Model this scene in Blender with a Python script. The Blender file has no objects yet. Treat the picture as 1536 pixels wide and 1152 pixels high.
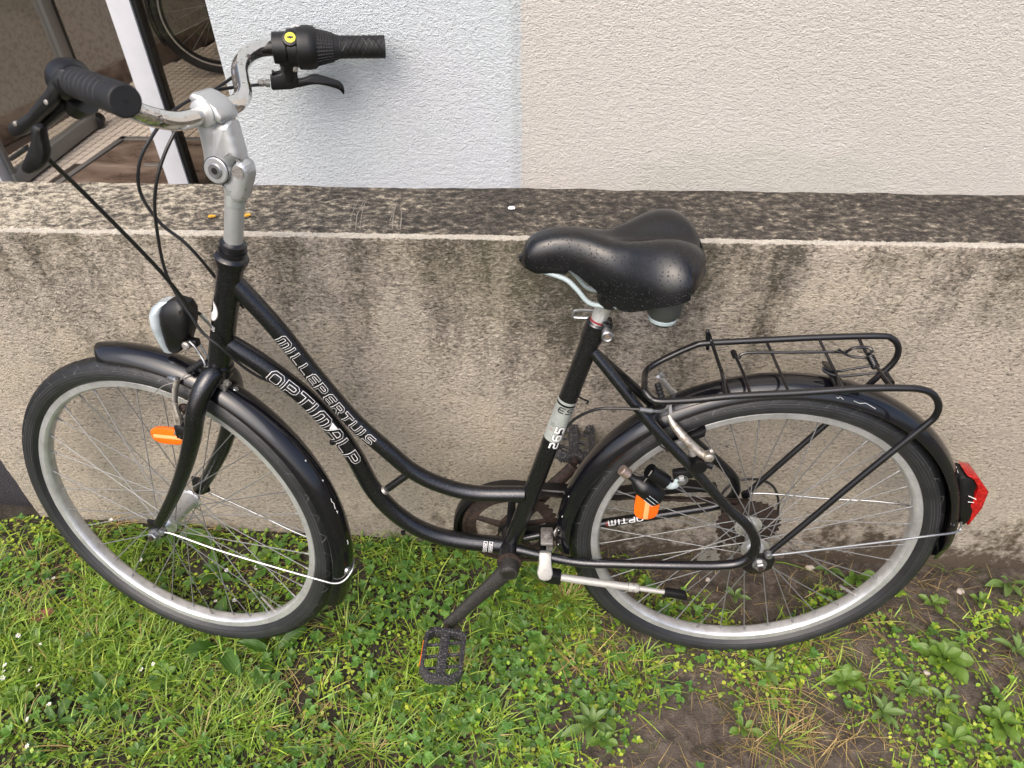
import bpy, bmesh, math, random
import numpy as np
from mathutils import Vector, Matrix

# ------------------------------------------------------------------ camera, sky, sun, exposure
S = bpy.context.scene
C = S.collection
R = math.radians
rng = random.Random(7)
nrg = np.random.default_rng(11)

CAM = [[0.999004, -0.022657, 0.038447, 0.0], [0.043617, 0.677888, -0.73387, 0.0], [-0.009436, 0.734816, 0.678201, 1.457379], [0.0, 0.0, 0.0, 1.0]]
cam_d = bpy.data.cameras.new("camera")
cam = bpy.data.objects.new("camera", cam_d)
C.objects.link(cam)
cam_d.sensor_width = 36.0
cam_d.lens = 1150.0 / 1536.0 * 36.0
cam_d.clip_start = 0.02
cam_d.clip_end = 400.0
cam_d.dof.use_dof = True
cam_d.dof.focus_distance = 1.36
cam_d.dof.aperture_fstop = 9.0
cam.matrix_world = Matrix(CAM)
S.camera = cam

SUN_EL, SUN_AZ = 52.0, 203.0          # azimuth from north (+Y), clockwise
wd = bpy.data.worlds.new("World")
S.world = wd
wd.use_nodes = True
wn = wd.node_tree.nodes
wl = wd.node_tree.links
sky = wn.new("ShaderNodeTexSky")
sky.sky_type = 'NISHITA'
sky.sun_disc = False
sky.sun_elevation = R(SUN_EL)
sky.sun_rotation = R(SUN_AZ)
sky.air_density = 0.8
sky.dust_density = 6.0
sky.ozone_density = 0.6
wl.new(sky.outputs[0], wn["Background"].inputs[0])
wn["Background"].inputs[1].default_value = 0.15

sd = bpy.data.lights.new("sun", 'SUN')
sd.energy = 1.0
sd.angle = R(75)
sd.color = (1.0, 0.982, 0.955)
so = bpy.data.objects.new("sun", sd)
C.objects.link(so)
_d = Vector((math.sin(R(SUN_AZ)) * math.cos(R(SUN_EL)), math.cos(R(SUN_AZ)) * math.cos(R(SUN_EL)), math.sin(R(SUN_EL))))
so.rotation_euler = _d.to_track_quat('Z', 'Y').to_euler()

S.view_settings.view_transform = 'Standard'
S.view_settings.look = 'None'
S.view_settings.gamma = 1.0
S.view_settings.use_curve_mapping = False
S.view_settings.exposure = 0.80
S.render.engine = 'CYCLES'
S.cycles.use_denoising = True
S.cycles.max_bounces = 8
S.cycles.transparent_max_bounces = 16
S.cycles.caustics_reflective = False
S.cycles.caustics_refractive = False

# ------------------------------------------------------------------ materials
def nt(name):
    m = bpy.data.materials.new(name)
    m.use_nodes = True
    return m, m.node_tree.nodes, m.node_tree.links, m.node_tree.nodes["Principled BSDF"]

def setp(b, **k):
    for kk, v in k.items():
        b.inputs[kk.replace('_', ' ')].default_value = v

def c4(c): return (c[0], c[1], c[2], 1.0)

def noise(n, l, scale, detail=4, rough=0.55, vec=None, dist=0.0):
    t = n.new("ShaderNodeTexNoise")
    t.inputs["Scale"].default_value = scale
    t.inputs["Detail"].default_value = detail
    t.inputs["Roughness"].default_value = rough
    t.inputs["Distortion"].default_value = dist
    if vec is not None: l.new(vec, t.inputs["Vector"])
    return t.outputs["Fac"]

def ramp(n, l, fac, stops):
    r = n.new("ShaderNodeValToRGB")
    e = r.color_ramp.elements
    while len(e) < len(stops): e.new(0.5)
    for i, (p, c) in enumerate(stops):
        e[i].position = p
        e[i].color = c4(c) if isinstance(c, (tuple, list)) else (c, c, c, 1)
    l.new(fac, r.inputs[0])
    return r.outputs[0]

def mixc(n, l, fac, a, b, mode='MIX'):
    m = n.new("ShaderNodeMix")
    m.data_type = 'RGBA'
    m.blend_type = mode
    for i, v in ((0, fac), (6, a), (7, b)):
        if hasattr(v, 'is_linked') or hasattr(v, 'links'):
            l.new(v, m.inputs[i])
        else:
            m.inputs[i].default_value = v if i == 0 else c4(v)
    return m.outputs[2]

def mth(n, l, op, a, b=None, clamp=False):
    m = n.new("ShaderNodeMath")
    m.operation = op
    m.use_clamp = clamp
    for i, v in enumerate((a, b)):
        if v is None: continue
        if hasattr(v, 'links'): l.new(v, m.inputs[i])
        else: m.inputs[i].default_value = v
    return m.outputs[0]

def objco(n, l, scale=(1, 1, 1)):
    t = n.new("ShaderNodeTexCoord")
    mp = n.new("ShaderNodeMapping")
    mp.inputs["Scale"].default_value = scale
    l.new(t.outputs["Object"], mp.inputs["Vector"])
    return mp.outputs[0]

def sep(n, l, v):
    s = n.new("ShaderNodeSeparateXYZ")
    l.new(v, s.inputs[0])
    return s.outputs

def bump(n, l, b, h, strength=0.5, dist=0.001, normal=None):
    bp = n.new("ShaderNodeBump")
    bp.inputs["Strength"].default_value = strength
    bp.inputs["Distance"].default_value = dist
    l.new(h, bp.inputs["Height"])
    if normal is not None: l.new(normal, bp.inputs["Normal"])
    if b is not None: l.new(bp.outputs[0], b.inputs["Normal"])
    return bp.outputs[0]

def simple(name, col, rough=0.5, metal=0.0, coat=0.0, spec=0.5, var=None, bmp=None, rvar=None):
    """var=(scale, colour2, low, high)  bmp=(scale, strength, dist)  rvar=(scale, lo, hi)"""
    m, n, l, b = nt(name)
    setp(b, Base_Color=c4(col), Roughness=rough, Metallic=metal)
    b.inputs["Coat Weight"].default_value = coat
    b.inputs["Coat Roughness"].default_value = 0.12
    b.inputs["Specular IOR Level"].default_value = spec
    v = objco(n, l)
    if var:
        f = noise(n, l, var[0], 5, 0.6, v)
        l.new(mixc(n, l, ramp(n, l, f, [(var[2], 0.0), (var[3], 1.0)]), col, var[1]), b.inputs["Base Color"])
    if bmp:
        bump(n, l, b, noise(n, l, bmp[0], 3, 0.6, v), bmp[1], bmp[2])
    if rvar:
        f = noise(n, l, rvar[0], 4, 0.6, v)
        mr = n.new("ShaderNodeMapRange")
        l.new(f, mr.inputs[0]); mr.inputs[3].default_value = rvar[1]; mr.inputs[4].default_value = rvar[2]
        mr.inputs[1].default_value = 0.3; mr.inputs[2].default_value = 0.7
        l.new(mr.outputs[0], b.inputs["Roughness"])
    return m

def drops(m, scale=260.0, size=0.28, strength=0.5, dist=0.0008, chance=0.55):
    """small water drops left by the rain"""
    n, l = m.node_tree.nodes, m.node_tree.links
    b = n["Principled BSDF"]
    v = objco(n, l)
    vo = n.new("ShaderNodeTexVoronoi")
    vo.inputs["Scale"].default_value = scale
    l.new(v, vo.inputs["Vector"])
    h = ramp(n, l, vo.outputs["Distance"], [(0.0, 1.0), (size, 0.0)])
    s = sep(n, l, vo.outputs["Color"])
    on = mth(n, l, 'GREATER_THAN', s[0], chance)
    h2 = mth(n, l, 'MULTIPLY', h, on)
    old = b.inputs["Normal"].links[0].from_socket if b.inputs["Normal"].links else None
    bump(n, l, b, h2, strength, dist, old)
    return m

def frame_paint(name, col=(0.030, 0.031, 0.035)):
    m, n, l, b = nt(name)
    v = objco(n, l)
    vo = n.new("ShaderNodeTexVoronoi"); vo.inputs["Scale"].default_value = 1500
    l.new(v, vo.inputs["Vector"])
    s = sep(n, l, vo.outputs["Color"])
    fl = ramp(n, l, s[1], [(0.90, 0.0), (1.0, 1.0)])
    l.new(mixc(n, l, fl, col, (0.13, 0.13, 0.14)), b.inputs["Base Color"])
    sc = noise(n, l, 9, 6, 0.7, v)
    sc0 = noise(n, l, 75, 6, 0.8, v)
    prev = b.inputs["Base Color"].links[0].from_socket
    l.new(mixc(n, l, ramp(n, l, sc0, [(0.70, 0.0), (0.73, 0.8)]), prev, (0.20, 0.19, 0.18)), b.inputs["Base Color"])
    setp(b, Metallic=0.85, Roughness=0.34)
    l.new(ramp(n, l, sc, [(0.3, 0.22), (0.7, 0.36)]), b.inputs["Roughness"])
    b.inputs["Coat Weight"].default_value = 0.6
    b.inputs["Coat Roughness"].default_value = 0.16
    return m

M = {}
M['frame'] = drops(frame_paint('frame_paint'), 240, 0.2, 0.4, 0.0005, 0.7)
M['gloss'] = simple('mudguard_black', (0.004, 0.004, 0.006), 0.16, 0.0, 0.5, 0.5, rvar=(14, 0.10, 0.26))
M['gloss'] = drops(M['gloss'], 190, 0.2, 0.3, 0.0005, 0.8)
M['rack'] = drops(simple('rack_black', (0.006, 0.006, 0.008), 0.26, 0.1, 0.4, rvar=(20, 0.2, 0.4)), 300, 0.25, 0.5, 0.0005, 0.6)
M['plastic'] = simple('black_plastic', (0.003, 0.003, 0.0038), 0.42, bmp=(900, 0.15, 0.0003), rvar=(30, 0.34, 0.52))
M['rubber'] = simple('grip_rubber', (0.0055, 0.006, 0.0075), 0.62, bmp=(1200, 0.3, 0.0004), rvar=(60, 0.5, 0.75))
M['crank'] = simple('dusty_black_crank', (0.014, 0.013, 0.012), 0.6, var=(600, (0.12, 0.105, 0.09), 0.56, 0.72), bmp=(700, 0.5, 0.0005))
M['pedal'] = simple('dusty_pedal', (0.018, 0.018, 0.022), 0.6, var=(430, (0.20, 0.19, 0.18), 0.52, 0.66), bmp=(500, 0.6, 0.0006))
M['bounce_plaster'] = simple('pale_bounce_plaster', (0.62, 0.58, 0.52), 0.8)
M['rust'] = simple('rusty_steel', (0.045, 0.027, 0.020), 0.7, 0.2, var=(160, (0.014, 0.011, 0.010), 0.4, 0.62), bmp=(500, 0.5, 0.0006))
M['alu'] = simple('worn_aluminium', (0.78, 0.79, 0.80), 0.30, 0.8, rvar=(40, 0.24, 0.48), var=(130, (0.34, 0.34, 0.34), 0.56, 0.78))
M['satin'] = simple('satin_silver_stem', (0.50, 0.515, 0.52), 0.36, 0.6, coat=0.2, var=(220, (0.34, 0.34, 0.33), 0.66, 0.74), rvar=(30, 0.3, 0.45))
M['steel'] = simple('galvanised_steel', (0.36, 0.37, 0.38), 0.45, 0.85, rvar=(80, 0.2, 0.42))
M['spoke'] = simple('spoke_steel', (0.22, 0.225, 0.225), 0.55, 0.6)
M['tarnish'] = simple('tarnished_brake_arm', (0.45, 0.42, 0.37), 0.42, 0.75, var=(150, (0.16, 0.09, 0.05), 0.5, 0.7), bmp=(400, 0.3, 0.0004))
M['dull'] = simple('dull_zinc_bolt', (0.36, 0.35, 0.33), 0.5, 0.7, var=(300, (0.14, 0.10, 0.08), 0.5, 0.7))
M['white_alu'] = simple('painted_kickstand', (0.36, 0.355, 0.335), 0.45, 0.25, var=(110, (0.20, 0.18, 0.15), 0.6, 0.68), bmp=(400, 0.2, 0.0004))
M['orange'] = None
M['wprint'] = simple('white_print', (0.72, 0.72, 0.72), 0.4)
M['bprint'] = simple('black_print', (0.008, 0.008, 0.009), 0.32, 0.3, 0.2)
M['silver_sticker'] = simple('pale_sticker', (0.36, 0.39, 0.37), 0.4, 0.2, var=(60, (0.28, 0.30, 0.29), 0.4, 0.7))
M['red_print'] = simple('red_print', (0.22, 0.02, 0.025), 0.4)
M['yellow'] = simple('yellow_disc', (0.72, 0.66, 0.04), 0.4)
M['lamp_silver'] = simple('lamp_silver', (0.55, 0.62, 0.66), 0.25, 0.3, 0.3, var=(40, (0.38, 0.44, 0.48), 0.4, 0.7))
M['cable'] = simple('cable_black', (0.012, 0.012, 0.013), 0.4)
M['bumper'] = simple('grey_elastomer', (0.045, 0.05, 0.048), 0.5)
M['lightgrey'] = simple('pale_grey_plastic', (0.38, 0.46, 0.48), 0.4)
M['dark_bolt'] = simple('dark_bolt', (0.03, 0.028, 0.026), 0.4, 0.5)
M['copper'] = simple('worn_roller', (0.42, 0.33, 0.28), 0.4, 0.8, var=(300, (0.15, 0.12, 0.1), 0.5, 0.7))

def orange():
    m, n, l, b = nt('orange_reflector')
    v = objco(n, l)
    ck = n.new("ShaderNodeTexVoronoi"); ck.inputs["Scale"].default_value = 420; l.new(v, ck.inputs["Vector"])
    l.new(mixc(n, l, ck.outputs["Distance"], (0.95, 0.20, 0.012), (0.75, 0.11, 0.004)), b.inputs["Base Color"])
    setp(b, Roughness=0.14)
    b.inputs["Coat Weight"].default_value = 0.8
    b.inputs["Subsurface Weight"].default_value = 0.25
    b.inputs["Subsurface Radius"].default_value = (0.01, 0.004, 0.001)
    bump(n, l, b, ck.outputs["Distance"], 0.4, 0.0006)
    return m
M['orange'] = orange()
M['red_lens'] = simple('red_lens', (0.27, 0.004, 0.006), 0.1, 0, 0.8, bmp=(500, 0.4, 0.0006), var=(160, (0.45, 0.012, 0.010), 0.45, 0.6))
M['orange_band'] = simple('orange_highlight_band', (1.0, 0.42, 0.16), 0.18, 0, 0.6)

def lens_clear():
    m, n, l, b = nt('clear_lens')
    setp(b, Base_Color=(0.35, 0.32, 0.27, 1), Roughness=0.08, Metallic=0.4)
    b.inputs["Coat Weight"].default_value = 1.0
    v = objco(n, l)
    bump(n, l, b, noise(n, l, 120, 2, 0.5, v), 0.3, 0.001)
    return m
M['lens'] = lens_clear()

def chrome():
    m, n, l, b = nt('pitted_chrome')
    v = objco(n, l)
    f = noise(n, l, 230, 6, 0.8, objco(n, l, (.5, .7, 1)), 0.8)
    patch = noise(n, l, 30, 3, 0.5, v)
    k = mth(n, l, 'ADD', f, mth(n, l, 'MULTIPLY', patch, 0.5))
    rust = ramp(n, l, k, [(0.845, 0.0), (0.875, 1.0)])
    l.new(mixc(n, l, rust, (0.80, 0.79, 0.76), (0.07, 0.035, 0.02)), b.inputs["Base Color"])
    l.new(ramp(n, l, rust, [(0, 1.0), (1, 0.1)]), b.inputs["Metallic"])
    l.new(ramp(n, l, rust, [(0, 0.09), (1, 0.7)]), b.inputs["Roughness"])
    bump(n, l, b, rust, 0.4, -0.0004)
    return m
M['chrome'] = chrome()

def saddle_mat():
    m, n, l, b = nt('saddle_vinyl')
    v = objco(n, l)
    setp(b, Base_Color=(0.0028, 0.0030, 0.0045, 1))
    l.new(ramp(n, l, noise(n, l, 22, 3, 0.5, v), [(0.3, 0.25), (0.7, 0.38)]), b.inputs["Roughness"])
    b.inputs["Specular IOR Level"].default_value = 0.62
    vo = n.new("ShaderNodeTexVoronoi"); vo.inputs["Scale"].default_value = 330; vo.inputs["Randomness"].default_value = 1.0
    l.new(v, vo.inputs["Vector"])
    s = sep(n, l, vo.outputs["Color"])
    on = mth(n, l, 'GREATER_THAN', s[0], mth(n, l, 'ADD', 0.10, noise(n, l, 18, 3, 0.6, v)))
    d = mth(n, l, 'MULTIPLY', ramp(n, l, vo.outputs["Distance"], [(0.12, 1.0), (0.3, 0.0)]), on)
    g = bump(n, l, None, noise(n, l, 1800, 2, 0.5, v), 0.12, 0.0003)
    bump(n, l, b, d, 0.75, 0.0009, g)
    return m
M['saddle'] = saddle_mat()

def tyre_mat():
    """black rubber, dusty sidewall greyed by a painted sheen, chevron tread cuts; the wheel's axle is local Y"""
    m, n, l, b = nt('tyre_rubber')
    v = objco(n, l)
    x, y, z = sep(n, l, v)[0:3]
    r = mth(n, l, 'SQRT', mth(n, l, 'ADD', mth(n, l, 'MULTIPLY', x, x), mth(n, l, 'MULTIPLY', z, z)))
    ang = mth(n, l, 'ARCTAN2', z, x)
    ay = mth(n, l, 'ABSOLUTE', y)
    # tread cuts : saw in angle skewed by |y|
    ph = mth(n, l, 'ADD', mth(n, l, 'MULTIPLY', ang, 7.162), mth(n, l, 'MULTIPLY', ay, 45.0))
    fr = mth(n, l, 'FRACT', ph)
    cut = mth(n, l, 'COMPARE', fr, 0.5); n[-1].inputs[2].default_value = 0.022
    ph2 = mth(n, l, 'SUBTRACT', mth(n, l, 'MULTIPLY', ang, 7.162), mth(n, l, 'MULTIPLY', ay, 38.0))
    cut2 = mth(n, l, 'COMPARE', mth(n, l, 'FRACT', ph2), 0.2); n[-1].inputs[2].default_value = 0.022
    cuts = mth(n, l, 'MAXIMUM', cut, cut2)
    zone = ramp(n, l, r, [(0.0, 0.0), (1.0, 0.0)])
    mr = n.new("ShaderNodeMapRange"); l.new(r, mr.inputs[0])
    mr.inputs[1].default_value = 0.309; mr.inputs[2].default_value = 0.3105
    m2_ = n.new('ShaderNodeMapRange'); l.new(r, m2_.inputs[0]); m2_.inputs[1].default_value = 0.3215; m2_.inputs[2].default_value = 0.3175
    cutz = mth(n, l, 'MULTIPLY', mth(n, l, 'MULTIPLY', cuts, mr.outputs[0]), m2_.outputs[0])
    dust = noise(n, l, 26, 5, 0.65, v)
    side = n.new("ShaderNodeMapRange"); l.new(r, side.inputs[0])
    side.inputs[1].default_value = 0.3135; side.inputs[2].default_value = 0.309
    grey = mth(n, l, 'MULTIPLY', side.outputs[0], ramp(n, l, dust, [(0.3, 0.3), (0.65, 1.0)]))
    col = mixc(n, l, grey, (0.0035, 0.004, 0.005), (0.016, 0.017, 0.020))  # grey is partly dust, partly sky sheen put into the colour
    rings = None
    for rr_ in (0.2965, 0.3005, 0.3062, 0.3105):
        k_ = mth(n, l, 'COMPARE', r, rr_); n[-1].inputs[2].default_value = 0.00055
        rings = k_ if rings is None else mth(n, l, 'MAXIMUM', rings, k_)
    col = mixc(n, l, mth(n, l, 'MULTIPLY', rings, ramp(n, l, noise(n, l, 12, 4, 0.7, v), [(0.35, 0.1), (0.7, 0.8)])), col, (0.065, 0.066, 0.07))
    fine = noise(n, l, 400, 3, 0.7, v)
    col = mixc(n, l, ramp(n, l, fine, [(0.62, 0.0), (0.8, 0.35)]), col, (0.10, 0.095, 0.085))
    col = mixc(n, l, mth(n, l, 'MULTIPLY', cutz, ramp(n, l, noise(n, l, 34, 4, 0.7, v), [(0.42, 0.0), (0.66, 0.75)])), col, (0.12, 0.125, 0.13))
    l.new(col, b.inputs["Base Color"])
    setp(b, Roughness=0.46)
    b.inputs['Specular IOR Level'].default_value = 0.6
    ring = mth(n, l, 'SINE', mth(n, l, 'MULTIPLY', r, 2600.0))
    hh = mth(n, l, 'ADD', mth(n, l, 'MULTIPLY', ring, mth(n, l, 'MULTIPLY', side.outputs[0], 0.25)), mth(n, l, 'MULTIPLY', cutz, -1.0))
    hh = mth(n, l, 'ADD', hh, mth(n, l, 'MULTIPLY', fine, 0.3))
    bump(n, l, b, hh, 0.6, 0.0009)
    return m
M['tyre'] = tyre_mat()

def rim_mat():
    m, n, l, b = nt('rim_aluminium')
    v = objco(n, l)
    x, y, z = sep(n, l, v)[0:3]
    r = mth(n, l, 'SQRT', mth(n, l, 'ADD', mth(n, l, 'MULTIPLY', x, x), mth(n, l, 'MULTIPLY', z, z)))
    lines = mth(n, l, 'SINE', mth(n, l, 'MULTIPLY', r, 5200.0))
    lat = mth(n, l, 'GREATER_THAN', mth(n, l, 'ABSOLUTE', y), 0.0118)
    d = noise(n, l, 30, 5, 0.7, v)
    c = mixc(n, l, ramp(n, l, d, [(0.35, 0.0), (0.7, 1.0)]), (0.68, 0.69, 0.71), (0.46, 0.465, 0.47))
    fleck = noise(n, l, 500, 4, 0.7, v)
    c = mixc(n, l, ramp(n, l, fleck, [(0.62, 0.0), (0.72, 0.6)]), c, (0.2, 0.18, 0.16))
    c = mixc(n, l, mth(n, l, 'MULTIPLY', lat, ramp(n, l, lines, [(0.55, 0.0), (0.95, 0.7)])), c, (0.16, 0.17, 0.16))
    l.new(c, b.inputs["Base Color"])
    setp(b, Metallic=0.6, Roughness=0.34)
    bump(n, l, b, fleck, 0.15, 0.0004)
    return m
M['rim'] = rim_mat()

# ---- walls
def low_wall_mat():
    m, n, l, b = nt('weathered_render')
    v = objco(n, l)
    x, y, z = sep(n, l, v)[0:3]
    vs = objco(n, l, (1, 1, 1.55))
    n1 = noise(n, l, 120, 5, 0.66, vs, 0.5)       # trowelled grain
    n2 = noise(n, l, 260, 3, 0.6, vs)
    big = noise(n, l, 3.2, 5, 0.6, v)
    big2 = noise(n, l, 9.0, 4, 0.6, v)
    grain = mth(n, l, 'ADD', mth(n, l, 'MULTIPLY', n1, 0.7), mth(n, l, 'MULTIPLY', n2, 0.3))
    clean = mixc(n, l, ramp(n, l, big, [(0.35, 0.0), (0.7, 1.0)]), (0.535, 0.472, 0.40), (0.435, 0.388, 0.332))
    clean = mixc(n, l, ramp(n, l, big2, [(0.45, 0.0), (0.65, 0.45)]), clean, (0.62, 0.545, 0.42))
    # cavity shade put into the colour: pits of the render darkened, raised grain lightened
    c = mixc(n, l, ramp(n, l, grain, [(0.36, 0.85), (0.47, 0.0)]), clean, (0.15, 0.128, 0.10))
    c = mixc(n, l, ramp(n, l, grain, [(0.52, 0.0), (0.62, 0.8)]), c, (0.70, 0.62, 0.52))
    # algae run down from under the coping
    st = noise(n, l, 1.0, 5, 0.62, objco(n, l, (9.0, 1, 1.0)), 0.5)
    st2 = noise(n, l, 1.0, 4, 0.6, objco(n, l, (2.1, 1, 0.7)))
    sp = noise(n, l, 42, 4, 0.7, v)
    top = n.new("ShaderNodeMapRange"); l.new(z, top.inputs[0])
    top.inputs[1].default_value = 0.42; top.inputs[2].default_value = 0.815
    a = mth(n, l, 'ADD', mth(n, l, 'MULTIPLY', mth(n, l, 'SUBTRACT', st, 0.26), 1.05), mth(n, l, 'MULTIPLY', mth(n, l, 'SUBTRACT', st2, 0.25), 0.95))
    a = mth(n, l, 'ADD', a, mth(n, l, 'MULTIPLY', top.outputs[0], 0.34))
    a = mth(n, l, 'ADD', a, mth(n, l, 'MULTIPLY', mth(n, l, 'SUBTRACT', sp, 0.5), 0.55))
    a = mth(n, l, 'ADD', a, mth(n, l, 'MULTIPLY', mth(n, l, 'SUBTRACT', grain, 0.5), -0.9))
    alg = ramp(n, l, a, [(0.65, 0.0), (0.98, 0.88)])
    c = mixc(n, l, alg, c, (0.062, 0.056, 0.042))
    grn = noise(n, l, 2.3, 3, 0.5, v)
    c = mixc(n, l, mth(n, l, 'MULTIPLY', ramp(n, l, grn, [(0.5, 0.0), (0.66, 0.28)]), top.outputs[0]), c, (0.13, 0.135, 0.07))
    # damp, earth-splashed foot
    ft = n.new("ShaderNodeMapRange"); l.new(z, ft.inputs[0])
    ft.inputs[1].default_value = 0.20; ft.inputs[2].default_value = -0.03
    fm = mth(n, l, 'ADD', mth(n, l, 'MULTIPLY', ft.outputs[0], 0.75), mth(n, l, 'MULTIPLY', mth(n, l, 'SUBTRACT', sp, 0.5), 1.5))
    fm = mth(n, l, 'ADD', fm, mth(n, l, 'MULTIPLY', mth(n, l, 'SUBTRACT', big2, 0.5), 0.9))
    fx = n.new("ShaderNodeMapRange"); l.new(x, fx.inputs[0])
    fx.inputs[1].default_value = -0.5; fx.inputs[2].default_value = 0.1; fx.inputs[3].default_value = 0.25; fx.inputs[4].default_value = 1.0
    c = mixc(n, l, mth(n, l, 'MULTIPLY', ramp(n, l, fm, [(0.24, 0.0), (0.62, 0.9)]), fx.outputs[0]), c, (0.075, 0.052, 0.033))
    # top of the coping : dark lichen crust, paler and yellower at the left
    up = mth(n, l, 'GREATER_THAN', y, 1.0375)
    lx = n.new("ShaderNodeMapRange"); l.new(x, lx.inputs[0])
    lx.inputs[1].default_value = -1.1; lx.inputs[2].default_value = -0.1; lx.inputs[3].default_value = -0.07; lx.inputs[4].default_value = 0.085
    vt = objco(n, l, (1.0, 1.5, 1))
    t1 = noise(n, l, 60, 6, 0.80, vt, 0.1)
    t2 = noise(n, l, 9, 4, 0.7, vt)
    tv = mth(n, l, 'ADD', mth(n, l, 'ADD', mth(n, l, 'MULTIPLY', t1, 0.80), mth(n, l, 'MULTIPLY', t2, 0.20)), lx.outputs[0])
    tc = ramp(n, l, tv, [(0.41, (0.64, 0.58, 0.46)), (0.48, (0.33, 0.29, 0.225)), (0.54, (0.13, 0.116, 0.098)), (0.64, (0.045, 0.041, 0.037))])
    c = mixc(n, l, up, c, tc)
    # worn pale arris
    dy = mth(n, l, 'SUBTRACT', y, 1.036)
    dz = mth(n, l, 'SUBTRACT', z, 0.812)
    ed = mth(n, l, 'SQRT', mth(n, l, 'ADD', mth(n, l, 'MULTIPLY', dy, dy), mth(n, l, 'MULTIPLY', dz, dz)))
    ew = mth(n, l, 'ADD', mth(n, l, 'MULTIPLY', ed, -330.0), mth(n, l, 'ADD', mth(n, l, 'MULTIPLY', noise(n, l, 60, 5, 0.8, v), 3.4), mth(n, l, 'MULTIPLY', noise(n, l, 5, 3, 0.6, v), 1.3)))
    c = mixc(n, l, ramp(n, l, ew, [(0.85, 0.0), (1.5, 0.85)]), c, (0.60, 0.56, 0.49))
    l.new(c, b.inputs["Base Color"])
    setp(b, Roughness=0.93)
    b.inputs["Specular IOR Level"].default_value = 0.2
    h = mth(n, l, 'ADD', mth(n, l, 'MULTIPLY', n1, 1.0), mth(n, l, 'MULTIPLY', n2, 0.45))
    h = mth(n, l, 'ADD', h, mth(n, l, 'MULTIPLY', noise(n, l, 700, 2, 0.6, v), 0.15))
    bump(n, l, b, h, 1.0, 0.0100)
    return m
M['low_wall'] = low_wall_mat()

def render_mat(name, base, alt, tint, tint2=None, white=None):
    m, n, l, b = nt(name)
    v = objco(n, l)
    vs = objco(n, l, (1, 1, 1.6))
    n1 = noise(n, l, 115, 5, 0.66, vs, 0.2)
    n2 = noise(n, l, 300, 3, 0.65, vs)
    big = noise(n, l, 2.4, 4, 0.5, v)
    c = mixc(n, l, ramp(n, l, big, [(0.35, 0.0), (0.7, 1.0)]), base, alt)
    b3 = noise(n, l, 5.0, 3, 0.5, v)
    c = mixc(n, l, ramp(n, l, b3, [(0.5, 0.0), (0.75, 0.6)]), c, tint)
    if tint2:                        # faint green wash patch low on the wall
        x, y, z = sep(n, l, v)[0:3]
        ex = mth(n, l, 'MULTIPLY', mth(n, l, 'SUBTRACT', x, 0.36), 4.2)
        ez = mth(n, l, 'MULTIPLY', mth(n, l, 'SUBTRACT', z, 0.835), 17.0)
        e = mth(n, l, 'ADD', mth(n, l, 'MULTIPLY', ex, ex), mth(n, l, 'MULTIPLY', ez, ez))
        e = mth(n, l, 'ADD', e, mth(n, l, 'MULTIPLY', mth(n, l, 'SUBTRACT', noise(n, l, 22, 4, 0.6, v), 0.5), 1.2))
        c = mixc(n, l, ramp(n, l, e, [(0.6, 0.85), (1.1, 0.0)]), c, tint2)
    if white:                        # the left part was painted a cooler white; hand-cut edge between the two coats
        x, y, z = sep(n, l, v)[0:3]
        wc = mixc(n, l, ramp(n, l, big, [(0.35, 0.0), (0.7, 1.0)]), white[0], white[1])
        wc = mixc(n, l, ramp(n, l, noise(n, l, 3.1, 4, 0.5, v), [(0.45, 0.0), (0.7, 0.8)]), wc, white[2])
        xe = mth(n, l, 'ADD', x, mth(n, l, 'MULTIPLY', mth(n, l, 'SUBTRACT', noise(n, l, 60, 4, 0.7, v), 0.5), 0.012))
        xe = mth(n, l, 'ADD', xe, mth(n, l, 'MULTIPLY', mth(n, l, 'SUBTRACT', noise(n, l, 4, 2, 0.5, v), 0.5), 0.016))
        mr = n.new("ShaderNodeMapRange"); l.new(xe, mr.inputs[0]); mr.inputs[1].default_value = -0.0425; mr.inputs[2].default_value = -0.0375
        md = n.new("ShaderNodeMapRange"); l.new(mth(n, l, 'ABSOLUTE', mth(n, l, 'ADD', xe, 0.047)), md.inputs[0]); md.inputs[1].default_value = 0.014; md.inputs[2].default_value = 0.0
        c = mixc(n, l, mr.outputs[0], wc, c)
        c = mixc(n, l, mth(n, l, 'MULTIPLY', md.outputs[0], 0.35), c, (0.40, 0.42, 0.42))
    gr = mth(n, l, 'ADD', mth(n, l, 'MULTIPLY', n1, 0.65), mth(n, l, 'MULTIPLY', n2, 0.35))
    c = mixc(n, l, ramp(n, l, gr, [(0.30, 0.16), (0.46, 0.0)]), c, tuple(0.62 * q for q in base))
    l.new(c, b.inputs["Base Color"])
    setp(b, Roughness=0.9)
    b.inputs["Specular IOR Level"].default_value = 0.25
    h = mth(n, l, 'ADD', mth(n, l, 'MULTIPLY', n1, 0.8), mth(n, l, 'MULTIPLY', n2, 0.75))
    bump(n, l, b, h, 1.0, 0.0068)
    return m
M['white_wall'] = render_mat('pale_blue_white_render', (0.68, 0.715, 0.745), (0.65, 0.70, 0.73), (0.70, 0.695, 0.74))
M['cream_wall'] = render_mat('cream_render', (0.665, 0.642, 0.61), (0.635, 0.61, 0.575), (0.675, 0.652, 0.625), (0.60, 0.60, 0.555), ((0.66, 0.71, 0.755), (0.63, 0.695, 0.74), (0.69, 0.69, 0.76)))

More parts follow.
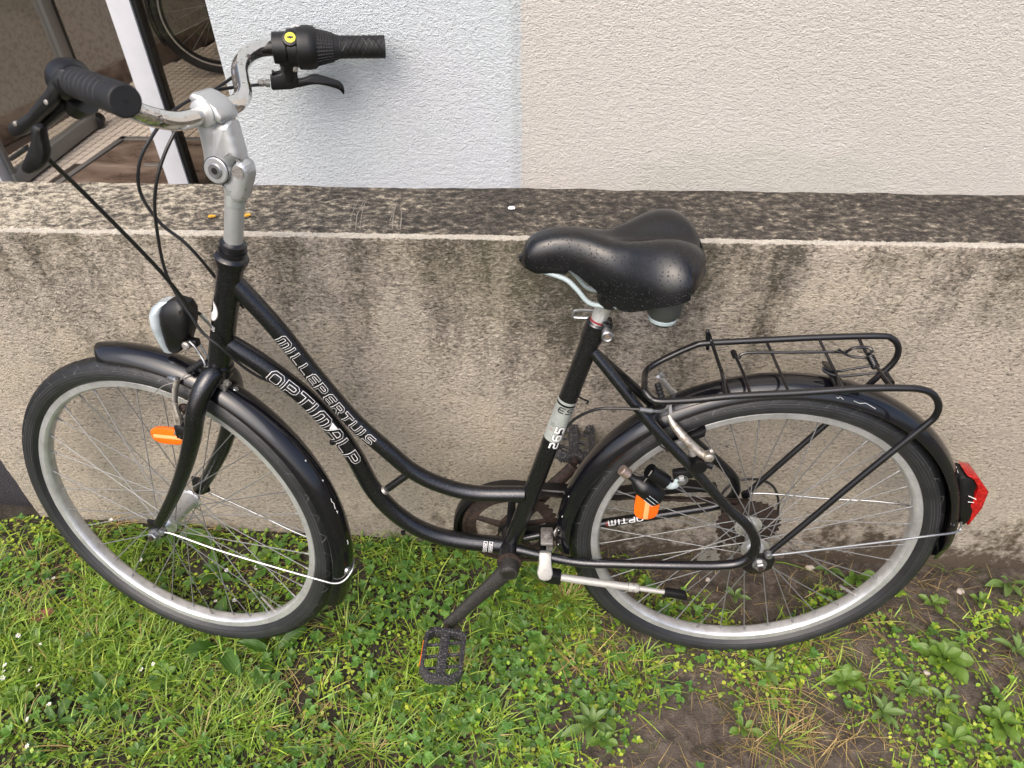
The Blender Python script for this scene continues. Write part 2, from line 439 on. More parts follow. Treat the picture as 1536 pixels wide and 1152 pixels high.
def soil_mat():
    m, n, l, b = nt('damp_soil')
    v = objco(n, l)
    a = noise(n, l, 34, 6, 0.7, v)
    g = noise(n, l, 7, 4, 0.6, v)
    c = ramp(n, l, a, [(0.3, (0.022, 0.016, 0.012)), (0.5, (0.078, 0.060, 0.047)), (0.72, (0.20, 0.165, 0.135))])
    c = mixc(n, l, ramp(n, l, g, [(0.45, 0.0), (0.7, 0.7)]), c, (0.13, 0.105, 0.085))
    mo = noise(n, l, 18, 5, 0.7, v)
    c = mixc(n, l, ramp(n, l, mo, [(0.55, 0.0), (0.64, 0.6)]), c, (0.052, 0.06, 0.018))
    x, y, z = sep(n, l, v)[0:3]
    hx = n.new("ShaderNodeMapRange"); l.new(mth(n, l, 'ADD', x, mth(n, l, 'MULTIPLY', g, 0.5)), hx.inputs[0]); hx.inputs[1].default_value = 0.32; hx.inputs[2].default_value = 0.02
    c = mixc(n, l, mth(n, l, 'MULTIPLY', hx.outputs[0], 0.75), c, (0.022, 0.018, 0.010))  # soil under the lawn darkened: shade between the leaves put into the colour
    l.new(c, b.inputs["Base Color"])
    setp(b, Roughness=0.95)
    h = mth(n, l, 'ADD', a, mth(n, l, 'MULTIPLY', noise(n, l, 220, 4, 0.7, v), 0.5))
    bump(n, l, b, h, 1.0, 0.012)
    return m
M['soil'] = soil_mat()
M['asphalt'] = simple('dark_asphalt', (0.022, 0.020, 0.023), 0.85, var=(220, (0.06, 0.055, 0.06), 0.5, 0.75), bmp=(260, 1.0, 0.005))
M['stone'] = simple('rubble_stone', (0.10, 0.085, 0.07), 0.9, var=(40, (0.25, 0.22, 0.19), 0.45, 0.7), bmp=(120, 1.0, 0.004))
M['stone_pale'] = simple('pale_grit', (0.42, 0.37, 0.33), 0.9, bmp=(300, 0.6, 0.002))

def leaf_mat(name, attr=True, col=(0.05, 0.12, 0.02), rough=0.42, veins=False):
    m, n, l, b = nt(name)
    out = n["Material Output"]
    v = objco(n, l)
    if attr:
        at = n.new("ShaderNodeAttribute"); at.attribute_name = "tint"
        c = at.outputs["Color"]
    else:
        rgb = n.new("ShaderNodeRGB"); rgb.outputs[0].default_value = c4(col); c = rgb.outputs[0]
    f = noise(n, l, 90, 4, 0.6, v)
    c = mixc(n, l, ramp(n, l, f, [(0.35, 0.0), (0.75, 0.35)]), c, (0.19, 0.22, 0.04))
    if veins:
        u = n.new("ShaderNodeTexCoord")
        x, y, z = sep(n, l, u.outputs["UV"])[0:3]
        s = mth(n, l, 'SINE', mth(n, l, 'MULTIPLY', x, 31.4))
        vn = ramp(n, l, s, [(0.85, 0.0), (1.0, 0.25)])
        c = mixc(n, l, vn, c, (0.17, 0.26, 0.07))
        bump(n, l, b, s, 0.3, -0.0005)
    l.new(c, b.inputs["Base Color"])
    setp(b, Roughness=rough)
    tr = n.new("ShaderNodeBsdfTranslucent")
    tc = mixc(n, l, 1.0, c, (1.15, 1.4, 0.5), 'MULTIPLY')
    l.new(tc, tr.inputs[0])
    ms = n.new("ShaderNodeMixShader"); ms.inputs[0].default_value = 0.33
    l.new(b.outputs[0], ms.inputs[1]); l.new(tr.outputs[0], ms.inputs[2]); l.new(ms.outputs[0], out.inputs[0])
    return m
M['leaf'] = leaf_mat('green_growth')
M['weed_a'] = leaf_mat('weed_leaf', False, (0.125, 0.23, 0.038), veins=True)
M['weed_b'] = leaf_mat('weed_leaf_grey_green', False, (0.14, 0.235, 0.072), veins=True)
M['weed_c'] = leaf_mat('weed_leaf_dark', False, (0.05, 0.135, 0.024), veins=True)
M['petal'] = simple('white_petal', (0.78, 0.78, 0.8), 0.6)
M['pollen'] = simple('flower_centre', (0.6, 0.45, 0.05), 0.7)
M['deadleaf'] = simple('dead_leaf', (0.17, 0.06, 0.03), 0.75, var=(60, (0.08, 0.03, 0.02), 0.4, 0.7), bmp=(90, 0.6, 0.002))
M['yellowleaf'] = simple('yellow_leaf', (0.62, 0.34, 0.03), 0.7, var=(120, (0.4, 0.2, 0.03), 0.5, 0.7))
M['chalk'] = simple('pale_scrape', (0.24, 0.22, 0.19), 0.9)
M['white_blob'] = simple('white_dropping', (0.75, 0.76, 0.78), 0.7)
# ---- doorway
M['white_frame'] = simple('white_lacquered_aluminium', (0.62, 0.63, 0.68), 0.3, 0, 0.2, var=(12, (0.56, 0.58, 0.62), 0.4, 0.7))
M['grey_frame'] = simple('grey_aluminium', (0.20, 0.20, 0.195), 0.4, 0.3)
M['gasket'] = simple('black_gasket', (0.006, 0.006, 0.006), 0.5)
M['hall_wall'] = simple('brown_speckled_plaster', (0.34, 0.305, 0.265), 0.75, var=(55, (0.24, 0.21, 0.18), 0.45, 0.65), bmp=(80, 0.4, 0.003))
M['hall_dark'] = simple('charcoal_hall_wall', (0.06, 0.06, 0.062), 0.7, var=(20, (0.09, 0.085, 0.08), 0.4, 0.7))
M['skirting'] = simple('brown_tile_skirting', (0.17, 0.125, 0.10), 0.35, var=(14, (0.05, 0.032, 0.025), 0.4, 0.7))
M['tile'] = simple('beige_mosaic_tile', (0.62, 0.55, 0.47), 0.38, var=(9, (0.54, 0.46, 0.39), 0.35, 0.7))
M['grout'] = simple('brown_grout', (0.035, 0.024, 0.019), 0.85)
M['mat_rim'] = simple('mat_metal_rim', (0.22, 0.215, 0.205), 0.4, 0.5)
def mat_mat():
    m, n, l, b = nt('wet_brown_doormat')
    v = objco(n, l, (1, 2.6, 1))
    d = noise(n, l, 2.6, 6, 0.65, v, 0.5)
    c = ramp(n, l, d, [(0.32, (0.04, 0.026, 0.02)), (0.46, (0.095, 0.066, 0.05)), (0.6, (0.19, 0.145, 0.115)), (0.75, (0.29, 0.235, 0.19))])  # brown streaks stand in for reflections on the mat, put into its colour
    l.new(c, b.inputs["Base Color"])
    l.new(ramp(n, l, d, [(0.35, 0.12), (0.6, 0.5)]), b.inputs["Roughness"])
    return m
M['doormat'] = mat_mat()
def glass_mat(name, tint=(0.92, 0.93, 0.92)):
    m, n, l, b = nt(name)
    n.remove(b)
    tr = n.new("ShaderNodeBsdfTransparent"); tr.inputs[0].default_value = c4(tint)
    gl = n.new("ShaderNodeBsdfGlossy"); gl.inputs["Roughness"].default_value = 0.02
    lw_ = n.new("ShaderNodeLayerWeight"); lw_.inputs[0].default_value = 0.5
    ms = n.new("ShaderNodeMixShader")
    fz = mth(n, l, 'ADD', mth(n, l, 'MULTIPLY', mth(n, l, 'POWER', lw_.outputs[1], 5.0), 0.5), 0.04)
    l.new(fz, ms.inputs[0]); l.new(tr.outputs[0], ms.inputs[1]); l.new(gl.outputs[0], ms.inputs[2])
    l.new(ms.outputs[0], n["Material Output"].inputs[0])
    return m
M['glass'] = glass_mat('clear_glass', (0.9, 0.9, 0.88))
M['glass_dark'] = glass_mat('smoked_glass', (0.74, 0.73, 0.70))

# ------------------------------------------------------------------ mesh helpers
def V(p): return np.array(p, dtype=float)
def unit(v):
    v = np.asarray(v, dtype=float)
    return v / (np.linalg.norm(v) + 1e-12)

def smooth(P, k=6, closed=False):
    """Catmull-Rom through the points"""
    P = [V(p) for p in P]
    n = len(P)
    out = []
    rngi = range(n) if closed else range(n - 1)
    for i in rngi:
        if closed:
            a, b, c, d = P[(i - 1) % n], P[i], P[(i + 1) % n], P[(i + 2) % n]
        else:
            a = P[i - 1] if i else 2 * P[0] - P[1]
            b, c = P[i], P[i + 1]
            d = P[i + 2] if i + 2 < n else 2 * P[-1] - P[-2]
        for t in np.arange(k) / k:
            out.append(0.5 * ((2 * b) + (c - a) * t + (2 * a - 5 * b + 4 * c - d) * t * t + (3 * b - a - 3 * c + d) * t ** 3))
    if not closed: out.append(P[-1])
    return out

class MB:
    def __init__(s): s.v = []; s.f = []; s.mi = []; s.cur = 0
    def add(s, vs, fs):
        o = len(s.v)
        s.v += [tuple(map(float, v)) for v in vs]
        s.f += [tuple(i + o for i in f) for f in fs]
        s.mi += [s.cur] * len(fs)
        return s
    def tube(s, path, r, n=12, caps=True, closed=False, flat=None):
        """flat=(dir, factor): squash the section along dir"""
        P = [V(p) for p in path]
        N = len(P)
        rr = list(r) if hasattr(r, '__len__') else [r] * N
        if len(rr) != N: rr = list(np.interp(np.linspace(0, 1, N), np.linspace(0, 1, len(rr)), rr))
        T = []
        for i in range(N):
            if closed: t = P[(i + 1) % N] - P[i - 1]
            else: t = P[min(i + 1, N - 1)] - P[max(i - 1, 0)]
            T.append(unit(t))
        u = np.cross(T[0], (0.13, 0.31, 0.94)); u = unit(u)
        vs = []
        for i in range(N):
            u = unit(u - T[i] * (u @ T[i]))
            w = np.cross(T[i], u)
            for k in range(n):
                a = 2 * math.pi * k / n
                q = (u * math.cos(a) + w * math.sin(a)) * rr[i]
                if flat is not None:
                    fd = unit(flat[0]); q = q - fd * (q @ fd) * (1 - flat[1])
                vs.append(P[i] + q)
        fs = []
        M_ = N if closed else N - 1
        for i in range(M_):
            for k in range(n):
                a, b = i * n + k, i * n + (k + 1) % n
                c, d = ((i + 1) % N) * n + (k + 1) % n, ((i + 1) % N) * n + k
                fs.append((a, b, c, d))
        if caps and not closed:
            fs.append(tuple(reversed(range(n))))
            fs.append(tuple((N - 1) * n + k for k in range(n)))
        return s.add(vs, fs)
    def lathe(s, prof, o, ax, n=24, up=None):
        """prof: (distance along axis, radius)"""
        o, ax = V(o), unit(ax)
        u = unit(np.cross(ax, (0.21, 0.13, 0.97) if abs(ax[2]) < 0.9 else (1, 0, 0))) if up is None else unit(V(up) - ax * (V(up) @ ax))
        w = np.cross(ax, u)
        vs = []
        for d, r in prof:
            for k in range(n):
                a = 2 * math.pi * k / n
                vs.append(o + ax * d + (u * math.cos(a) + w * math.sin(a)) * r)
        fs = []
        for i in range(len(prof) - 1):
            for k in range(n):
                fs.append((i * n + k, i * n + (k + 1) % n, (i + 1) * n + (k + 1) % n, (i + 1) * n + k))
        fs.append(tuple(reversed(range(n))))
        fs.append(tuple((len(prof) - 1) * n + k for k in range(n)))
        return s.add(vs, fs)
    def box(s, c, h, B=None, bev=0.0):
        c = V(c); B = np.eye(3) if B is None else np.array([unit(b) for b in B])
        bm = bmesh.new()
        bmesh.ops.create_cube(bm, size=2.0)
        for v in bm.verts: v.co = Vector((v.co.x * h[0], v.co.y * h[1], v.co.z * h[2]))
        if bev > 0: bmesh.ops.bevel(bm, geom=list(bm.edges), offset=bev, segments=2, affect='EDGES', profile=0.5)
        bm.verts.index_update()
        vs = [c + B[0] * v.co.x + B[1] * v.co.y + B[2] * v.co.z for v in bm.verts]
        fs = [tuple(v.index for v in f.verts) for f in bm.faces]
        bm.free()
        return s.add(vs, fs)
    def prism(s, pts, o, ux, uy, d, bev=0.0):
        """outline pts (2D) in the plane o,ux,uy, centred thickness d"""
        o, ux, uy = V(o), unit(ux), unit(uy)
        nz = unit(np.cross(ux, uy))
        bm = bmesh.new()
        a = [bm.verts.new(tuple(o + ux * p[0] + uy * p[1] - nz * d / 2)) for p in pts]
        f = bm.faces.new(a)
        r = bmesh.ops.extrude_face_region(bm, geom=[f])
        vv = [g for g in r['geom'] if isinstance(g, bmesh.types.BMVert)]
        bmesh.ops.translate(bm, vec=Vector(tuple(nz * d)), verts=vv)
        bmesh.ops.recalc_face_normals(bm, faces=bm.faces)
        if bev > 0: bmesh.ops.bevel(bm, geom=list(bm.edges), offset=bev, segments=3 if bev > .005 else 2, affect='EDGES', profile=0.5)
        bm.verts.index_update()
        vs = [tuple(v.co) for v in bm.verts]; fs = [tuple(v.index for v in f_.verts) for f_ in bm.faces]
        bm.free()
        return s.add(vs, fs)
    def grid(s, P, closed_u=False, closed_v=False):
        """P[i][j] grid of points"""
        ni, nj = len(P), len(P[0])
        vs = [p for row in P for p in row]
        fs = []
        for i in range(ni if closed_u else ni - 1):
            for j in range(nj if closed_v else nj - 1):
                fs.append((i * nj + j, i * nj + (j + 1) % nj, ((i + 1) % ni) * nj + (j + 1) % nj, ((i + 1) % ni) * nj + j))
        return s.add(vs, fs)
    def build(s, name, mat, parent=None, ang=38, fix=True, **props):
        me = bpy.data.meshes.new(name)
        me.from_pydata(s.v, [], s.f)
        mats = mat if isinstance(mat, (list, tuple)) else [mat]
        for m in mats: me.materials.append(m)
        if len(mats) > 1: me.polygons.foreach_set("material_index", s.mi)
        if fix:
            bm = bmesh.new(); bm.from_mesh(me)
            bmesh.ops.recalc_face_normals(bm, faces=bm.faces)
            bm.to_mesh(me); bm.free()
        me.polygons.foreach_set("use_smooth", [True] * len(me.polygons))
        me.set_sharp_from_angle(angle=R(ang))
        me.update()
        return link(name, me, parent, **props)

def link(name, me, parent=None, **props):
    o = bpy.data.objects.new(name, me)
    C.objects.link(o)
    if parent is not None: o.parent = parent
    for k, v in props.items(): o[k] = v
    return o
def empty(name, parent=None, mat=None, **props):
    o = bpy.data.objects.new(name, None); C.objects.link(o)
    o.empty_display_size = 0.05
    if parent is not None: o.parent = parent
    if mat is not None: o.matrix_local = Matrix(mat)
    for k, v in props.items(): o[k] = v
    return o

# ------------------------------------------------------------------ the bicycle
# local axes: X forward, Y to its left (towards the camera), Z up in its plane; origin under the rear wheel
BM = [[-0.999933, 0.01148, -0.001378, 0.381454], [-0.011562, -0.992809, 0.119148, 0.804736], [0.0, 0.119156, 0.992876, 0.0], [0.0, 0.0, 0.0, 1.0]]
bike = empty('bicycle', None, BM, label='black step-through bicycle with rear rack leaning against the low stained wall', category='bicycle')
FWM = [[0.969906, 0.243308, -0.009116, 1.040729], [-0.243308, 0.967145, -0.073702, -0.014763], [-0.009116, 0.073702, 0.997239, 0.342795], [0.0, 0.0, 0.0, 1.0]]
FW = np.array(FWM)
def fwp(x, y, z): return tuple((FW @ np.array([x, y, z, 1.0]))[:3])       # steered frame -> bicycle
def ffp(p): return tuple((np.linalg.inv(FW) @ np.array([*p, 1.0]))[:3])
RW = np.eye(4); RW[2, 3] = 0.325
YY = V((0, 1, 0))
HT = V((0.8232, 0, 0.8584)); HB = V((0.8821, 0, 0.6787)); HAX = unit(HT - HB)
FY = FW[:3, 1]; FX = FW[:3, 0]; FZ = FW[:3, 2]

# ---- frame
fr = MB()
fr.tube([HB - HAX * 0.002, HT + HAX * 0.004], 0.0185, 28)
fr.lathe([(-.004, .0185), (-.003, .0212), (.006, .0212), (.008, .0188)], HB, HAX, 28)
fr.lathe([(-.004, .0188), (-.002, .0208), (.004, .0208), (.006, .0186)], HT - HAX * .004, HAX, 28)
frame = fr.build('frame', M['frame'], bike)
BBc = V((0.4323, 0, 0.2831))
top_path = smooth([(0.8259, 0, 0.8243), (0.7786, 0, 0.7472), (0.7368, 0, 0.6648), (0.6855, 0, 0.5741), (0.6353, 0, 0.5095), (0.5985, 0, 0.4654), (0.5524, 0, 0.4347), (0.4924, 0, 0.4157), (0.4058, 0, 0.4155)], 8)
MB().tube(top_path, 0.0143, 24).build('top_tube', M['frame'], frame)
low_path = smooth([(0.8625, 0, 0.7233), (0.8327, 0, 0.6994), (0.8011, 0, 0.6694), (0.755, 0, 0.6176), (0.7161, 0, 0.551), (0.6924, 0, 0.4934), (0.6709, 0, 0.423), (0.6383, 0, 0.3652), (0.5932, 0, 0.3222), (0.5349, 0, 0.2977), (0.4323, 0, 0.2831)], 8)
MB().tube(low_path, 0.0158, 24).build('down_tube', M['frame'], frame)
st = MB()
ST0, ST1 = V((0.4323, 0, 0.2795)), V((0.3006, 0, 0.7646))
st.tube([ST0, ST1], 0.0152, 26)
sax = unit(ST1 - ST0)
st.lathe([(-.03, .0168), (-.001, .0168), (.0, .0160), (.0015, .0152)], ST1, sax, 26)
st.build('seat_tube', M['frame'], frame)
MB().lathe([(-.0385, .0195), (-.036, .0208), (.036, .0208), (.0385, .0195)], BBc, YY, 28).build('bottom_bracket_shell', M['frame'], frame)
MB().tube([(0.6452, 0, 0.422), (0.6073, 0, 0.4559)], 0.0068, 14).build('brace_tube', M['frame'], frame)
MB().lathe([(0, .0085), (.002, .0080), (.005, .0070)], (0.6494, 0.004, 0.421), V((0.6073, 0, 0.4559)) - V((0.6452, 0, 0.422)), 14).build('weld', M['dull'], frame)
ls = smooth([(0.3059, 0.014, 0.7234), (0.2797, 0.023, 0.6927), (0.241, 0.035, 0.6461), (0.2022, 0.046, 0.5998), (0.136, 0.056, 0.5276), (0.07558, 0.062, 0.4557), (0.03841, 0.064, 0.4187), (0.01847, 0.065, 0.3854), (0.01407, 0.065, 0.3544), (0.03082, 0.065, 0.3269), (0.06511, 0.063, 0.3149), (0.1376, 0.06, 0.3091), (0.236, 0.052, 0.3001), (0.3176, 0.042, 0.2922), (0.4192, 0.028, 0.3056)], 8)
MB().tube(ls, [0.0085] * 60 + [0.0085], 16).build('stay', M['frame'], frame)
rs = smooth([(0.3043, -0.004, 0.7115), (0.2658, -0.026, 0.6612), (0.1885, -0.046, 0.5732), (0.1143, -0.054, 0.496), (0.04482, -0.06, 0.4243), (0.02576, -0.064, 0.3919), (0.02293, -0.065, 0.3611), (0.046, -0.064, 0.336), (0.1219, -0.06, 0.3188), (0.2601, -0.048, 0.2973), (0.4077, -0.03, 0.2726)], 8)
MB().tube(rs, 0.0085, 16).build('stay', M['frame'], frame)
for sg, c in ((1, (-0.00365, 0.064, 0.3387)), (-1, (0.00918, -0.064, 0.3574))):
    c = V(c)
    b = MB()
    b.prism([(.030, .012), (.018, .028), (.004, .022), (-.014, .024), (-.026, .012), (-.024, -.012), (-.006, -.026), (.012, -.026), (.026, -.014)], (c[0] + .004, c[1], .325), (1, 0, 0), (0, 0, 1), .005, .001)
    b.build('dropout', M['rack'], frame)
# chain stay bridge
MB().tube([(0.372, .034, .297), (0.372, -.034, .297)], .007, 10).build('bridge', M['frame'], frame)
for p in (((0.7227, 0.012, 0.548)), ((0.7871, 0.012, 0.6698)), ((0.6247, 0.01, 0.3353))):
    MB().box(V(p) + V((0, 0, -.012)), (.004, .003, .004), None, .001).build('cable_guide', M['rack'], frame)
# hook behind seat tube
hk = smooth([(0.3221, 0.004, 0.6315), (0.3145, 0.004, 0.6264), (0.3072, 0.006, 0.6241), (0.309, 0.006, 0.6188)], 4)
MB().tube(hk, .0018, 6).build('cable_hook', M['rack'], frame)

# ---- lettering ----------------------------------------------------
def rect_o(): return [(.2, 0), (0, .2), (0, .8), (.2, 1), (.8, 1), (1, .8), (1, .2), (.8, 0), (.2, 0)]
G = {
 'M': (1.25, [[(0, 0), (0, .82), (.16, 1), (1.05, 1), (1.2, .82), (1.2, 0)], [(.6, 0), (.6, 1)]]),
 'I': (.25, [[(0, 0), (0, 1)]]),
 'L': (.95, [[(0, 1), (0, .18), (.18, 0), (.85, 0)]]),
 'E': (1.0, [[(.92, 1), (.2, 1), (0, .8), (0, .2), (.2, 0), (.92, 0)], [(0, .5), (.8, .5)]]),
 'P': (1.05, [[(0, 0), (0, 1), (.78, 1), (.95, .88), (.95, .60), (.78, .48), (.05, .48)]]),
 'R': (1.05, [[(0, 0), (0, 1), (.78, 1), (.95, .85), (.95, .58), (.78, .45), (.2, .45)], [(.55, .45), (.95, 0)]]),
 'T': (1.0, [[(-.05, 1), (.95, 1)], [(.45, 1), (.45, 0)]]),
 'U': (1.05, [[(0, 1), (0, .2), (.2, 0), (.75, 0), (.95, .2), (.95, 1)]]),
 'S': (1.05, [[(.95, 1), (.2, 1), (.02, .86), (.02, .64), (.2, .5), (.78, .5), (.95, .36), (.95, .14), (.78, 0), (0, 0)]]),
 'O': (1.05, [rect_o()]),
 'A': (1.1, [[(-.25, -.1), (.28, .82), (.42, 1), (.8, 1), (1, .82), (1, 0)], [(.15, .38), (1, .38)]]),
 '2': (.9, [[(0, 1), (.65, 1), (.8, .85), (.8, .62), (.65, .5), (.15, .5), (0, .36), (0, 0), (.8, 0)]]),
 '6': (.9, [[(.75, 1), (.2, 1), (0, .8), (0, .2), (.2, 0), (.65, 0), (.8, .16), (.8, .42), (.65, .55), (0, .55)]]),
 '5': (.9, [[(.8, 1), (0, 1), (0, .55), (.65, .55), (.8, .42), (.8, .14), (.65, 0), (0, 0)]]),
}
def ribbon(P, w, step=.0015):
    """polyline -> list of (left, right) 2D points, mitred, subdivided"""
    P = [np.array(p, float) for p in P]
    closed = np.allclose(P[0], P[-1])
    q = []
    n = len(P)
    def nm(a, b):
        d = b - a; d = d / (np.linalg.norm(d) + 1e-12); return np.array([-d[1], d[0]])
    for i in range(n):
        if i == 0: a = nm(P[-2], P[0]) if closed else None; b = nm(P[0], P[1])
        elif i == n - 1: a = nm(P[-2], P[-1]); b = nm(P[0], P[1]) if closed else None
        else: a = nm(P[i - 1], P[i]); b = nm(P[i], P[i + 1])
        if a is None: m = b
        elif b is None: m = a
        else:
            m = a + b; m = m / (m @ m) * 2 if (m @ m) > .3 else a
            m = m / 1.0
        q.append((P[i] + m * w / 2, P[i] - m * w / 2))
    if not closed:                      # extend the ends by half a width
        d = (P[0] - P[1]); d = d / np.linalg.norm(d) * w / 2; q[0] = (q[0][0] + d, q[0][1] + d)
        d = (P[-1] - P[-2]); d = d / np.linalg.norm(d) * w / 2; q[-1] = (q[-1][0] + d, q[-1][1] + d)
    out = []
    for i in range(n - 1):
        k = max(1, int(np.linalg.norm(P[i + 1] - P[i]) / step))
        for j in range(k):
            t = j / k
            out.append((q[i][0] * (1 - t) + q[i + 1][0] * t, q[i][1] * (1 - t) + q[i + 1][1] * t))
    out.append(q[-1])
    return out

def word(txt, h, wscale=1.0, gap=.42, shear=0.0):
    x = 0.0; strokes = []; spots = []
    for ch in txt:
        w, st_ = G[ch]
        for s_ in st_: strokes.append([((x + a * wscale) * h + shear * b * h, b * h) for a, b in s_])
        spots.append(x * h)
        x += (w * wscale + gap)
    return strokes, x * h, spots

def path_frame(path):
    P = np.array([V(p) for p in path]); d = np.r_[0, np.cumsum(np.linalg.norm(np.diff(P, axis=0), axis=1))]
    def at(l):
        p = np.array([np.interp(l, d, P[:, k]) for k in range(3)])
        a = np.array([np.interp(min(l + .006, d[-1]), d, P[:, k]) for k in range(3)])
        b = np.array([np.interp(max(l - .006, 0), d, P[:, k]) for k in range(3)])
        return p, unit(a - b)
    return at, d[-1]

def on_tube(path, r, th0, l0, flip=1, side=1):
    at, L_ = path_frame(path)
    def f(x, y, lift):
        p, t = at(l0 + x * flip)
        yy = YY * side
        v = unit(np.cross(yy, t)); v = v if v[2] > 0 else -v
        th = th0 + (y * flip) / r
        return p + (r + lift) * (yy * math.cos(th) + v * math.sin(th))
    return f

def lettering(strokes, fn, w_out, w_in, parent, name, step=.0015, mo='wprint', mi_='bprint'):
    for w, lift, mt, nm_ in ((w_out, .0004, M[mo], name), (w_in, .0008, M[mi_] if mi_ else None, name)):
        if not w or mt is None: continue
        b = MB()
        for s_ in strokes:
            rb = ribbon(s_, w, step)
            P = [[fn(a[0], a[1], lift), fn((a[0] + c[0]) / 2, (a[1] + c[1]) / 2, lift), fn(c[0], c[1], lift)] for a, c in rb]
            b.grid(P)
        b.build(nm_, mt, parent, fix=False)

at_, L_ = path_frame(top_path)
def len_at(path, p):
    P = np.array([V(q) for q in path]); d = np.r_[0, np.cumsum(np.linalg.norm(np.diff(P, axis=0), axis=1))]
    return d[np.argmin(np.linalg.norm(P - V(p), axis=1))]
la, lb = len_at(top_path, (0.7744, 0, 0.7402)), len_at(top_path, (0.6574, 0, 0.5323))
sk, W_, _ = word('MILLEPERTUIS', 1.0, 1.0, .50)
hh = .0145
wsc = (lb - la) / (W_ * hh)
sk, W_, sp_ = word('MILLEPERTUIS', hh, 1.0, .50)
sk = [[(a * wsc, b_ - hh / 2) for a, b_ in s_] for s_ in sk]
lettering(sk, on_tube(top_path, .0143, R(6), la), .0046, .0029, frame, 'lettering')
la, lb = len_at(low_path, (0.8012, 0, 0.6687)), len_at(low_path, (0.6886, 0, 0.4874))
hh = .0205
sk, W_, sp_ = word('OPTIM', hh, 1.0, .40)
sk2, W2, sp2 = word('ALP', hh, 1.0, .40)
sk += [[(a + W_ + .004, b_) for a, b_ in s_] for s_ in sk2]
tot = W_ + W2 + .004
wsc = (lb - la) / tot
sk = [[(a * wsc, b_ - hh / 2) for a, b_ in s_] for s_ in sk]
fn = on_tube(low_path, .0158, R(8), la)
lettering(sk, fn, .0058, .0038, frame, 'lettering')
tri = MB()
tx = (W_ + .0015) * wsc
tri.grid([[fn(tx - .008, hh / 2, .0011), fn(tx + .006, hh / 2, .0011)], [fn(tx - .005, hh / 4, .0011), fn(tx + .003, hh / 4, .0011)], [fn(tx - .002, .0, .0011), fn(tx - .001, .0, .0011)]])
tri.build('lettering', M['wprint'], frame, fix=False)
# small label by the bottom bracket
lc = len_at(low_path, (0.4715, 0, 0.289))
fn = on_tube(low_path, .0158, R(20), lc)
lb_st = []
for x0 in (-.008, .002):
    lb_st += [[(x0, -.011), (x0 + .006, -.011), (x0 + .006, .011), (x0, .011), (x0, -.011)]]
lettering(lb_st, fn, .0008, None, frame, 'label')
tx_st = []
for x0 in (-.005, .005):
    for k in range(7):
        y0 = -.008 + k * .0024
        tx_st += [[(x0 - .0011, y0), (x0 + .0011, y0)], [(x0 - .001 + .002 * (k % 2), y0), (x0 - .001 + .002 * (k % 2), y0 + .0016)]]
lettering(tx_st, fn, .0008, None, frame, 'label')
# seat tube sticker
sp = [ST0 + (ST1 - ST0) * t for t in np.linspace(0, 1, 60)]
l0 = len_at(sp, (0.3657, 0, 0.533)); l1 = len_at(sp, (0.3415, 0, 0.6242))
L2 = l1 - l0
fn = on_tube(sp, .0152, R(14), l0)
def patch(fn, x0, x1, y0, y1, lift, mat, name, parent, nx=10, ny=12, curve=0.0):
    b = MB()
    b.grid([[fn(x0 + (x1 - x0) * i / nx - (curve * (1 - (2 * j / ny - 1) ** 2)), y0 + (y1 - y0) * j / ny, lift) for j in range(ny + 1)] for i in range(nx + 1)])
    return b.build(name, mat, parent, fix=False)
patch(fn, -.004, L2 + .004, -.022, .022, .0002, M['bprint'], 'sticker', frame)
patch(fn, .012, L2 - .008, -.0215, .0215, .0004, M['silver_sticker'], 'sticker', frame)
patch(fn, L2 - .004, L2 + .001, -.0215, .0215, .0004, M['silver_sticker'], 'sticker', frame)
# text runs round the tube for ES and along it for 265
def turned(f): return lambda x, y, lift: f(y, -x, lift)
fr_ = lambda x, y, lift: fn(x, y, lift)
sk, W_, _ = word('265', .0125, 1.0, .42)
sk = [[(a + .001, b_ - .013) for a, b_ in s_] for s_ in sk]
lettering(sk, fn, .0040, None, frame, 'lettering', mo='bprint')
lettering(sk, lambda x, y, l: fn(x, y, l + .0005), .0028, None, frame, 'lettering')
sk, W_, _ = word('ES', .0095, 1.0, .42, .2)
xx0 = L2 - .020
fe = lambda x, y, lift: fn(xx0 + y, -x + .008, lift + .0004)
lettering(sk, fe, .0020, None, frame, 'lettering', mo='bprint')
patch(fn, .030, .040, -.014, -.006, .0007, M['bprint'], 'sticker', frame, 3, 4)
for k in range(3):
    patch(fn, .048 - .0028 * k, .0487 - .0028 * k, .004, .012, .0007, M['bprint'], 'sticker', frame, 1, 4)
for k in range(2):
    patch(fn, .037 - .003 * k, .0378 - .003 * k, .004, .010, .0007, M['red_print'], 'sticker', frame, 1, 4)
# head badge
hp = [HB + (HT - HB) * t for t in np.linspace(0, 1, 60)]
lh = len_at(hp, (0.8505, 0, 0.7807))
fh = on_tube(hp, .0185, 0, lh)
def hb(x, y, lift):      # x forward round the tube, y up the tube
    p = HB + HAX * (lh + y)
    th = x / .0185
    return p + (.0185 + lift) * (YY * math.cos(th) + unit(np.cross(YY, HAX)) * math.sin(th))
def disc(fn, cx, cy, rx, ry, lift, mat, name, parent, n=28):
    b = MB()
    rows = [[fn(cx + rx * k / 4 * math.cos(2 * math.pi * j / n), cy + ry * k / 4 * math.sin(2 * math.pi * j / n), lift) for j in range(n)] for k in range(5)]
    b.grid(rows, closed_v=True)
    return b.build(name, mat, parent, fix=False)
sgn = 1.0 if (hb(.01, 0, 0)[0] > hb(0, 0, 0)[0]) else -1.0
hbs = lambda x, y, l: hb(x * sgn, y, l)
disc(hbs, .0185, .0, .0135, .0175, .0004, M['dull'], 'badge', frame)
disc(hbs, .0185, -.0005, .0122, .0160, .0007, M['wprint'], 'badge', frame)
disc(hbs, .0215, .005, .0060, .0100, .0010, M['bprint'], 'badge', frame)
tt = []
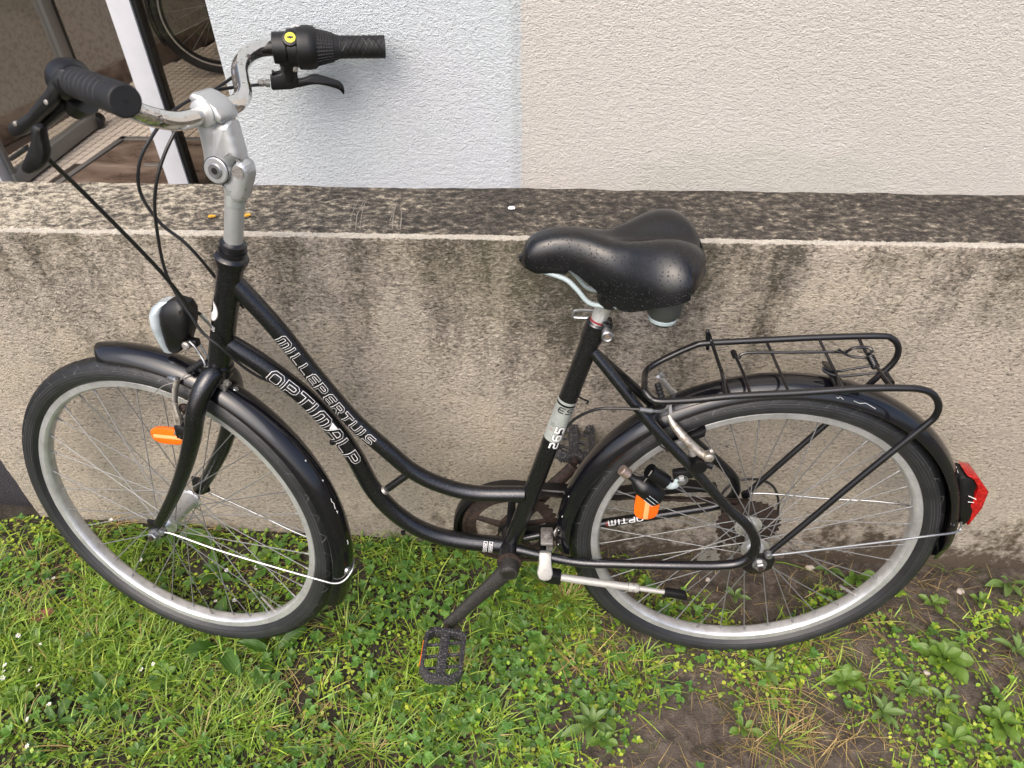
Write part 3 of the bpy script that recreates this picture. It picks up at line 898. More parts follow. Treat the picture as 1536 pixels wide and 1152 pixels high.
for r_ in range(2):
    for k in range(5):
        x0 = .009 + k * .0030; y0 = -.0255 - r_ * .0045
        tt += [[(x0, y0), (x0 + .0018, y0)], [(x0 + .0009 * (k % 2), y0), (x0 + .0009 * (k % 2), y0 - .0025)], [(x0, y0 - .0026), (x0 + .0016, y0 - .0026)]]
lettering(tt, hbs, .0007, None, frame, 'badge')
# words on the far chain stay : OPTIM seen upside down
at_r, L_r = path_frame(rs)
lo_ = len_at(rs, (0.1882, -0.055, 0.308))
frs = on_tube(rs, .0086, R(20), lo_)
sk, W_, _ = word('OPTIM', .0085, 1.2, .5)
sk = [[(-a + W_ / 2 * 0, -(b_ - .00425)) for a, b_ in s_] for s_ in sk]
def frs2(x, y, lift):
    p, t = at_r(lo_ - x)
    v = unit(np.cross(YY, t)); v = v if v[2] > 0 else -v
    th = R(30) + y / .0086
    return p + (.0086 + lift) * (YY * math.cos(th) + v * math.sin(th))
patch(lambda x, y, l: frs2(x, y, l), -.078, .012, -.0145, -.0105, .0003, M['silver_sticker'], 'sticker', frame, 20, 4)
lettering(sk, frs2, .0022, None, frame, 'lettering')
patch(lambda x, y, l: frs2(x, y, l), -.069, -.063, -.005, .004, .0003, M['red_print'], 'sticker', frame, 3, 4)

# ---- wheels --------------------------------------------------------
def make_wheel(kind, matrix, front):
    w = empty('wheel', bike, matrix)
    t = MB(); n = 360
    prof = []; pa_ = []
    for k in range(29):                      # outer casing, open at the bead
        a = R(-128 + 256 * k / 28)
        y = .0222 * math.sin(a); rr = .3035 + .0222 * math.cos(a)
        prof.append((rr, y)); pa_.append(abs(-128 + 256 * k / 28))
    prof[0] = (.2852, prof[0][1] * .62); prof[-1] = (.2852, prof[-1][1] * .62)
    rows = []
    for i in range(n):
        row = []
        for (r_, y_), pa in zip(prof, pa_):
            sh_i = int(pa / 18) if y_ > 0 else -int(pa / 18)
            cut = (22 < pa < 62) and ((i + sh_i) % 8 in (0,))
            cut = cut or (pa < 14 and i % 4 == 0) or (14 <= pa <= 20)
            q = 1 - (.0042 if cut else 0)
            row.append((r_ * q * math.cos(2 * math.pi * i / n), y_ * (1 - (.03 if cut else 0)), r_ * q * math.sin(2 * math.pi * i / n)))
        rows.append(row)
    t.grid(rows, closed_u=True)
    t.build('tyre', M['tyre'], w, ang=24)
    r = MB()
    rp = [(.2868, .0124), (.2858, .0136), (.2760, .0128), (.2748, .0118), (.2722, .0085), (.2714, .004), (.2712, 0)]
    rp = rp + [(a, -b) for a, b in reversed(rp[:-1])] + [(.281, -.0112), (.279, 0), (.281, .0112)]
    rows = [[(a * math.cos(2 * math.pi * i / n), b, a * math.sin(2 * math.pi * i / n)) for a, b in rp] for i in range(n)]
    r.grid(rows, closed_u=True, closed_v=True)
    rim = r.build('rim', M['rim'], w, ang=30)
    h = MB()
    fl = .034 if front else .030
    fr_r = .0225 if front else .024
    if front:
        h.lathe([(-.047, .008), (-.041, .0095), (-.037, .0135), (-.0365, .0225), (-.0335, .0225), (-.033, .0185), (-.018, .0165), (.018, .0165), (.033, .0185), (.0335, .0225), (.0365, .0225), (.037, .0135), (.041, .0095), (.047, .008)], (0, 0, 0), YY, 32)
    else:
        h.lathe([(-.026, .010), (-.024, .0245), (-.021, .0245), (-.020, .016), (-.012, .0115), (.020, .0115), (.030, .016), (.031, .0245), (.034, .0245), (.0345, .017), (.045, .013), (.052, .011)], (0, .0, 0), YY, 32)
    h.build('hub', M['alu'], w)
    a_ = MB(); a_.tube([(0, -.076, 0), (0, .080, 0)], .0045, 10); a_.build('axle', M['rust'], w)
    for sg in (1, -1):
        nb = MB()
        nb.lathe([(0, .0125), (.0022, .0125)], (0, sg * .0665, 0), (0, sg, 0), 20)
        nb.lathe([(.002, .0092), (.009, .0092), (.0105, .0078)], (0, sg * .0665, 0), (0, sg, 0), 6)
        nb.build('axle_nut', M['steel'], w)
    # spokes: 36, three-cross
    sm = MB()
    sm.tube([(0, 0, 0), (0, 0, .955)], .00100, 5)
    sm.tube([(0, 0, .955), (0, 0, 1.0)], .0019, 6)
    s0 = None
    off = .13 if front else .05
    for k in range(36):
        side = 1 if k % 2 == 0 else -1
        grp = (k // 2) % 2
        th = 2 * math.pi * k / 36 + off
        hth = th + (1 if grp else -1) * R(58)
        yh = side * (fl if front or side > 0 else .0225)
        p0 = V((fr_r * .86 * math.cos(hth), yh, fr_r * .86 * math.sin(hth)))
        p1 = V((.2735 * math.cos(th), side * .002, .2735 * math.sin(th)))
        if s0 is None:
            s0 = sm.build('spoke', M['spoke'], w); o = s0
            L0 = np.linalg.norm(p1 - p0)
        else:
            o = s0.copy(); C.objects.link(o); o.parent = w
        dvec = Vector(p1 - p0)
        q = dvec.to_track_quat('Z', 'Y')
        o.matrix_local = Matrix.Translation(Vector(p0)) @ q.to_matrix().to_4x4() @ Matrix.Diagonal((1, 1, dvec.length, 1))
    va = R(-100 - 27) if front else R(-145)
    vd = V((math.cos(va), 0, math.sin(va)))
    vb = MB(); vb.tube([vd * .273, vd * .248], .0032, 8); vb.tube([vd * .252, vd * .232], .0026, 8)
    vb.build('valve', M['dull'], w)
    return w
fwm = (FW @ np.diag([.983, .983, .983, 1])).tolist()
wf = make_wheel('f', fwm, True)
wr = make_wheel('r', RW.tolist(), False)
# spoke reflectors
def reflector(w, cpt, long_dir, L_, Wd, mats=True):
    """oval amber wheel reflector lying in the wheel plane, centre cpt (wheel coords)"""
    ld = unit(long_dir); wd_ = unit(np.cross(YY, ld))
    out = []
    for k in range(28):
        a = 2 * math.pi * k / 28
        cx = abs(math.cos(a)) ** .62 * math.copysign(1, math.cos(a)) * L_ / 2
        cy = abs(math.sin(a)) ** .8 * math.copysign(1, math.sin(a)) * Wd / 2
        out.append((cx, cy))
    b = MB(); b.prism(out, cpt, ld, wd_, .009, .0018)
    o = b.build('reflector', M['orange'], w)
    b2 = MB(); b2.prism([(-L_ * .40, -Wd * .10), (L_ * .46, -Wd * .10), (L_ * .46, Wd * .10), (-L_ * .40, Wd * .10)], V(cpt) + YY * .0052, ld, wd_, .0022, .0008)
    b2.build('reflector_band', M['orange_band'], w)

iFW = np.linalg.inv(FW)
def tofw(p): return V((iFW @ np.array([*p, 1.0]))[:3])
rc_ = tofw((1.007, -0.00808, 0.528)); ra_ = tofw((1.047, -0.0177, 0.5236)); 
reflector(wf, rc_ / .983, rc_ - ra_, .066, .033)
rc_ = V((0.196, 0.016, 0.4113)) - V((0, 0, .325)); ra_ = V((0.1962, 0.016, 0.3774)) - V((0, 0, .325))
reflector(wr, rc_, ra_ - rc_, .064, .043)

# ---- mudguards
def mudguard(name, matrix, a0, a1, Ro, half, taper0=0, taper1=0, parent=bike, dY=0.0, drop=None):
    mt = np.array(matrix)
    n = 90
    b = MB(); rows = []
    for i in range(n + 1):
        t = i / n
        th = R(a0 + (a1 - a0) * t)
        w = half
        e0 = (a1 - a0) * t * math.copysign(1, a1 - a0); e1 = abs(a1 - a0) - e0
        if taper0 and e0 < taper0: w = half * (0.55 + .45 * math.sqrt(max(0, 1 - (1 - e0 / taper0) ** 2)))
        if taper1 and e1 < taper1: w = half * max(.16, (e1 / taper1) ** .8)
        row = []
        ks = 14
        for k in range(ks + 1):
            u = -1 + 2 * k / ks
            y = w * math.sin(u * R(78)) / math.sin(R(78))
            dr = -(.0195 * (w / half) ** .5) * (1 - math.cos(u * R(78))) / (1 - math.cos(R(78)))
            row.append((y, dr))
        lip = [(-w * 1.03, row[0][1] - .0035)] ; lip2 = [(w * 1.03, row[-1][1] - .0035)]
        outer = lip + row + lip2
        inner = [(y * .965, dr - .0016) for y, dr in reversed(outer)]
        pr = outer + inner
        rr = Ro + (drop(t) if drop else 0)
        rows.append([tuple((mt @ np.array([(rr + dr) * math.cos(th), y + dY, (rr + dr) * math.sin(th), 1.0]))[:3]) for y, dr in pr])
    b.grid(rows, closed_v=True)
    m_ = len(rows[0])
    b.add([rows[0][k] for k in range(m_)], [tuple(range(m_))]); b.add([rows[-1][k] for k in range(m_)], [tuple(reversed(range(m_)))])
    return b.build(name, M['gloss'], parent)
mgf = mudguard('mudguard', FW.tolist(), 79, 203, .3465, .0262, taper0=5)
mgr = mudguard('mudguard', RW.tolist(), -5, 188, .3495, .0285, taper1=9)
# chips along the mudguards
def chip(parent, path, w):
    b = MB(); b.tube(path, w, 5); b.build('paint_chip', M['wprint'], parent)
def surf(mt, th, y, Ro, half):
    u = math.asin(min(1, abs(y) / half) * math.sin(R(78)))
    dr = -.0195 * (1 - math.cos(u)) / (1 - math.cos(R(78)))
    rr = Ro + dr + .0004
    return tuple((np.array(mt) @ np.array([rr * math.cos(th), y, rr * math.sin(th), 1.0]))[:3])
for (a0, a1, y) in ((161, 164.5, .008), (165.2, 166.0, .0075), (155, 155.5, .004), (176, 177.5, .006), (147.5, 147.9, .009)):
    chip(mgf, [surf(FW, R(a0 + (a1 - a0) * k / 4), y + .0012 * math.sin(k * 2.1), .3465, .027) for k in range(5)], .00048)
for (a0, a1, y) in ((151, 155, .006), (150, 150.4, .004), (149.5, 149.8, .007), (106, 112.5, .0262), (101, 103, .0262), (17, 17.4, .016), (9, 9.7, .018), (3, 3.4, .016), (-3, -2.4, .017)):
    chip(mgr, [surf(RW, R(a0 + (a1 - a0) * k / 4), y + .0009 * math.sin(k * 2.1), .3495, .0285) for k in range(5)], .00042)
for th in (117.5, 121.5):
    b = MB(); p = V(surf(FW, R(180 - (180 - th)), .0, .3465, .027)); nrm = FX * math.cos(R(th)) + FZ * math.sin(R(th))
    b.lathe([(0, .0048), (.0012, .0040), (.002, .0015)], p, nrm, 14); b.build('rivet', M['steel'], mgf)

# mudguard stays (steel rods)
def rod(path, r, mat, name, parent, k=6, n=8): return MB().tube(smooth(path, k), r, n).build(name, mat, parent)
rod([(1.04, 0.05251, 0.3579), (1.016, 0.05651, 0.3562), (0.9356, 0.07223, 0.3353), (0.8299, 0.08828, 0.3106), (0.7603, 0.09677, 0.2933), (0.7355, 0.09738, 0.286), (0.719, 0.09105, 0.2878), (0.706, 0.07674, 0.3012), (0.7083, 0.05728, 0.3049), (0.7143, 0.04933, 0.308)], .0020, M['steel'], 'mudguard_stay', bike)
rod([(1.014, -0.07373, 0.337), (0.994, -0.06645, 0.3341), (0.9015, -0.03444, 0.3142), (0.8328, -0.00601, 0.3036), (0.7698, 0.0203, 0.3021)], .0018, M['steel'], 'mudguard_stay', bike)
rod([(-0.01015, 0.07, 0.3508), (-0.03494, 0.068, 0.3526), (-0.1203, 0.058, 0.3591), (-0.2216, 0.048, 0.3693), (-0.2883, 0.042, 0.3779), (-0.3219, 0.036, 0.3782), (-0.3369, 0.03, 0.3812), (-0.3363, 0.026, 0.3947)], .0021, M['steel'], 'mudguard_stay', bike)
rod([(-0.00372, -0.07, 0.3604), (-0.04825, -0.066, 0.3637), (-0.1417, -0.056, 0.3642), (-0.2222, -0.045, 0.3705), (-0.2786, -0.034, 0.3729)], .0019, M['steel'], 'mudguard_stay', bike)
for p, ax_ in (((1.04, 0.05251, 0.3579), FY), ((-0.00926, 0.072, 0.353), YY)):
    MB().lathe([(-.006, .0062), (.002, .0062), (.0045, .005)], p, ax_, 14).build('stay_bolt', M['steel'], bike)
bz = MB(); bz.lathe([(-.002, .0075), (.002, .0075), (.005, .004)], (0.7137, 0.08282, 0.3046), unit(FX * -1 + FZ * -.2), 14); bz.build('stay_bolt', M['steel'], bike)

# ---- fork
fk = MB()
CR = V((0.8948, -0.00217, 0.6592))
fk.tube([HB - HAX * .030, HB - HAX * .004], .0180, 24)
def blade(pts, rad): fk.tube(smooth(pts, 8), rad, 18)
blade([(0.8838, 0.00082, 0.6563), (0.8849, 0.0157, 0.6745), (0.8962, 0.03232, 0.6634), (0.9081, 0.04346, 0.6409), (0.9191, 0.05013, 0.6119), (0.9314, 0.0519, 0.5753), (0.9581, 0.0518, 0.5154), (0.9925, 0.05112, 0.4517), (1.041, 0.04678, 0.3752)], [.0150, .0158, .0158, .0152, .0148, .0142, .0128, .0112, .0100])
blade([(0.8833, 0.00076, 0.6589), (0.8794, -0.01616, 0.6496), (0.8848, -0.03367, 0.6171), (0.8994, -0.04803, 0.5674), (0.9229, -0.05576, 0.5099), (0.9505, -0.06045, 0.4532), (0.9861, -0.06703, 0.3949), (1.024, -0.07431, 0.3379)], [.0150, .0158, .0158, .0152, .0146, .0138, .0122, .0108])
fork = fk.build('fork', M['frame'], bike)
hubf = FW[:3, 3]
for sg, (cx, cy) in ((1, (236, 790)), (-1, (302, 738))):
    c = hubf + FY * (sg * .0625)
    b = MB(); b.prism([(-.006, .030), (.010, .030), (.012, .010), (.013, -.004), (.004, -.011), (-.008, -.009), (-.024, .002), (-.024, .012), (-.012, .014)], c, FX, FZ, .0045, .001)
    b.build('fork_end', M['rack'], fork)

def plate(P3, th, nrm_, bev=.003):
    """prism from 3D outline points lying about one plane"""
    P3 = [V(p) for p in P3]; o_ = sum(P3) / len(P3); nz = unit(nrm_)
    ux = unit((P3[1] - P3[0]) - nz * ((P3[1] - P3[0]) @ nz)); uy = np.cross(nz, ux)
    b_ = MB(); b_.prism([((p - o_) @ ux, (p - o_) @ uy) for p in P3], o_, ux, uy, th, bev); return b_
# ---- headset, stem, handlebar
hs = MB()
hs.lathe([(-.002, .0186), (-.001, .0232), (.006, .0240), (.010, .0215), (.0115, .0185), (.014, .0185), (.0145, .0200), (.0185, .0200), (.019, .0172), (.0235, .0172), (.024, .0192), (.0290, .0188), (.0305, .0165), (.0325, .0150)], HT + HAX * .001, HAX, 32)
hs.build('headset', M['rack'], bike)
HL = MB(); HL.lathe([(-.012, .0185), (-.011, .0222), (-.003, .0228), (-.001, .0195)], HB, HAX, 30); HL.build('headset', M['rack'], bike)
sm_ = MB()
Q0 = HT + HAX * .028
PV = V((0.8076, 0.01071, 0.9953)) - FY * .016
Q1 = V((0.7989, 2e-05, 0.9471)); Q2 = V((0.7952, -0.00038, 0.9648)); Q3 = V((0.7939, -0.00157, 0.9845))
sm_.tube([Q0, Q0 + (Q1 - Q0) * .5, Q1], .0129, 28)
stem = sm_.build('stem', M['satin'], bike)
lo = MB()
lo.tube(smooth([Q1 - HAX * .001, (0.7957, 3e-05, 0.9575), (0.7934, -0.00022, 0.9685)], 6), [.0130, .0138, .0150], 24)
l2 = plate([V(p) - FY * .010 for p in [(0.7973, 0.00806, 0.9827), (0.7903, 0.00871, 0.9973), (0.7812, 0.01014, 1.008), (0.7725, 0.01226, 1.009), (0.7664, 0.01433, 1.002), (0.7652, 0.01561, 0.9894), (0.7707, 0.01522, 0.9766), (0.7772, 0.01458, 0.9635), (0.7818, 0.01442, 0.9504), (0.8059, 0.00855, 0.9477), (0.8045, 0.00807, 0.9588), (0.8072, 0.00664, 0.9684), (0.8108, 0.0053, 0.9742)]], .0285, FY, .009)
lo.add(l2.v, l2.f)
lo.build('stem_lower_joint', M['satin'], stem)
dk = MB(); dk.lathe([(0, .0082), (.0012, .0082)], V((0.7775, 0.01214, 0.9942)) + FY * .0044, FY, 24); dk.build('stem_recess', M['dull'], stem)
ua = MB()
ua.tube(smooth([(0.813, -0.00717, 0.995), (0.8108, -0.00834, 1.018), (0.8094, -0.00941, 1.036), (0.8089, -0.0107, 1.055)], 6), [.0165, .0165, .0175, .0190, .0195], 28, flat=(FY, .95))
ua.lathe([(-.0205, .0158), (-.019, .0176), (.019, .0176), (.0205, .0158)], PV, FY, 30)
u2 = plate([V(p) - FY * .012 for p in [(0.8181, -0.00032, 1.051), (0.821, 0.00017, 1.035), (0.8221, 0.00117, 1.018), (0.8229, 0.00215, 1.003), (0.8251, 0.00262, 0.9895), (0.8222, 0.004, 0.981), (0.8122, 0.00676, 0.9775), (0.8013, 0.00909, 0.983), (0.7932, 0.01033, 0.9934), (0.7892, 0.01059, 1.003), (0.7814, 0.01216, 1.008), (0.7741, 0.01408, 1.007), (0.7746, 0.01311, 1.018), (0.7762, 0.01159, 1.033), (0.778, 0.01013, 1.046), (0.7784, 0.00918, 1.058)]], .031, FY, .0105)
ua.add(u2.v, u2.f)
ua.build('stem_arm', M['satin'], stem)
gp = MB(); gp.lathe([(.0005, .0182), (.0020, .0182)], PV + FY * .0172, FY, 30); gp.build('stem_joint_gap', M['gasket'], stem)
bo = MB(); bo.lathe([(0, .0100), (.0016, .0100), (.0024, .0090), (.0024, .0046), (.0006, .0042)], PV + FY * .0202, FY, 26); bo.build('pivot_bolt', M['steel'], stem)
bo = MB(); bo.lathe([(0, .0046), (.001, .0046)], PV + FY * .0212, FY, 6); bo.build('bolt_socket', M['dark_bolt'], stem)
CLc = V((0.8057, -0.01064, 1.065))
ex = unit(V((0.8026, -0.01088, 1.078)) - V((0.8074, -0.0102, 1.053)))
cl = MB()
cl.lathe([(-.0225, .0155), (-.0215, .0170), (-.006, .0180), (.006, .0180), (.0215, .0170), (.0225, .0155)], CLc, FY, 32)
cl.build('bar_clamp', M['satin'], stem)
fp_ = MB()
upb = unit(FZ * .80 - FX * .60)
fpx = unit(np.cross(FY, upb))
fp_.prism([(-.0255, -.010), (-.0235, .0015), (-.011, .0060), (.011, .0060), (.0235, .0015), (.0255, -.010)], CLc + upb * .0125, fpx, upb, .040, .0045)
fp_.build('clamp_cap', M['satin'], stem)
for px_, s_ in (((0.8198, -0.00695, 1.078), 1), ((0.7906, -0.00719, 1.069), -1)):
    b = MB(); b.lathe([(-.004, .0062), (.0012, .0062), (.0020, .0050), (.0020, .0032), (-.001, .0030)], V(px_) - upb * .0015, upb, 18); b.build('clamp_bolt', M['dull'], stem)
stk = MB()
qf = lambda x, y, l: Q1 + HAX * (y - .0) + (.0131 + l) * (FY * math.cos(x / .013) + unit(np.cross(FY, HAX)) * math.sin(x / .013))
patch(lambda x, y, l: qf(x, y, l), -.020, .004, -.003, .013, .0012, M['silver_sticker'], 'sticker', stem)

bar_r = [(0.808, -0.01108, 1.063), (0.7916, -0.03184, 1.064), (0.7838, -0.04657, 1.065), (0.7819, -0.06515, 1.071), (0.7905, -0.09072, 1.08), (0.798, -0.1139, 1.089), (0.7994, -0.1376, 1.096), (0.7944, -0.1605, 1.101), (0.7826, -0.1814, 1.102), (0.7618, -0.1946, 1.1), (0.6912, -0.2139, 1.097), (0.6232, -0.2255, 1.095)]
bar_l = [(0.808, -0.01108, 1.063), (0.8177, 0.00924, 1.063), (0.8313, 0.03653, 1.066), (0.8434, 0.0667, 1.079), (0.8559, 0.0862, 1.093), (0.8639, 0.1137, 1.114), (0.8683, 0.1421, 1.133), (0.8607, 0.1761, 1.147), (0.8055, 0.2329, 1.153), (0.7616, 0.2787, 1.158)]
barp = smooth(list(reversed(bar_l)), 8)[:-1] + smooth(bar_r, 8)
hbz = MB().tube(barp, .0116, 24)
hbar = hbz.build('handlebar', M['chrome'], bike)
# grips
def axis_parts(a, b): a, b = V(a), V(b); return a, unit(b - a), np.linalg.norm(b - a)
# left grip: ribs
ga, gx, gl = axis_parts((0.8718, 0.165, 1.147), (0.7565, 0.2841, 1.159))
prof = [(0.0, .0150)]
for k in range(9):
    d0 = .008 + k * (gl - .035) / 9
    prof += [(d0, .0150), (d0 + .001, .0137), (d0 + .0022, .0137), (d0 + .0032, .0152)]
prof += [(gl - .024, .0150), (gl - .016, .0146), (gl - .004, .0150), (gl - .001, .0146), (gl, .0130)]
lg = MB(); lg.lathe(prof, ga, gx, 36); lgo = lg.build('grip', M['rubber'], hbar, ang=25)
e_ = MB(); e_.lathe([(0, .0016), (.0004, .0016)], ga + gx * gl, gx, 10); e_.build('grip_hole', M['gasket'], lgo)
# left shifter / clamp and brake lever
sh = MB()
sh.lathe([(-.014, .0150), (-.012, .0200), (.006, .0215), (.014, .0190), (.020, .0160)], ga, gx, 28)
sh.build('shifter', M['plastic'], hbar)
lv = plate([(0.8645, 0.1791, 1.163), (0.8568, 0.181, 1.163), (0.8528, 0.1823, 1.159), (0.8558, 0.182, 1.152), (0.8679, 0.1797, 1.142), (0.8753, 0.1786, 1.133), (0.8864, 0.1765, 1.124), (0.9122, 0.1712, 1.108), (0.9358, 0.1665, 1.092), (0.9443, 0.1647, 1.088), (0.9498, 0.1631, 1.091), (0.9519, 0.162, 1.098), (0.9463, 0.163, 1.104), (0.9359, 0.1654, 1.107), (0.9209, 0.1685, 1.115), (0.9022, 0.1721, 1.13), (0.8861, 0.1752, 1.142), (0.8756, 0.1768, 1.156)], .020, FY, .004)
lvo = lv.build('brake_lever_mount', M['plastic'], hbar)
for p in ((0.8912, 0.1857, 1.13), (0.9387, 0.1757, 1.105)):
    b = MB(); b.lathe([(-.002, .0026), (.0006, .0026), (.0009, .002)], p, FY, 14); b.build('lever_screw', M['dull'], lvo)
bl = plate([(0.8953, 0.2059, 1.116), (0.8862, 0.2084, 1.112), (0.8896, 0.2081, 1.106), (0.8908, 0.2085, 1.096), (0.892, 0.2089, 1.087), (0.8979, 0.2082, 1.077), (0.9079, 0.2063, 1.068), (0.9196, 0.2039, 1.062), (0.9273, 0.2019, 1.063), (0.9302, 0.2007, 1.068), (0.9225, 0.202, 1.077), (0.9121, 0.2037, 1.089), (0.9036, 0.205, 1.101), (0.9007, 0.205, 1.11)], .013, FY, .004)
bl.build('brake_lever', M['plastic'], hbar)
b = plate([(0.8814, 0.1616, 1.132), (0.8744, 0.1639, 1.125), (0.8845, 0.1622, 1.115), (0.9011, 0.1587, 1.105), (0.9186, 0.1552, 1.094), (0.9313, 0.1525, 1.088), (0.9402, 0.1503, 1.087), (0.9292, 0.1522, 1.098), (0.9043, 0.1572, 1.115)], .016, FY, .004); b.build('lever_link', M['plastic'], hbar)
ud = MB()
ud.tube(smooth([V((0.864, 0.1664, 1.127)), V((0.8778, 0.1638, 1.115))], 3), [.017, .011], 14)
ud.build('shifter_body', M['plastic'], hbar)
b = MB(); b.tube([V((0.9347, 0.178, 1.08)), V((0.9728, 0.1545, 1.06))], .0026, 8); b.build('barrel_adjuster', M['cable'], hbar)

# right: shifter body, twist grip, grip, lever
ra, rx, rl = axis_parts((0.7726, -0.1891, 1.101), (0.6182, -0.2248, 1.095))
px2 = rl / 168.0                                   # metres along the grip per photo pixel
D = lambda p: (p - 409) * px2
prof = [(D(409), .0155), (D(410), .0212), (D(429), .0218), (D(430), .0200), (D(431.5), .0200), (D(432), .0250), (D(444), .0262), (D(447), .0295), (D(462), .0300), (D(470), .0290), (D(474), .0262)]
rb_ = MB(); rb_.lathe(prof, ra, rx, 40); rb_.build('shifter', M['plastic'], hbar)
tg = MB(); prof = []
x0, x1 = D(473), D(500)
prof.append((x0, .0235))
for k in range(7):
    t = k / 7
    r0 = .0245 - .0055 * t
    d0 = x0 + (x1 - x0) * t
    prof += [(d0 + .0008, r0), (d0 + (x1 - x0) / 7 - .0012, r0 - .0003), (d0 + (x1 - x0) / 7 - .0006, r0 - .0016)]
prof += [(x1, .0186), (D(504), .0172), (D(508), .0158), (D(509), .0158)]
tg.lathe(prof, ra, rx, 40)
tgo = tg.build('twist_grip', M['rubber'], hbar, ang=20)
perp = unit(FZ - rx * (FZ @ rx)); per2 = np.cross(rx, perp)
rbs = MB()
for k in range(30):
    a = 2 * math.pi * k / 30
    o1 = perp * math.cos(a) + per2 * math.sin(a)
    rbs.tube([ra + rx * (x0 + .001) + o1 * .0242, ra + rx * (x1 - .001) + o1 * .0188], .0012, 4)
rbs.build('grip_ribs', M['rubber'], tgo)
gg = MB(); gg.lathe([(D(508), .0150), (D(509.5), .0160), (D(512), .0152), (D(572), .0150), (D(573), .0158), (D(577), .0156), (D(577.6), .014)], ra, rx, 36)
ggo = gg.build('grip', M['rubber'], hbar, ang=25)
def gsurf(t, a, lift=.0002): return ra + rx * t + (perp * math.cos(a) + per2 * math.sin(a)) * (.0151 + lift)
dm = MB()
for sg in (1, -1):
    for k in range(7):
        pth = [gsurf(D(512) + (D(572) - D(512)) * j / 16, sg * (j / 16 * 3.2 * math.pi / 1.6) + k * 2 * math.pi / 7) for j in range(17)]
        dm.tube(pth, .0007, 4)
dm.build('grip_pattern', M['gasket'], ggo)
# disc badge on the shifter
vd = unit(FY * .80 + FZ * .55 - FX * .1); vd = unit(vd - rx * (vd @ rx))
yc = V((0.746, -0.1916, 1.1)) 
yc = ra + rx * D(438) + vd * .0235
b = MB(); b.lathe([(-.004, .0118), (.0035, .0112), (.0042, .0098)], yc, vd, 26); b.build('badge_boss', M['plastic'], hbar)
b = MB(); b.lathe([(0, .0074), (.0006, .0074)], yc + vd * .0042, vd, 26); bdg = b.build('badge', M['yellow'], hbar)
e1 = rx; e2 = np.cross(vd, rx)
bb = MB()
for (x0_, y0_, x1_, y1_) in ((-.005, .0012, .005, .0012), (-.005, -.0012, .005, -.0012)):
    bb.tube([yc + vd * .0050 + e1 * x0_ + e2 * y0_, yc + vd * .0050 + e1 * x1_ + e2 * y1_], .00035, 4)
bb.prism([(-.0042, 0), (0, .0022), (.0042, 0), (0, -.0022)], yc + vd * .0050, e1, e2, .0006)
bb.build('badge_emblem', M['bprint'], bdg)
b = MB()
for q in (447.5, 454):
    b.box(ra + rx * D(q) + unit(perp * 1 + FY * .25) * .0302, (.0026, .0016, .0006), (rx, FY, perp), .0002)
b.build('shift_mark', M['wprint'], hbar)
# lever body
bm_ = MB()
bm_.tube(smooth([ra + rx * D(430), (0.7557, -0.1958, 1.081), (0.7561, -0.1971, 1.07), (0.759, -0.1988, 1.056)], 5), [.020, .0160, .0130, .0120], 16, flat=(rx, .85))
PO = V((0.7626, -0.1977, 1.057))
pe1 = unit(V((0.7262, -0.209, 1.054)) - V((0.7805, -0.192, 1.058))); pe2 = unit(V((0.761, -0.198, 1.066)) - V((0.7642, -0.1974, 1.047)))
u_ = np.linalg.norm(V((0.7536, -0.2006, 1.056)) - V((0.7716, -0.1949, 1.057))) / 20
def o2(pts): return [((x - 430) * u_, (118 - y) * u_ * 1.06) for x, y in pts]
bm_.prism(o2([(405, 114), (412, 110.5), (421, 108.5), (422, 96), (446, 96), (447, 104), (445, 112), (448, 117), (446, 128), (438, 131.5), (407, 132.5), (406, 124)]), PO, pe1, pe2, .022, .003)
bmo = bm_.build('brake_lever_mount', M['plastic'], hbar)
for q in ((427, 99), (442, 100.5)):
    b = MB(); c_ = PO + pe1 * (q[0] - 430) * u_ + pe2 * (118 - q[1]) * u_ + np.cross(pe1, pe2) * 0
    nrm = unit(np.cross(pe1, pe2)); nrm = nrm if nrm @ FY > 0 else -nrm
    b.lathe([(-.002, .0048), (.003, .0042), (.0036, .0028)], c_ + nrm * .0115, nrm, 14); b.build('mount_screw', M['dull' if q[0] > 430 else 'dark_bolt'], bmo)
bl = MB()
nrm = unit(np.cross(pe1, pe2))
bl.prism(o2([(438, 119), (446, 118), (456, 117.2), (466, 112.6), (476, 112), (490, 115.5), (503, 119.5), (511, 122.5), (516, 126), (518.5, 133), (519.5, 139.5), (516, 140.5), (513.5, 135), (505, 131.5), (492, 128), (478, 125.5), (466, 126), (450, 129.5), (438, 131.5)]), PO + nrm * .001, pe1, pe2, .013, .003)
bl.build('brake_lever', M['plastic'], hbar)
b = MB(); b.lathe([(0, .0058), (.006, .0058), (.007, .0042), (.009, .0042), (.0095, .0052), (.016, .0050), (.017, .003)], V((0.7863, -0.1909, 1.052)), -pe1, 14); b.build('barrel_adjuster', M['dull'], hbar)
b = MB(); b.tube([V((0.768, -0.1915, 1.067)), V((0.7772, -0.1898, 1.067))], .0022, 8); b.lathe([(0, .0038), (.003, .0038)], V((0.7772, -0.1898, 1.067)), -pe1, 10); b.build('reach_screw', M['plastic'], hbar)

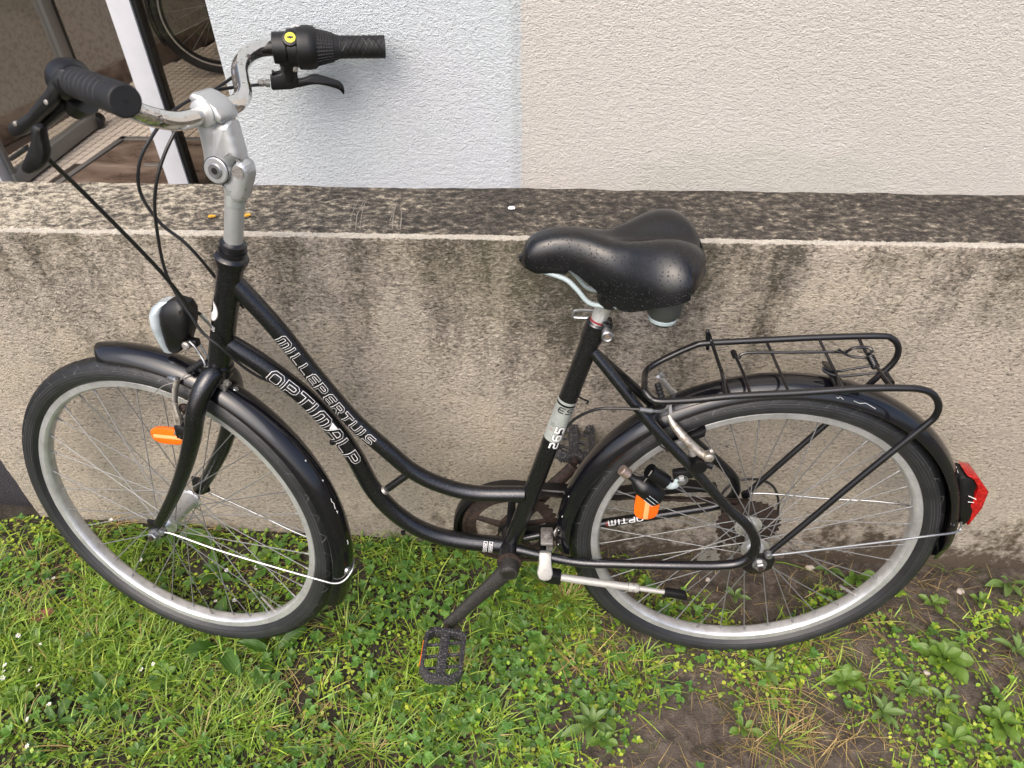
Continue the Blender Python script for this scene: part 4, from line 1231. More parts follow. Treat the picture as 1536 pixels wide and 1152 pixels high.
# ---- cables
def cable(path, r=.0024, mat='cable', name='cable'): return MB().tube(smooth(path, 8), r, 8).build(name, M[mat], bike)
cable([(0.8009, -0.1862, 1.051), (0.8087, -0.1556, 1.057), (0.8196, -0.1378, 1.06), (0.8403, -0.1071, 1.063), (0.8593, -0.08571, 1.059), (0.8752, -0.04264, 1.052), (0.8917, -0.0091, 1.032), (0.9119, 0.00367, 1.001), (0.9225, 0.00312, 0.9596), (0.9088, 0.00156, 0.9169), (0.8845, -0.0005, 0.8883), (0.8697, -0.00491, 0.8596), (0.8572, -0.012, 0.8251), (0.8468, -0.022, 0.7943), (0.8248, -0.008, 0.7776)])
cable([(0.7671, -0.1864, 1.11), (0.7835, -0.1735, 1.104), (0.8092, -0.1575, 1.08), (0.8234, -0.1396, 1.071), (0.8333, -0.09014, 1.067), (0.842, -0.04007, 1.059), (0.8556, 0.00144, 1.04), (0.8776, 0.01943, 1.002), (0.8959, 0.02234, 0.9583), (0.9074, 0.01903, 0.9092), (0.9143, 0.0151, 0.8567), (0.9083, 0.01744, 0.8187), (0.8924, 0.02408, 0.7842), (0.8787, 0.0277, 0.7548), (0.8581, 0.03, 0.7332), (0.837, 0.022, 0.6946), (0.8181, 0.014, 0.6681), (0.7997, 0.004, 0.6485), (0.7761, -0.004, 0.6261)], .0023)
cable([(0.9179, 0.1822, 1.08), (0.9146, 0.1742, 1.062), (0.9162, 0.1408, 1.02), (0.9048, 0.1072, 0.9552), (0.8924, 0.07227, 0.8843), (0.8853, 0.05099, 0.8344), (0.8824, 0.03754, 0.8033), (0.8776, 0.02358, 0.7852)], .0027)
b = MB(); b.tube([(0.8776, 0.02358, 0.7852), (0.873, 0.01775, 0.7682)], .0030, 10); b.tube([(0.873, 0.01775, 0.7682), (0.872, 0.01085, 0.7536), (0.8719, 0.00213, 0.7329)], .0018, 8); b.build('cable_end', M['steel'], bike)
cable([(0.3707, -0.006, 0.4563), (0.3602, -0.012, 0.4921), (0.3492, -0.006, 0.5341), (0.3387, 0.006, 0.571), (0.3233, 0.018, 0.6013), (0.2956, 0.034, 0.6302), (0.2662, 0.042, 0.6389), (0.2326, 0.052, 0.6454)], .0024)
cable([(0.04297, -0.066, 0.3426), (0.04162, -0.07, 0.3626), (0.02036, -0.074, 0.386), (-0.01631, -0.078, 0.3881), (-0.04758, -0.08, 0.3721), (-0.06506, -0.08, 0.3387), (-0.07302, -0.08, 0.2916), (-0.07335, -0.078, 0.2483)], .0024)
cable([(0.2082, 0.052, 0.6019), (0.1948, 0.05, 0.5737), (0.1749, 0.05, 0.5619), (0.1462, 0.052, 0.5546)], .0012)

# ---- front brake
br = MB()
br.tube(smooth([(0.9455, 0.01588, 0.6621), (0.9507, 0.02172, 0.6496), (0.954, 0.0285, 0.6312), (0.9562, 0.03359, 0.6113), (0.9549, 0.03993, 0.5868), (0.9609, 0.04145, 0.5743)], 5), [.0062, .0062, .0058, .0066, .0066, .006], 10, flat=(FX, .6))
br.tube(smooth([(0.952, 0.03541, 0.6287), (0.9507, 0.03975, 0.603), (0.9517, 0.04282, 0.5865)], 4), [.004, .006, .004], 8)
fb = br.build('brake_arm', M['tarnish'], bike)
b = MB(); b.tube(smooth([(0.9684, 0.00232, 0.6559), (0.953, 0.01215, 0.6593), (0.9453, 0.01621, 0.6585)], 4), [.0045, .0050, .0042], 10); b.build('noodle_end', M['steel'], fb)
b = MB(); b.tube([(0.9407, 0.02163, 0.6023), (0.9549, 0.03526, 0.5939)], .0048, 10); b.lathe([(0, .0062), (.004, .0062)], (0.9549, 0.03526, 0.5939), FY, 6); b.build('brake_pad', M['dull'], fb)
b = MB(); b.box(V((0.9468, 0.04436, 0.5824)), (.010, .008, .012), (FX, FY, FZ), .002); b.tube([(0.9424, 0.04288, 0.5895), (0.9514, 0.04817, 0.5718)], .0062, 10); b.build('brake_boss', M['plastic'], fb)
b = MB(); b.tube(smooth([(0.9513, 0.02812, 0.6178), (0.9447, 0.02597, 0.6137), (0.9419, 0.02564, 0.6001)], 4), [.0036, .008, .004], 8); b.build('brake_spring', M['rust'], fb)
bt = MB()
for k in range(5):
    t = k / 4
    p = V((0.9258, 0.01152, 0.6758)) * (1 - t) + V((0.9078, 0.00292, 0.6853)) * t
    bt.lathe([(-.004, .0042), (0, .0062), (.004, .0042)], p, V((0.9078, 0.00292, 0.6853)) - V((0.9258, 0.01152, 0.6758)), 14)
bt.build('rubber_boot', M['rubber'], fb)
b = MB(); b.tube([(0.9258, 0.01152, 0.6758), (0.9406, 0.01704, 0.663), ], .0011, 6); b.tube(smooth([(0.9506, 0.01905, 0.6579), (0.972, 0.01641, 0.6492), (0.9908, 0.01494, 0.6335), (1.005, 0.01462, 0.6171)], 4), .0009, 5); b.build('brake_wire', M['dull'], fb)
br2 = MB(); br2.tube(smooth([(0.8598, -0.02452, 0.6067), (0.8722, -0.03697, 0.5665), (0.8913, -0.04442, 0.5198)], 4), [.006, .006, .006], 10); br2.build('brake_arm', M['tarnish'], bike)
b = MB(); b.box(V((0.877, 0.00765, 0.6433)), (.005, .010, .012), (FX, FY, FZ), .002); b.lathe([(0, .0055), (.004, .0055)], V((0.8682, 0.01694, 0.6592)), FY, 6); b.build('mudguard_bracket', M['dull'], bike)

# ---- head lamp
hl = MB()
lc_ = V((0.9415, -0.01509, 0.7426))
def lamp_sec(t, w, side):
    return None
secs = []
lampx = [((0.9371, -0.02239, 0.7849), (0.9207, -0.01846, 0.7874), 0.012), ((0.9496, -0.02488, 0.7765), (0.9085, -0.01503, 0.7826), 0.02), ((0.9569, -0.02563, 0.762), (0.905, -0.01317, 0.77), 0.0245), ((0.9605, -0.0252, 0.7445), (0.9081, -0.01265, 0.7528), 0.025), ((0.9612, -0.02387, 0.7248), (0.9154, -0.01293, 0.7323), 0.0225), ((0.9625, -0.02284, 0.7071), (0.9247, -0.01383, 0.7135), 0.0185), ((0.9621, -0.02184, 0.6953), (0.9363, -0.01569, 0.6998), 0.014), ((0.9588, -0.0206, 0.6899), (0.9477, -0.01796, 0.6919), 0.008)]
def loop(a, b_, hw, n=22, pf=.45):
    a, b_ = V(a), V(b_); hw = hw * .86
    c, e = (a + b_) / 2, (a - b_) / 2
    out = []
    for k in range(n):
        th = 2 * math.pi * k / n
        cx, sy = math.cos(th), math.sin(th)
        out.append(c + e * (abs(cx) ** pf * math.copysign(1, cx)) + FY * hw * (abs(sy) ** .75 * math.copysign(1, sy)))
    return out
rows = [loop(a_, b_, h_) for a_, b_, h_ in lampx]
hl.grid(rows, closed_v=True); hl.add(rows[0], [tuple(range(22))]); hl.add(rows[-1], [tuple(range(22))])
lamp = hl.build('headlamp', M['plastic'], bike)
lampf = [((0.9566, -0.02691, 0.7798), (0.933, -0.02124, 0.7834), 0.0125), ((0.9669, -0.02887, 0.7716), (0.9443, -0.02344, 0.7751), 0.0215), ((0.9741, -0.02966, 0.7582), (0.9513, -0.02418, 0.7618), 0.0258), ((0.9758, -0.02867, 0.7398), (0.9551, -0.02373, 0.7431), 0.0262), ((0.9738, -0.02679, 0.7216), (0.9554, -0.02241, 0.7246), 0.0235), ((0.9714, -0.02489, 0.7044), (0.9579, -0.02165, 0.7067), 0.019), ((0.9711, -0.0239, 0.6926), (0.9562, -0.02036, 0.6952), 0.0145), ((0.9698, -0.02327, 0.6886), (0.9549, -0.01972, 0.6912), 0.01)]
b = MB(); rows = [loop(a_, b_, h_, 22, .8) for a_, b_, h_ in lampf]
b.grid(rows, closed_v=True); b.add(rows[0], [tuple(range(22))]); b.add(rows[-1], [tuple(range(22))])
b.build('lamp_rim', M['lamp_silver'], lamp)
lampl = [((0.9752, -0.0301, 0.7603), (0.9602, -0.0265, 0.7626), 0.01), ((0.9774, -0.03028, 0.7554), (0.9615, -0.02646, 0.7579), 0.02), ((0.979, -0.02962, 0.7416), (0.9642, -0.02607, 0.7439), 0.0215), ((0.9767, -0.02785, 0.7258), (0.9663, -0.02536, 0.7275), 0.016), ((0.9757, -0.02707, 0.719), (0.9659, -0.02472, 0.7206), 0.008)]
b = MB(); rows = [loop(a_, b_, h_, 22, .8) for a_, b_, h_ in lampl]
b.grid(rows, closed_v=True); b.add(rows[0], [tuple(range(22))]); b.add(rows[-1], [tuple(range(22))])
b.build('lamp_lens', M['lens'], lamp)
b = MB(); b.lathe([(0, .0045), (.0015, .0042)], V((0.911, -0.0149, 0.773)) + FY * .0185, FY, 16); b.build('lamp_button', M['dark_bolt'], lamp)
b = MB(); b.lathe([(-.004, .0036), (0, .0068), (.004, .0068), (.006, .0045)], V((0.9209, -0.00074, 0.7171)) + FY * .004, FY, 12); b.build('lamp_bolt', M['dull'], lamp)
b = MB(); b.box(V((0.9154, -0.00756, 0.7164)), (.008, .006, .006), (FX, FY, FZ), .002); b.build('lamp_foot', M['plastic'], lamp)
rod([(0.9185, -0.00052, 0.7221), (0.9114, 0.00189, 0.7141), (0.9054, 0.00437, 0.7012), (0.8997, 0.00887, 0.6882), (0.9017, 0.01171, 0.6714)], .0020, M['steel'], 'lamp_bracket', bike)
rod([(0.9184, -0.01474, 0.7191), (0.9112, -0.01231, 0.711), (0.903, -0.00882, 0.6924), (0.9008, -0.00515, 0.6786)], .0020, M['steel'], 'lamp_bracket', bike)
b = MB(); b.lathe([(0, .006), (.004, .0055), (.005, .003)], (0.899, 0.01423, 0.6744), unit(FX + FY * .6), 14); b.build('lamp_bolt', M['steel'], lamp)

# ---- crankset, chain, guard
def crank(side, end, axle_s):
    s_ = side
    root = BBc + YY * (s_ * .050)
    e = V(end)
    b = MB()
    d = unit(e - root)
    pth = [root + YY * s_ * .004, root * .78 + e * .22 + YY * s_ * .0035, root * .45 + e * .55 + YY * s_ * .001, root * .12 + e * .88, e]
    b.tube(smooth(pth, 5), [.0175, .0160, .0140, .0125, .0130], 16, flat=(YY, .62))
    b.lathe([(-.012, .0150), (-.010, .0172), (.012, .0168), (.016, .0158), (.0175, .0140)], root - YY * 0, (0, s_, 0), 26)
    return b, root
bc, root = crank(1, (0.5464, 0.076, 0.1494), .076)
cr = bc.build('crank', M['crank'], bike)
b = MB(); b.lathe([(0, .0118), (.0005, .0112), (-.004, .0108), (-.0045, .0045)], root + YY * .0178, YY, 22); b.build('crank_bolt', M['dark_bolt'], cr)
b = MB(); b.lathe([(.0355, .020), (.037, .0225), (.042, .0225), (.043, .0175)], BBc, YY, 20); b.lathe([(.043, .0130), (.052, .0125)], BBc, YY, 18); b.build('bearing_cup', M['rust'], bike)
bc, root2 = crank(-1, (0.3175, -0.078, 0.4127), -.078)
cr2 = bc.build('crank', M['rust'], bike)

def pedal(c, ax_, fwd, nrm, amber):
    """c: inner end of the axle; ax_ along the axle, fwd and nrm span the tread"""
    c, ax_, fwd, nrm = V(c), unit(ax_), unit(fwd), unit(nrm)
    p = empty('pedal', bike)
    Lp, Wp = .092, .034
    cen = c + ax_ * (.012 + Lp / 2)
    b = MB()
    out = [(-Lp / 2 + .006, -Wp), (Lp / 2 - .012, -Wp), (Lp / 2, -Wp + .016), (Lp / 2, Wp - .014), (Lp / 2 - .014, Wp), (-Lp / 2 + .012, Wp), (-Lp / 2, Wp - .012), (-Lp / 2, -Wp + .010)]
    n = len(out)
    for i in range(n):
        a, d = out[i], out[(i + 1) % n]
        A = cen + ax_ * a[0] + fwd * a[1]; D_ = cen + ax_ * d[0] + fwd * d[1]
        m_ = (A + D_) / 2; L_ = np.linalg.norm(D_ - A)
        b.box(m_, (L_ / 2 + .002, .0038, .0115), (D_ - A, np.cross(nrm, D_ - A), nrm), .0012)
    b.box(cen, (Lp / 2, .0085, .009), (ax_, fwd, nrm), .002)
    for k in (-.024, 0, .024):
        for sg in (-1, 1):
            A = cen + ax_ * k; D_ = cen + ax_ * (k + sg * .008) + fwd * sg * Wp
            b.tube([A, D_], .0034, 6)
    b.build('pedal_cage', M['pedal'], p)
    t = MB()
    for i in range(n):                      # row of small grip teeth on both faces
        a, d = out[i], out[(i + 1) % n]
        A = cen + ax_ * a[0] + fwd * a[1]; D_ = cen + ax_ * d[0] + fwd * d[1]
        L_ = np.linalg.norm(D_ - A); k = max(1, int(L_ / .0042))
        for j in range(k + 1):
            for sg in (1, -1): t.box(A + (D_ - A) * (j / k) + nrm * sg * .0120, (.0011, .0030, .0014), (D_ - A, np.cross(nrm, D_ - A), nrm))
    for j in range(16):
        t.box(cen + ax_ * (-Lp / 2 + .006 + j * .0053) + nrm * .0095, (.0011, .0055, .0012), (ax_, fwd, nrm))
    t.build('grip_teeth', M['pedal'], p)
    for sg in (1, -1):
        if amber != (sg > 0): continue
        r = MB(); r.box(cen + fwd * sg * (Wp + .0034) - nrm * 0, (Lp / 2 - .022, .0016, .0045), (ax_, fwd, nrm), .0008)
        r.build('reflector', M['orange'], p)
    a = MB(); a.lathe([(-.006, .0052), (.012, .0068), (.016, .0075), (.05, .006)], c, ax_, 14); a.lathe([(Lp + .010, .008), (Lp + .0135, .0078), (Lp + .014, .004)], c, ax_, 12)
    a.build('pedal_axle', M['rust'], p)
    return p
pa = V((0.5473, 0.088, 0.1556)); pb = V((0.5482, 0.16, 0.1363))
pax = unit(pb - pa)
pedal(pa, V((0.02, 1, -.02)), V((0.5799, 0.13, 0.1471)) - V((0.5149, 0.13, 0.1359)), np.cross(V((0.5799, 0.13, 0.1471)) - V((0.5149, 0.13, 0.1359)), YY), True)
pedal(V((0.316, -0.088, 0.4135)), V((0.0, -1, .03)), V((1, 0, .12)), V((-.12, 0, 1)), False)

CA = V((BBc[0], 0, BBc[2]))
ring = MB(); nt_ = 42
def gear(b, c, r, n, y, th, inner, depth=.0045):
    out = []
    for k in range(n * 4):
        a = 2 * math.pi * k / (n * 4)
        rr = r + (depth if k % 4 in (1, 2) else 0)
        out.append((rr * math.cos(a), rr * math.sin(a)))
    m = len(out)
    rows = []
    for yy, sc in ((y - th / 2, None), (y + th / 2, None)):
        rows.append([(c[0] + p[0], yy, c[2] + p[1]) for p in out])
        rows.append([(c[0] + inner * p[0] / math.hypot(*p), yy, c[2] + inner * p[1] / math.hypot(*p)) for p in out])
    o = [rows[0], rows[2], rows[3], rows[1]]
    b.grid([o[0], o[1], o[2], o[3]], closed_u=True, closed_v=True)
gear(ring, CA, .0865, 42, -.048, .003, .066)
for k in range(5):
    a = R(20 + 72 * k)
    ring.tube([CA + V((0, -.047, 0)), CA + V((.070 * math.cos(a), -.048, .070 * math.sin(a)))], [.010, .006], 8, flat=(YY, .3))
ring.lathe([(-.052, .024), (-.044, .024)], CA, YY, 20)
rg = ring.build('chainring', M['rust'], bike)
# cassette
cs = MB(); RA = V((0, 0, .325))
for k in range(6): gear(cs, RA, .026 + .0058 * k, 14 + 3 * k, -.048 + .0045 * k, .0022, .018, .004)
cs.build('cassette', M['rust'], bike)
dr = MB()
c1, c2 = V((-0.00521, -0.048, 0.2961)), V((0.01273, -0.045, 0.2032))
c1 = V((.018, -.046, .325 - .062)); c2 = V((.052, -.044, .325 - .108))
gear(dr, c1, .018, 10, c1[1], .004, .004); gear(dr, c2, .018, 10, c2[1], .004, .004)
dr.prism([(-.008, .008), (.008, .012), (.046, -.040), (.034, -.056), (.020, -.046)], V((c1[0], -.052, c1[2])), (1, 0, 0), (0, 0, 1), .0025)
dr.box((-.004, -.058, .325 - .028), (.012, .010, .022), ((1, 0, .4), (0, 1, 0), (-.4, 0, 1)), .003)
dr.build('derailleur', M['dull'], bike)
# chain: two runs, every link
ch = MB()
def run(P, Q):
    P, Q = V(P), V(Q); L_ = np.linalg.norm(Q - P); k = int(L_ / .0127); d = (Q - P) / k
    for j in range(k):
        A = P + d * (j + .5)
        w = .0035 if j % 2 else .0025
        for sg in (1, -1): ch.box(A + YY * sg * w, (.0074, .0006, .0034), (d, YY, np.cross(d, YY)), .0)
run((BBc[0] - .005, -.048, BBc[2] + .0885), (.0, -.044, .325 + .040))
run((BBc[0] + .0, -.048, BBc[2] - .0885), (c2[0] + .004, -.046, c2[2] - .019))
run((c2[0] - .016, -.046, c2[2] + .008), (c1[0] + .016, -.046, c1[2] - .006))
for a in range(-100, 85, 8):
    A = CA + V((.0885 * math.cos(R(a)), -.048, .0885 * math.sin(R(a))))
    t = V((-math.sin(R(a)), 0, math.cos(R(a))))
    for sg in (1, -1): ch.box(A + YY * sg * .003, (.0068, .0006, .0034), (t, YY, np.cross(t, YY)))
ch.build('chain', M['rust'], bike, kind='stuff')
# chain guard: a channel over the upper run and round the ring
cg = MB(); pts = []
for a in range(165, 20, -8): pass
gp_ = []
for a in range(-28, 96, 7): gp_.append((BBc[0] + .108 * math.cos(R(a)), BBc[2] + .108 * math.sin(R(a))))
gp_ += [(BBc[0] - .09, BBc[2] + .101), (BBc[0] - .20, BBc[2] + .098), (.12, .402), (.062, .394)]
lo_ = []
for a in range(-28, 96, 7): lo_.append((BBc[0] + .078 * math.cos(R(a)), BBc[2] + .078 * math.sin(R(a))))
lo_ += [(BBc[0] - .09, BBc[2] + .066), (BBc[0] - .20, BBc[2] + .062), (.12, .368), (.066, .372)]
rows = []
for (a, z), (a2, z2) in zip(gp_, lo_):
    rows.append([(a2, -.062, z2), (a, -.062, z), (a, -.058, z + .002), (a, -.040, z + .002), (a, -.038, z), (a2 * .25 + a * .75, -.038, z2 * .25 + z * .75), (a2 * .25 + a * .75, -.0395, z2 * .25 + z * .75), (a, -.0405, z - .001), (a, -.058, z - .001), (a2, -.0600, z2)])
cg.grid(rows, closed_v=True)
cgo = cg.build('chain_guard', M['plastic'], bike)
b = MB(); b.lathe([(0, .0042), (.0018, .0038), (.0022, .002)], (BBc[0] + .010, -.037, BBc[2] + .100), YY, 14); b.build('screw', M['steel'], cgo)
for ang in (52, 128):
    b = MB(); b.prism([(0, -.010), (.095, -.006), (.095, .006), (0, .010)], CA + V((0, -.036, 0)), (math.cos(R(ang + 40)), 0, math.sin(R(ang + 40))), (-math.sin(R(ang + 40)), 0, math.cos(R(ang + 40))), .0025, .0008); b.build('guard_bracket', M['plastic'], cgo)
b = MB(); b.lathe([(-.042, .0225), (-.039, .0245), (-.036, .0245)], BBc, YY, 24); b.build('guard_bracket', M['dark_bolt'], cgo)

# ---- kickstand
kc = V((0.3654, 0.006, 0.3111))
b = MB()
b.box(kc + V((0, 0, .006)), (.011, .020, .003), None, .0015)
b.box(kc + V((0, 0, -.014)), (.011, .018, .003), None, .0015)
b.lathe([(.0, .0085), (.006, .0085), (.007, .004)], kc + V((0, .004, .012)), (0, 0, 1), 6)
b.lathe([(0, .009), (.002, .009), (.003, .006)], V((0.3494, 0.012, 0.3369)), (-1, .5, 0), 16)
b.build('kickstand_bracket', M['dull'], bike)
kp = MB()
kp.prism([(-.0115, .028), (.0105, .028), (.0110, .004), (.0140, -.010), (.0105, -.021), (0, -.0245), (-.0110, -.021), (-.0150, -.010), (-.0120, .004)], V((0.3675, 0.05, 0.2865)), (-1, 0, 0), unit(V((0, -.55, .85))), .020, .004)
ks = kp.build('kickstand', M['white_alu'], bike)
b = MB(); b.lathe([(0, .0062), (.0015, .0056)], V((0.3663, 0.061, 0.2852)), unit(V((0, .85, .5))), 16); b.build('pivot_rivet', M['dull'], ks)
k0, k1 = V((0.3456, 0.056, 0.2675)), V((0.1174, 0.072, 0.245))
kd = unit(k1 - k0); kl = np.linalg.norm(k1 - k0)
b = MB(); b.box(V((0.3527, 0.054, 0.2667)), (.014, .010, .012), (kd, np.cross((0, 0, 1), kd), (0, 0, 1)), .003); b.build('kickstand_joint', M['plastic'], ks)
b = MB(); b.tube([k0, k0 + kd * .03 - V((0, 0, .0006)), k0 + kd * kl * .56], [.0066, .0071, .0068], 18); b.build('kickstand_leg', M['white_alu'], ks)
b = MB(); b.lathe([(kl * .54, .0074), (kl * .54 + .003, .0083), (kl * .62, .0083), (kl * .635, .0072), (kl * .64, .0048), (kl * .86, .0044)], k0, kd, 18); b.build('kickstand_leg', M['white_alu'], ks)
b = MB(); b.lathe([(kl * .545 + k * .006, .0086 if k % 2 == 0 else .0079) for k in range(3)], k0, kd, 18); b.build('kickstand_collar', M['dull'], ks)
b = MB(); fx = k0 + kd * (kl * .925); b.prism([(-.022, -.0068), (-.020, .0078), (.016, .0070), (.024, -.009), (.0, -.0078)], fx, kd, unit(V((0, 0, 1)) - kd * kd[2]), .012, .002); b.build('kickstand_foot', M['plastic'], ks)

# ---- rear brake
rb = MB()
rb.tube(smooth([(0.1817, 0.02, 0.6111), (0.1741, 0.028, 0.599), (0.1573, 0.04, 0.5824), (0.1395, 0.046, 0.5661), (0.1247, 0.052, 0.5565), (0.1179, 0.056, 0.5547)], 5), [.0046, .0062, .0078, .0078, .0070, .0078], 12, flat=(unit(V((0.5, 0, 1))), .8))
rb.lathe([(-.006, .0075), (.006, .0078), (.008, .005)], (0.1191, 0.058, 0.5605), YY, 14)
rb_o = rb.build('brake_arm', M['tarnish'], bike)
b = MB(); b.tube([(0.1174, 0.058, 0.5701), (0.1137, 0.058, 0.5729)], .0052, 10); b.tube([(0.1403, 0.048, 0.5541), (0.1461, 0.046, 0.5687)], .0065, 12); b.build('arm_bolt', M['dull'], rb_o)
b = MB(); b.box(V((0.1574, 0.03, 0.5617)), (.012, .004, .007), ((1, 0, -.55), (0, 1, 0), (.55, 0, 1)), .0015); b.build('brake_spring', M['alu'], rb_o)
b = MB(); b.box(V((0.1498, 0.02, 0.5631)), (.034, .007, .0075), (V((0.1203, 0.02, 0.5789)) - V((0.1714, 0.02, 0.5487)), YY, (0, 0, 1)), .003); b.build('brake_pad', M['plastic'], rb_o)
b = MB(); b.lathe([(-.014, .0115), (-.010, .0098), (.0, .0112), (.006, .0098), (.014, .0120)], V((0.1321, 0.052, 0.5424)), YY, 18); b.lathe([(0, .006), (.012, .005)], V((0.121, 0.055, 0.5412)), unit(V((-1, .3, -.2))), 8); b.build('brake_boss', M['plastic'], rb_o)
rb2 = MB()
rb2.tube(smooth([(0.1984, -0.018, 0.6565), (0.1865, -0.026, 0.642), (0.1747, -0.034, 0.622), (0.1624, -0.04, 0.6057), (0.1377, -0.046, 0.563)], 5), [.0030, .0042, .0050, .0058, .006], 10)
rb2o = rb2.build('brake_arm', M['alu'], bike)
b = MB(); b.box(V((0.1922, -0.02, 0.659)), (.006, .003, .003), ((1, 0, 1), (0, 1, 0), (-1, 0, 1)), .001); b.build('arm_bolt', M['steel'], rb2o)
b = MB()
for k in range(6):
    t = k / 5
    p = V((0.1978, -0.012, 0.6441)) * (1 - t) + V((0.1889, 0.004, 0.6197)) * t
    b.lathe([(-.004, .0042), (0, .0060), (.004, .0042)], p, V((0.1889, 0.004, 0.6197)) - V((0.1978, -0.012, 0.6441)), 14)
b.build('rubber_boot', M['rubber'], rb2o)
b = MB(); b.tube([(0.2336, 0.052, 0.6454), (0.214, 0.05, 0.641)], .0038, 12); b.build('cable_end', M['steel'], rb_o)
b = MB(); b.tube(smooth([(0.214, 0.05, 0.641), (0.2007, 0.044, 0.636), (0.191, 0.034, 0.6323), (0.1861, 0.026, 0.6339), (0.1862, 0.018, 0.6356)], 5), .0026, 10); b.build('noodle', M['steel'], rb_o)
b = MB(); b.tube([(0.183, 0.016, 0.6367), (0.179, 0.022, 0.6127)], .0030, 8); b.build('arm_link', M['alu'], rb_o)

# ---- dynamo
dy = MB()
d0, d1 = V((0.2465, 0.052, 0.5199)), V((0.191, 0.056, 0.4708))
dd = unit(d1 - d0); dl = np.linalg.norm(d1 - d0)
dy.lathe([(.008, .0058), (dl * .30, .0062), (dl * .36, .0085), (dl * .48, .0140), (dl * .54, .0165), (dl * .60, .0172), (dl * 1.02, .0172), (dl * 1.06, .0160), (dl * 1.10, .0120)], d0, dd, 28)
dyo = dy.build('dynamo', M['plastic'], bike)
b = MB(); b.lathe([(-.006, .0080), (-.005, .0092), (.009, .0094), (.010, .0080)], d0, dd, 20); b.build('dynamo_roller', M['copper'], dyo)
b = MB(); e0, e1_ = V((0.2077, 0.058, 0.5277)), V((0.1785, 0.056, 0.5036)); b.tube([e0, e1_], .0115, 18); b.lathe([(0, .0125), (.003, .0125)], e0, e1_ - e0, 18); b.build('dynamo_spring_housing', M['plastic'], dyo)
b = MB(); b.tube(smooth([V((0.2141, 0.06, 0.505)), V((0.2092, 0.066, 0.5236)), V((0.2051, 0.066, 0.5351))], 4), .0012, 6); b.build('dynamo_wire', M['dull'], dyo)
b = MB(); b.tube(smooth([V((0.1785, 0.056, 0.5036)), V((0.1709, 0.056, 0.4936)), V((0.1628, 0.056, 0.4967)), V((0.1599, 0.056, 0.5084))], 5), [.005, .0065, .0065, .0050], 10, flat=(YY, .5)); b.build('dynamo_bracket', M['lightgrey'], dyo)
b = MB(); b.lathe([(-.004, .0105), (.004, .0105)], V((0.1538, 0.052, 0.5063)), YY, 20); b.lathe([(.004, .0075), (.009, .0075), (.010, .006)], V((0.1538, 0.052, 0.5063)), YY, 6); b.build('dynamo_bolt', M['steel'], dyo)
b = MB(); b.box(V((0.1526, 0.05, 0.516)), (.016, .006, .009), ((1, 0, -.2), (0, 1, 0), (.2, 0, 1)), .003); b.build('dynamo_clamp', M['plastic'], dyo)
b = MB()
for k in range(3):
    o_ = unit(np.cross(dd, YY)) * (.006 * (k - 1) + .004); b.tube([d0 + dd * dl * .72 + o_ + YY * .0172, d0 + dd * dl * 1.0 + o_ + YY * .0172], .0005, 4)
b.build('dynamo_print', M['lightgrey'], dyo)

# ---- luggage rack

near = [(0.2274, 0.05, 0.6764), (0.2199, 0.058, 0.6714), (0.2068, 0.064, 0.67), (0.1586, 0.064, 0.6734), (0.1019, 0.064, 0.6818), (0.00753, 0.064, 0.6896), (-0.07588, 0.064, 0.6984), (-0.1337, 0.064, 0.7006), (-0.1625, 0.064, 0.6988), (-0.1823, 0.064, 0.6896), (-0.1958, 0.064, 0.6706), (-0.1972, 0.064, 0.6509), (-0.1882, 0.064, 0.6331), (-0.1625, 0.064, 0.5937), (-0.1091, 0.064, 0.5084), (-0.05142, 0.064, 0.4119), (-0.01108, 0.064, 0.3474)]
far = [(0.2274, 0.05, 0.6764), (0.2244, 0.02, 0.6681), (0.2187, -0.02, 0.6534), (0.2124, -0.045, 0.6489), (0.1966, -0.058, 0.6545), (0.1696, -0.064, 0.6677), (0.14, -0.064, 0.6847), (0.1239, -0.064, 0.69), (0.06802, -0.064, 0.6947), (-0.04464, -0.064, 0.7032), (-0.1445, -0.064, 0.7078), (-0.1663, -0.064, 0.7033), (-0.1794, -0.064, 0.6898), (-0.1834, -0.064, 0.6722), (-0.1784, -0.064, 0.6529), (-0.1591, -0.064, 0.6223), (-0.1214, -0.064, 0.557), (-0.07142, -0.064, 0.4796), (0.00279, -0.064, 0.3626)]
rk = MB(); rk.tube(smooth(list(reversed(near)), 6)[:-1] + smooth(far, 6), .0052, 14)
rack = rk.build('luggage_rack', M['rack'], bike)
for p, s_ in (((-0.01108, 0.064, 0.3474), 1), ((0.00279, -0.064, 0.3626), -1)):
    b = MB(); b.lathe([(-.004, .0075), (.004, .0075)], p, YY, 14); b.build('rack_foot', M['rack'], rack)
def wire(path, r=.0022, mat='rack', name='rack_wire', k=6): return MB().tube(smooth(path, k), r, 8).build(name, M[mat], rack)
wire([(0.1124, 0.064, 0.6816), (0.1114, 0.02, 0.6911), (0.1105, -0.01, 0.6887), (0.1126, -0.06, 0.694), (0.1211, -0.062, 0.7125), (0.1213, -0.064, 0.7087), (0.1159, -0.066, 0.6775)], .0030)
wire([(0.1057, 0.064, 0.6817), (0.1069, 0.03, 0.6812), (0.1105, 0, 0.6894)], .0024)
wire([(0.07717, 0.064, 0.6835), (0.07386, 0.02, 0.6795), (0.07701, -0.03, 0.6819), (0.07955, -0.045, 0.6843)], .0026)
b = MB(); b.lathe([(-.006, .0045), (.006, .0045)], (0.07965, -0.044, 0.6837), V((0.07386, 0.02, 0.6795)) - V((0.07955, -0.045, 0.6843)), 10); b.build('rack_knob', M['rack'], rack)
wire([(0.02249, 0.064, 0.6882), (0.01953, 0.01, 0.6832), (0.02618, -0.064, 0.6941)], .0024)
wire([(-0.05292, 0.064, 0.6956), (-0.06286, 0, 0.6838), (-0.05302, -0.064, 0.7027)], .0024)
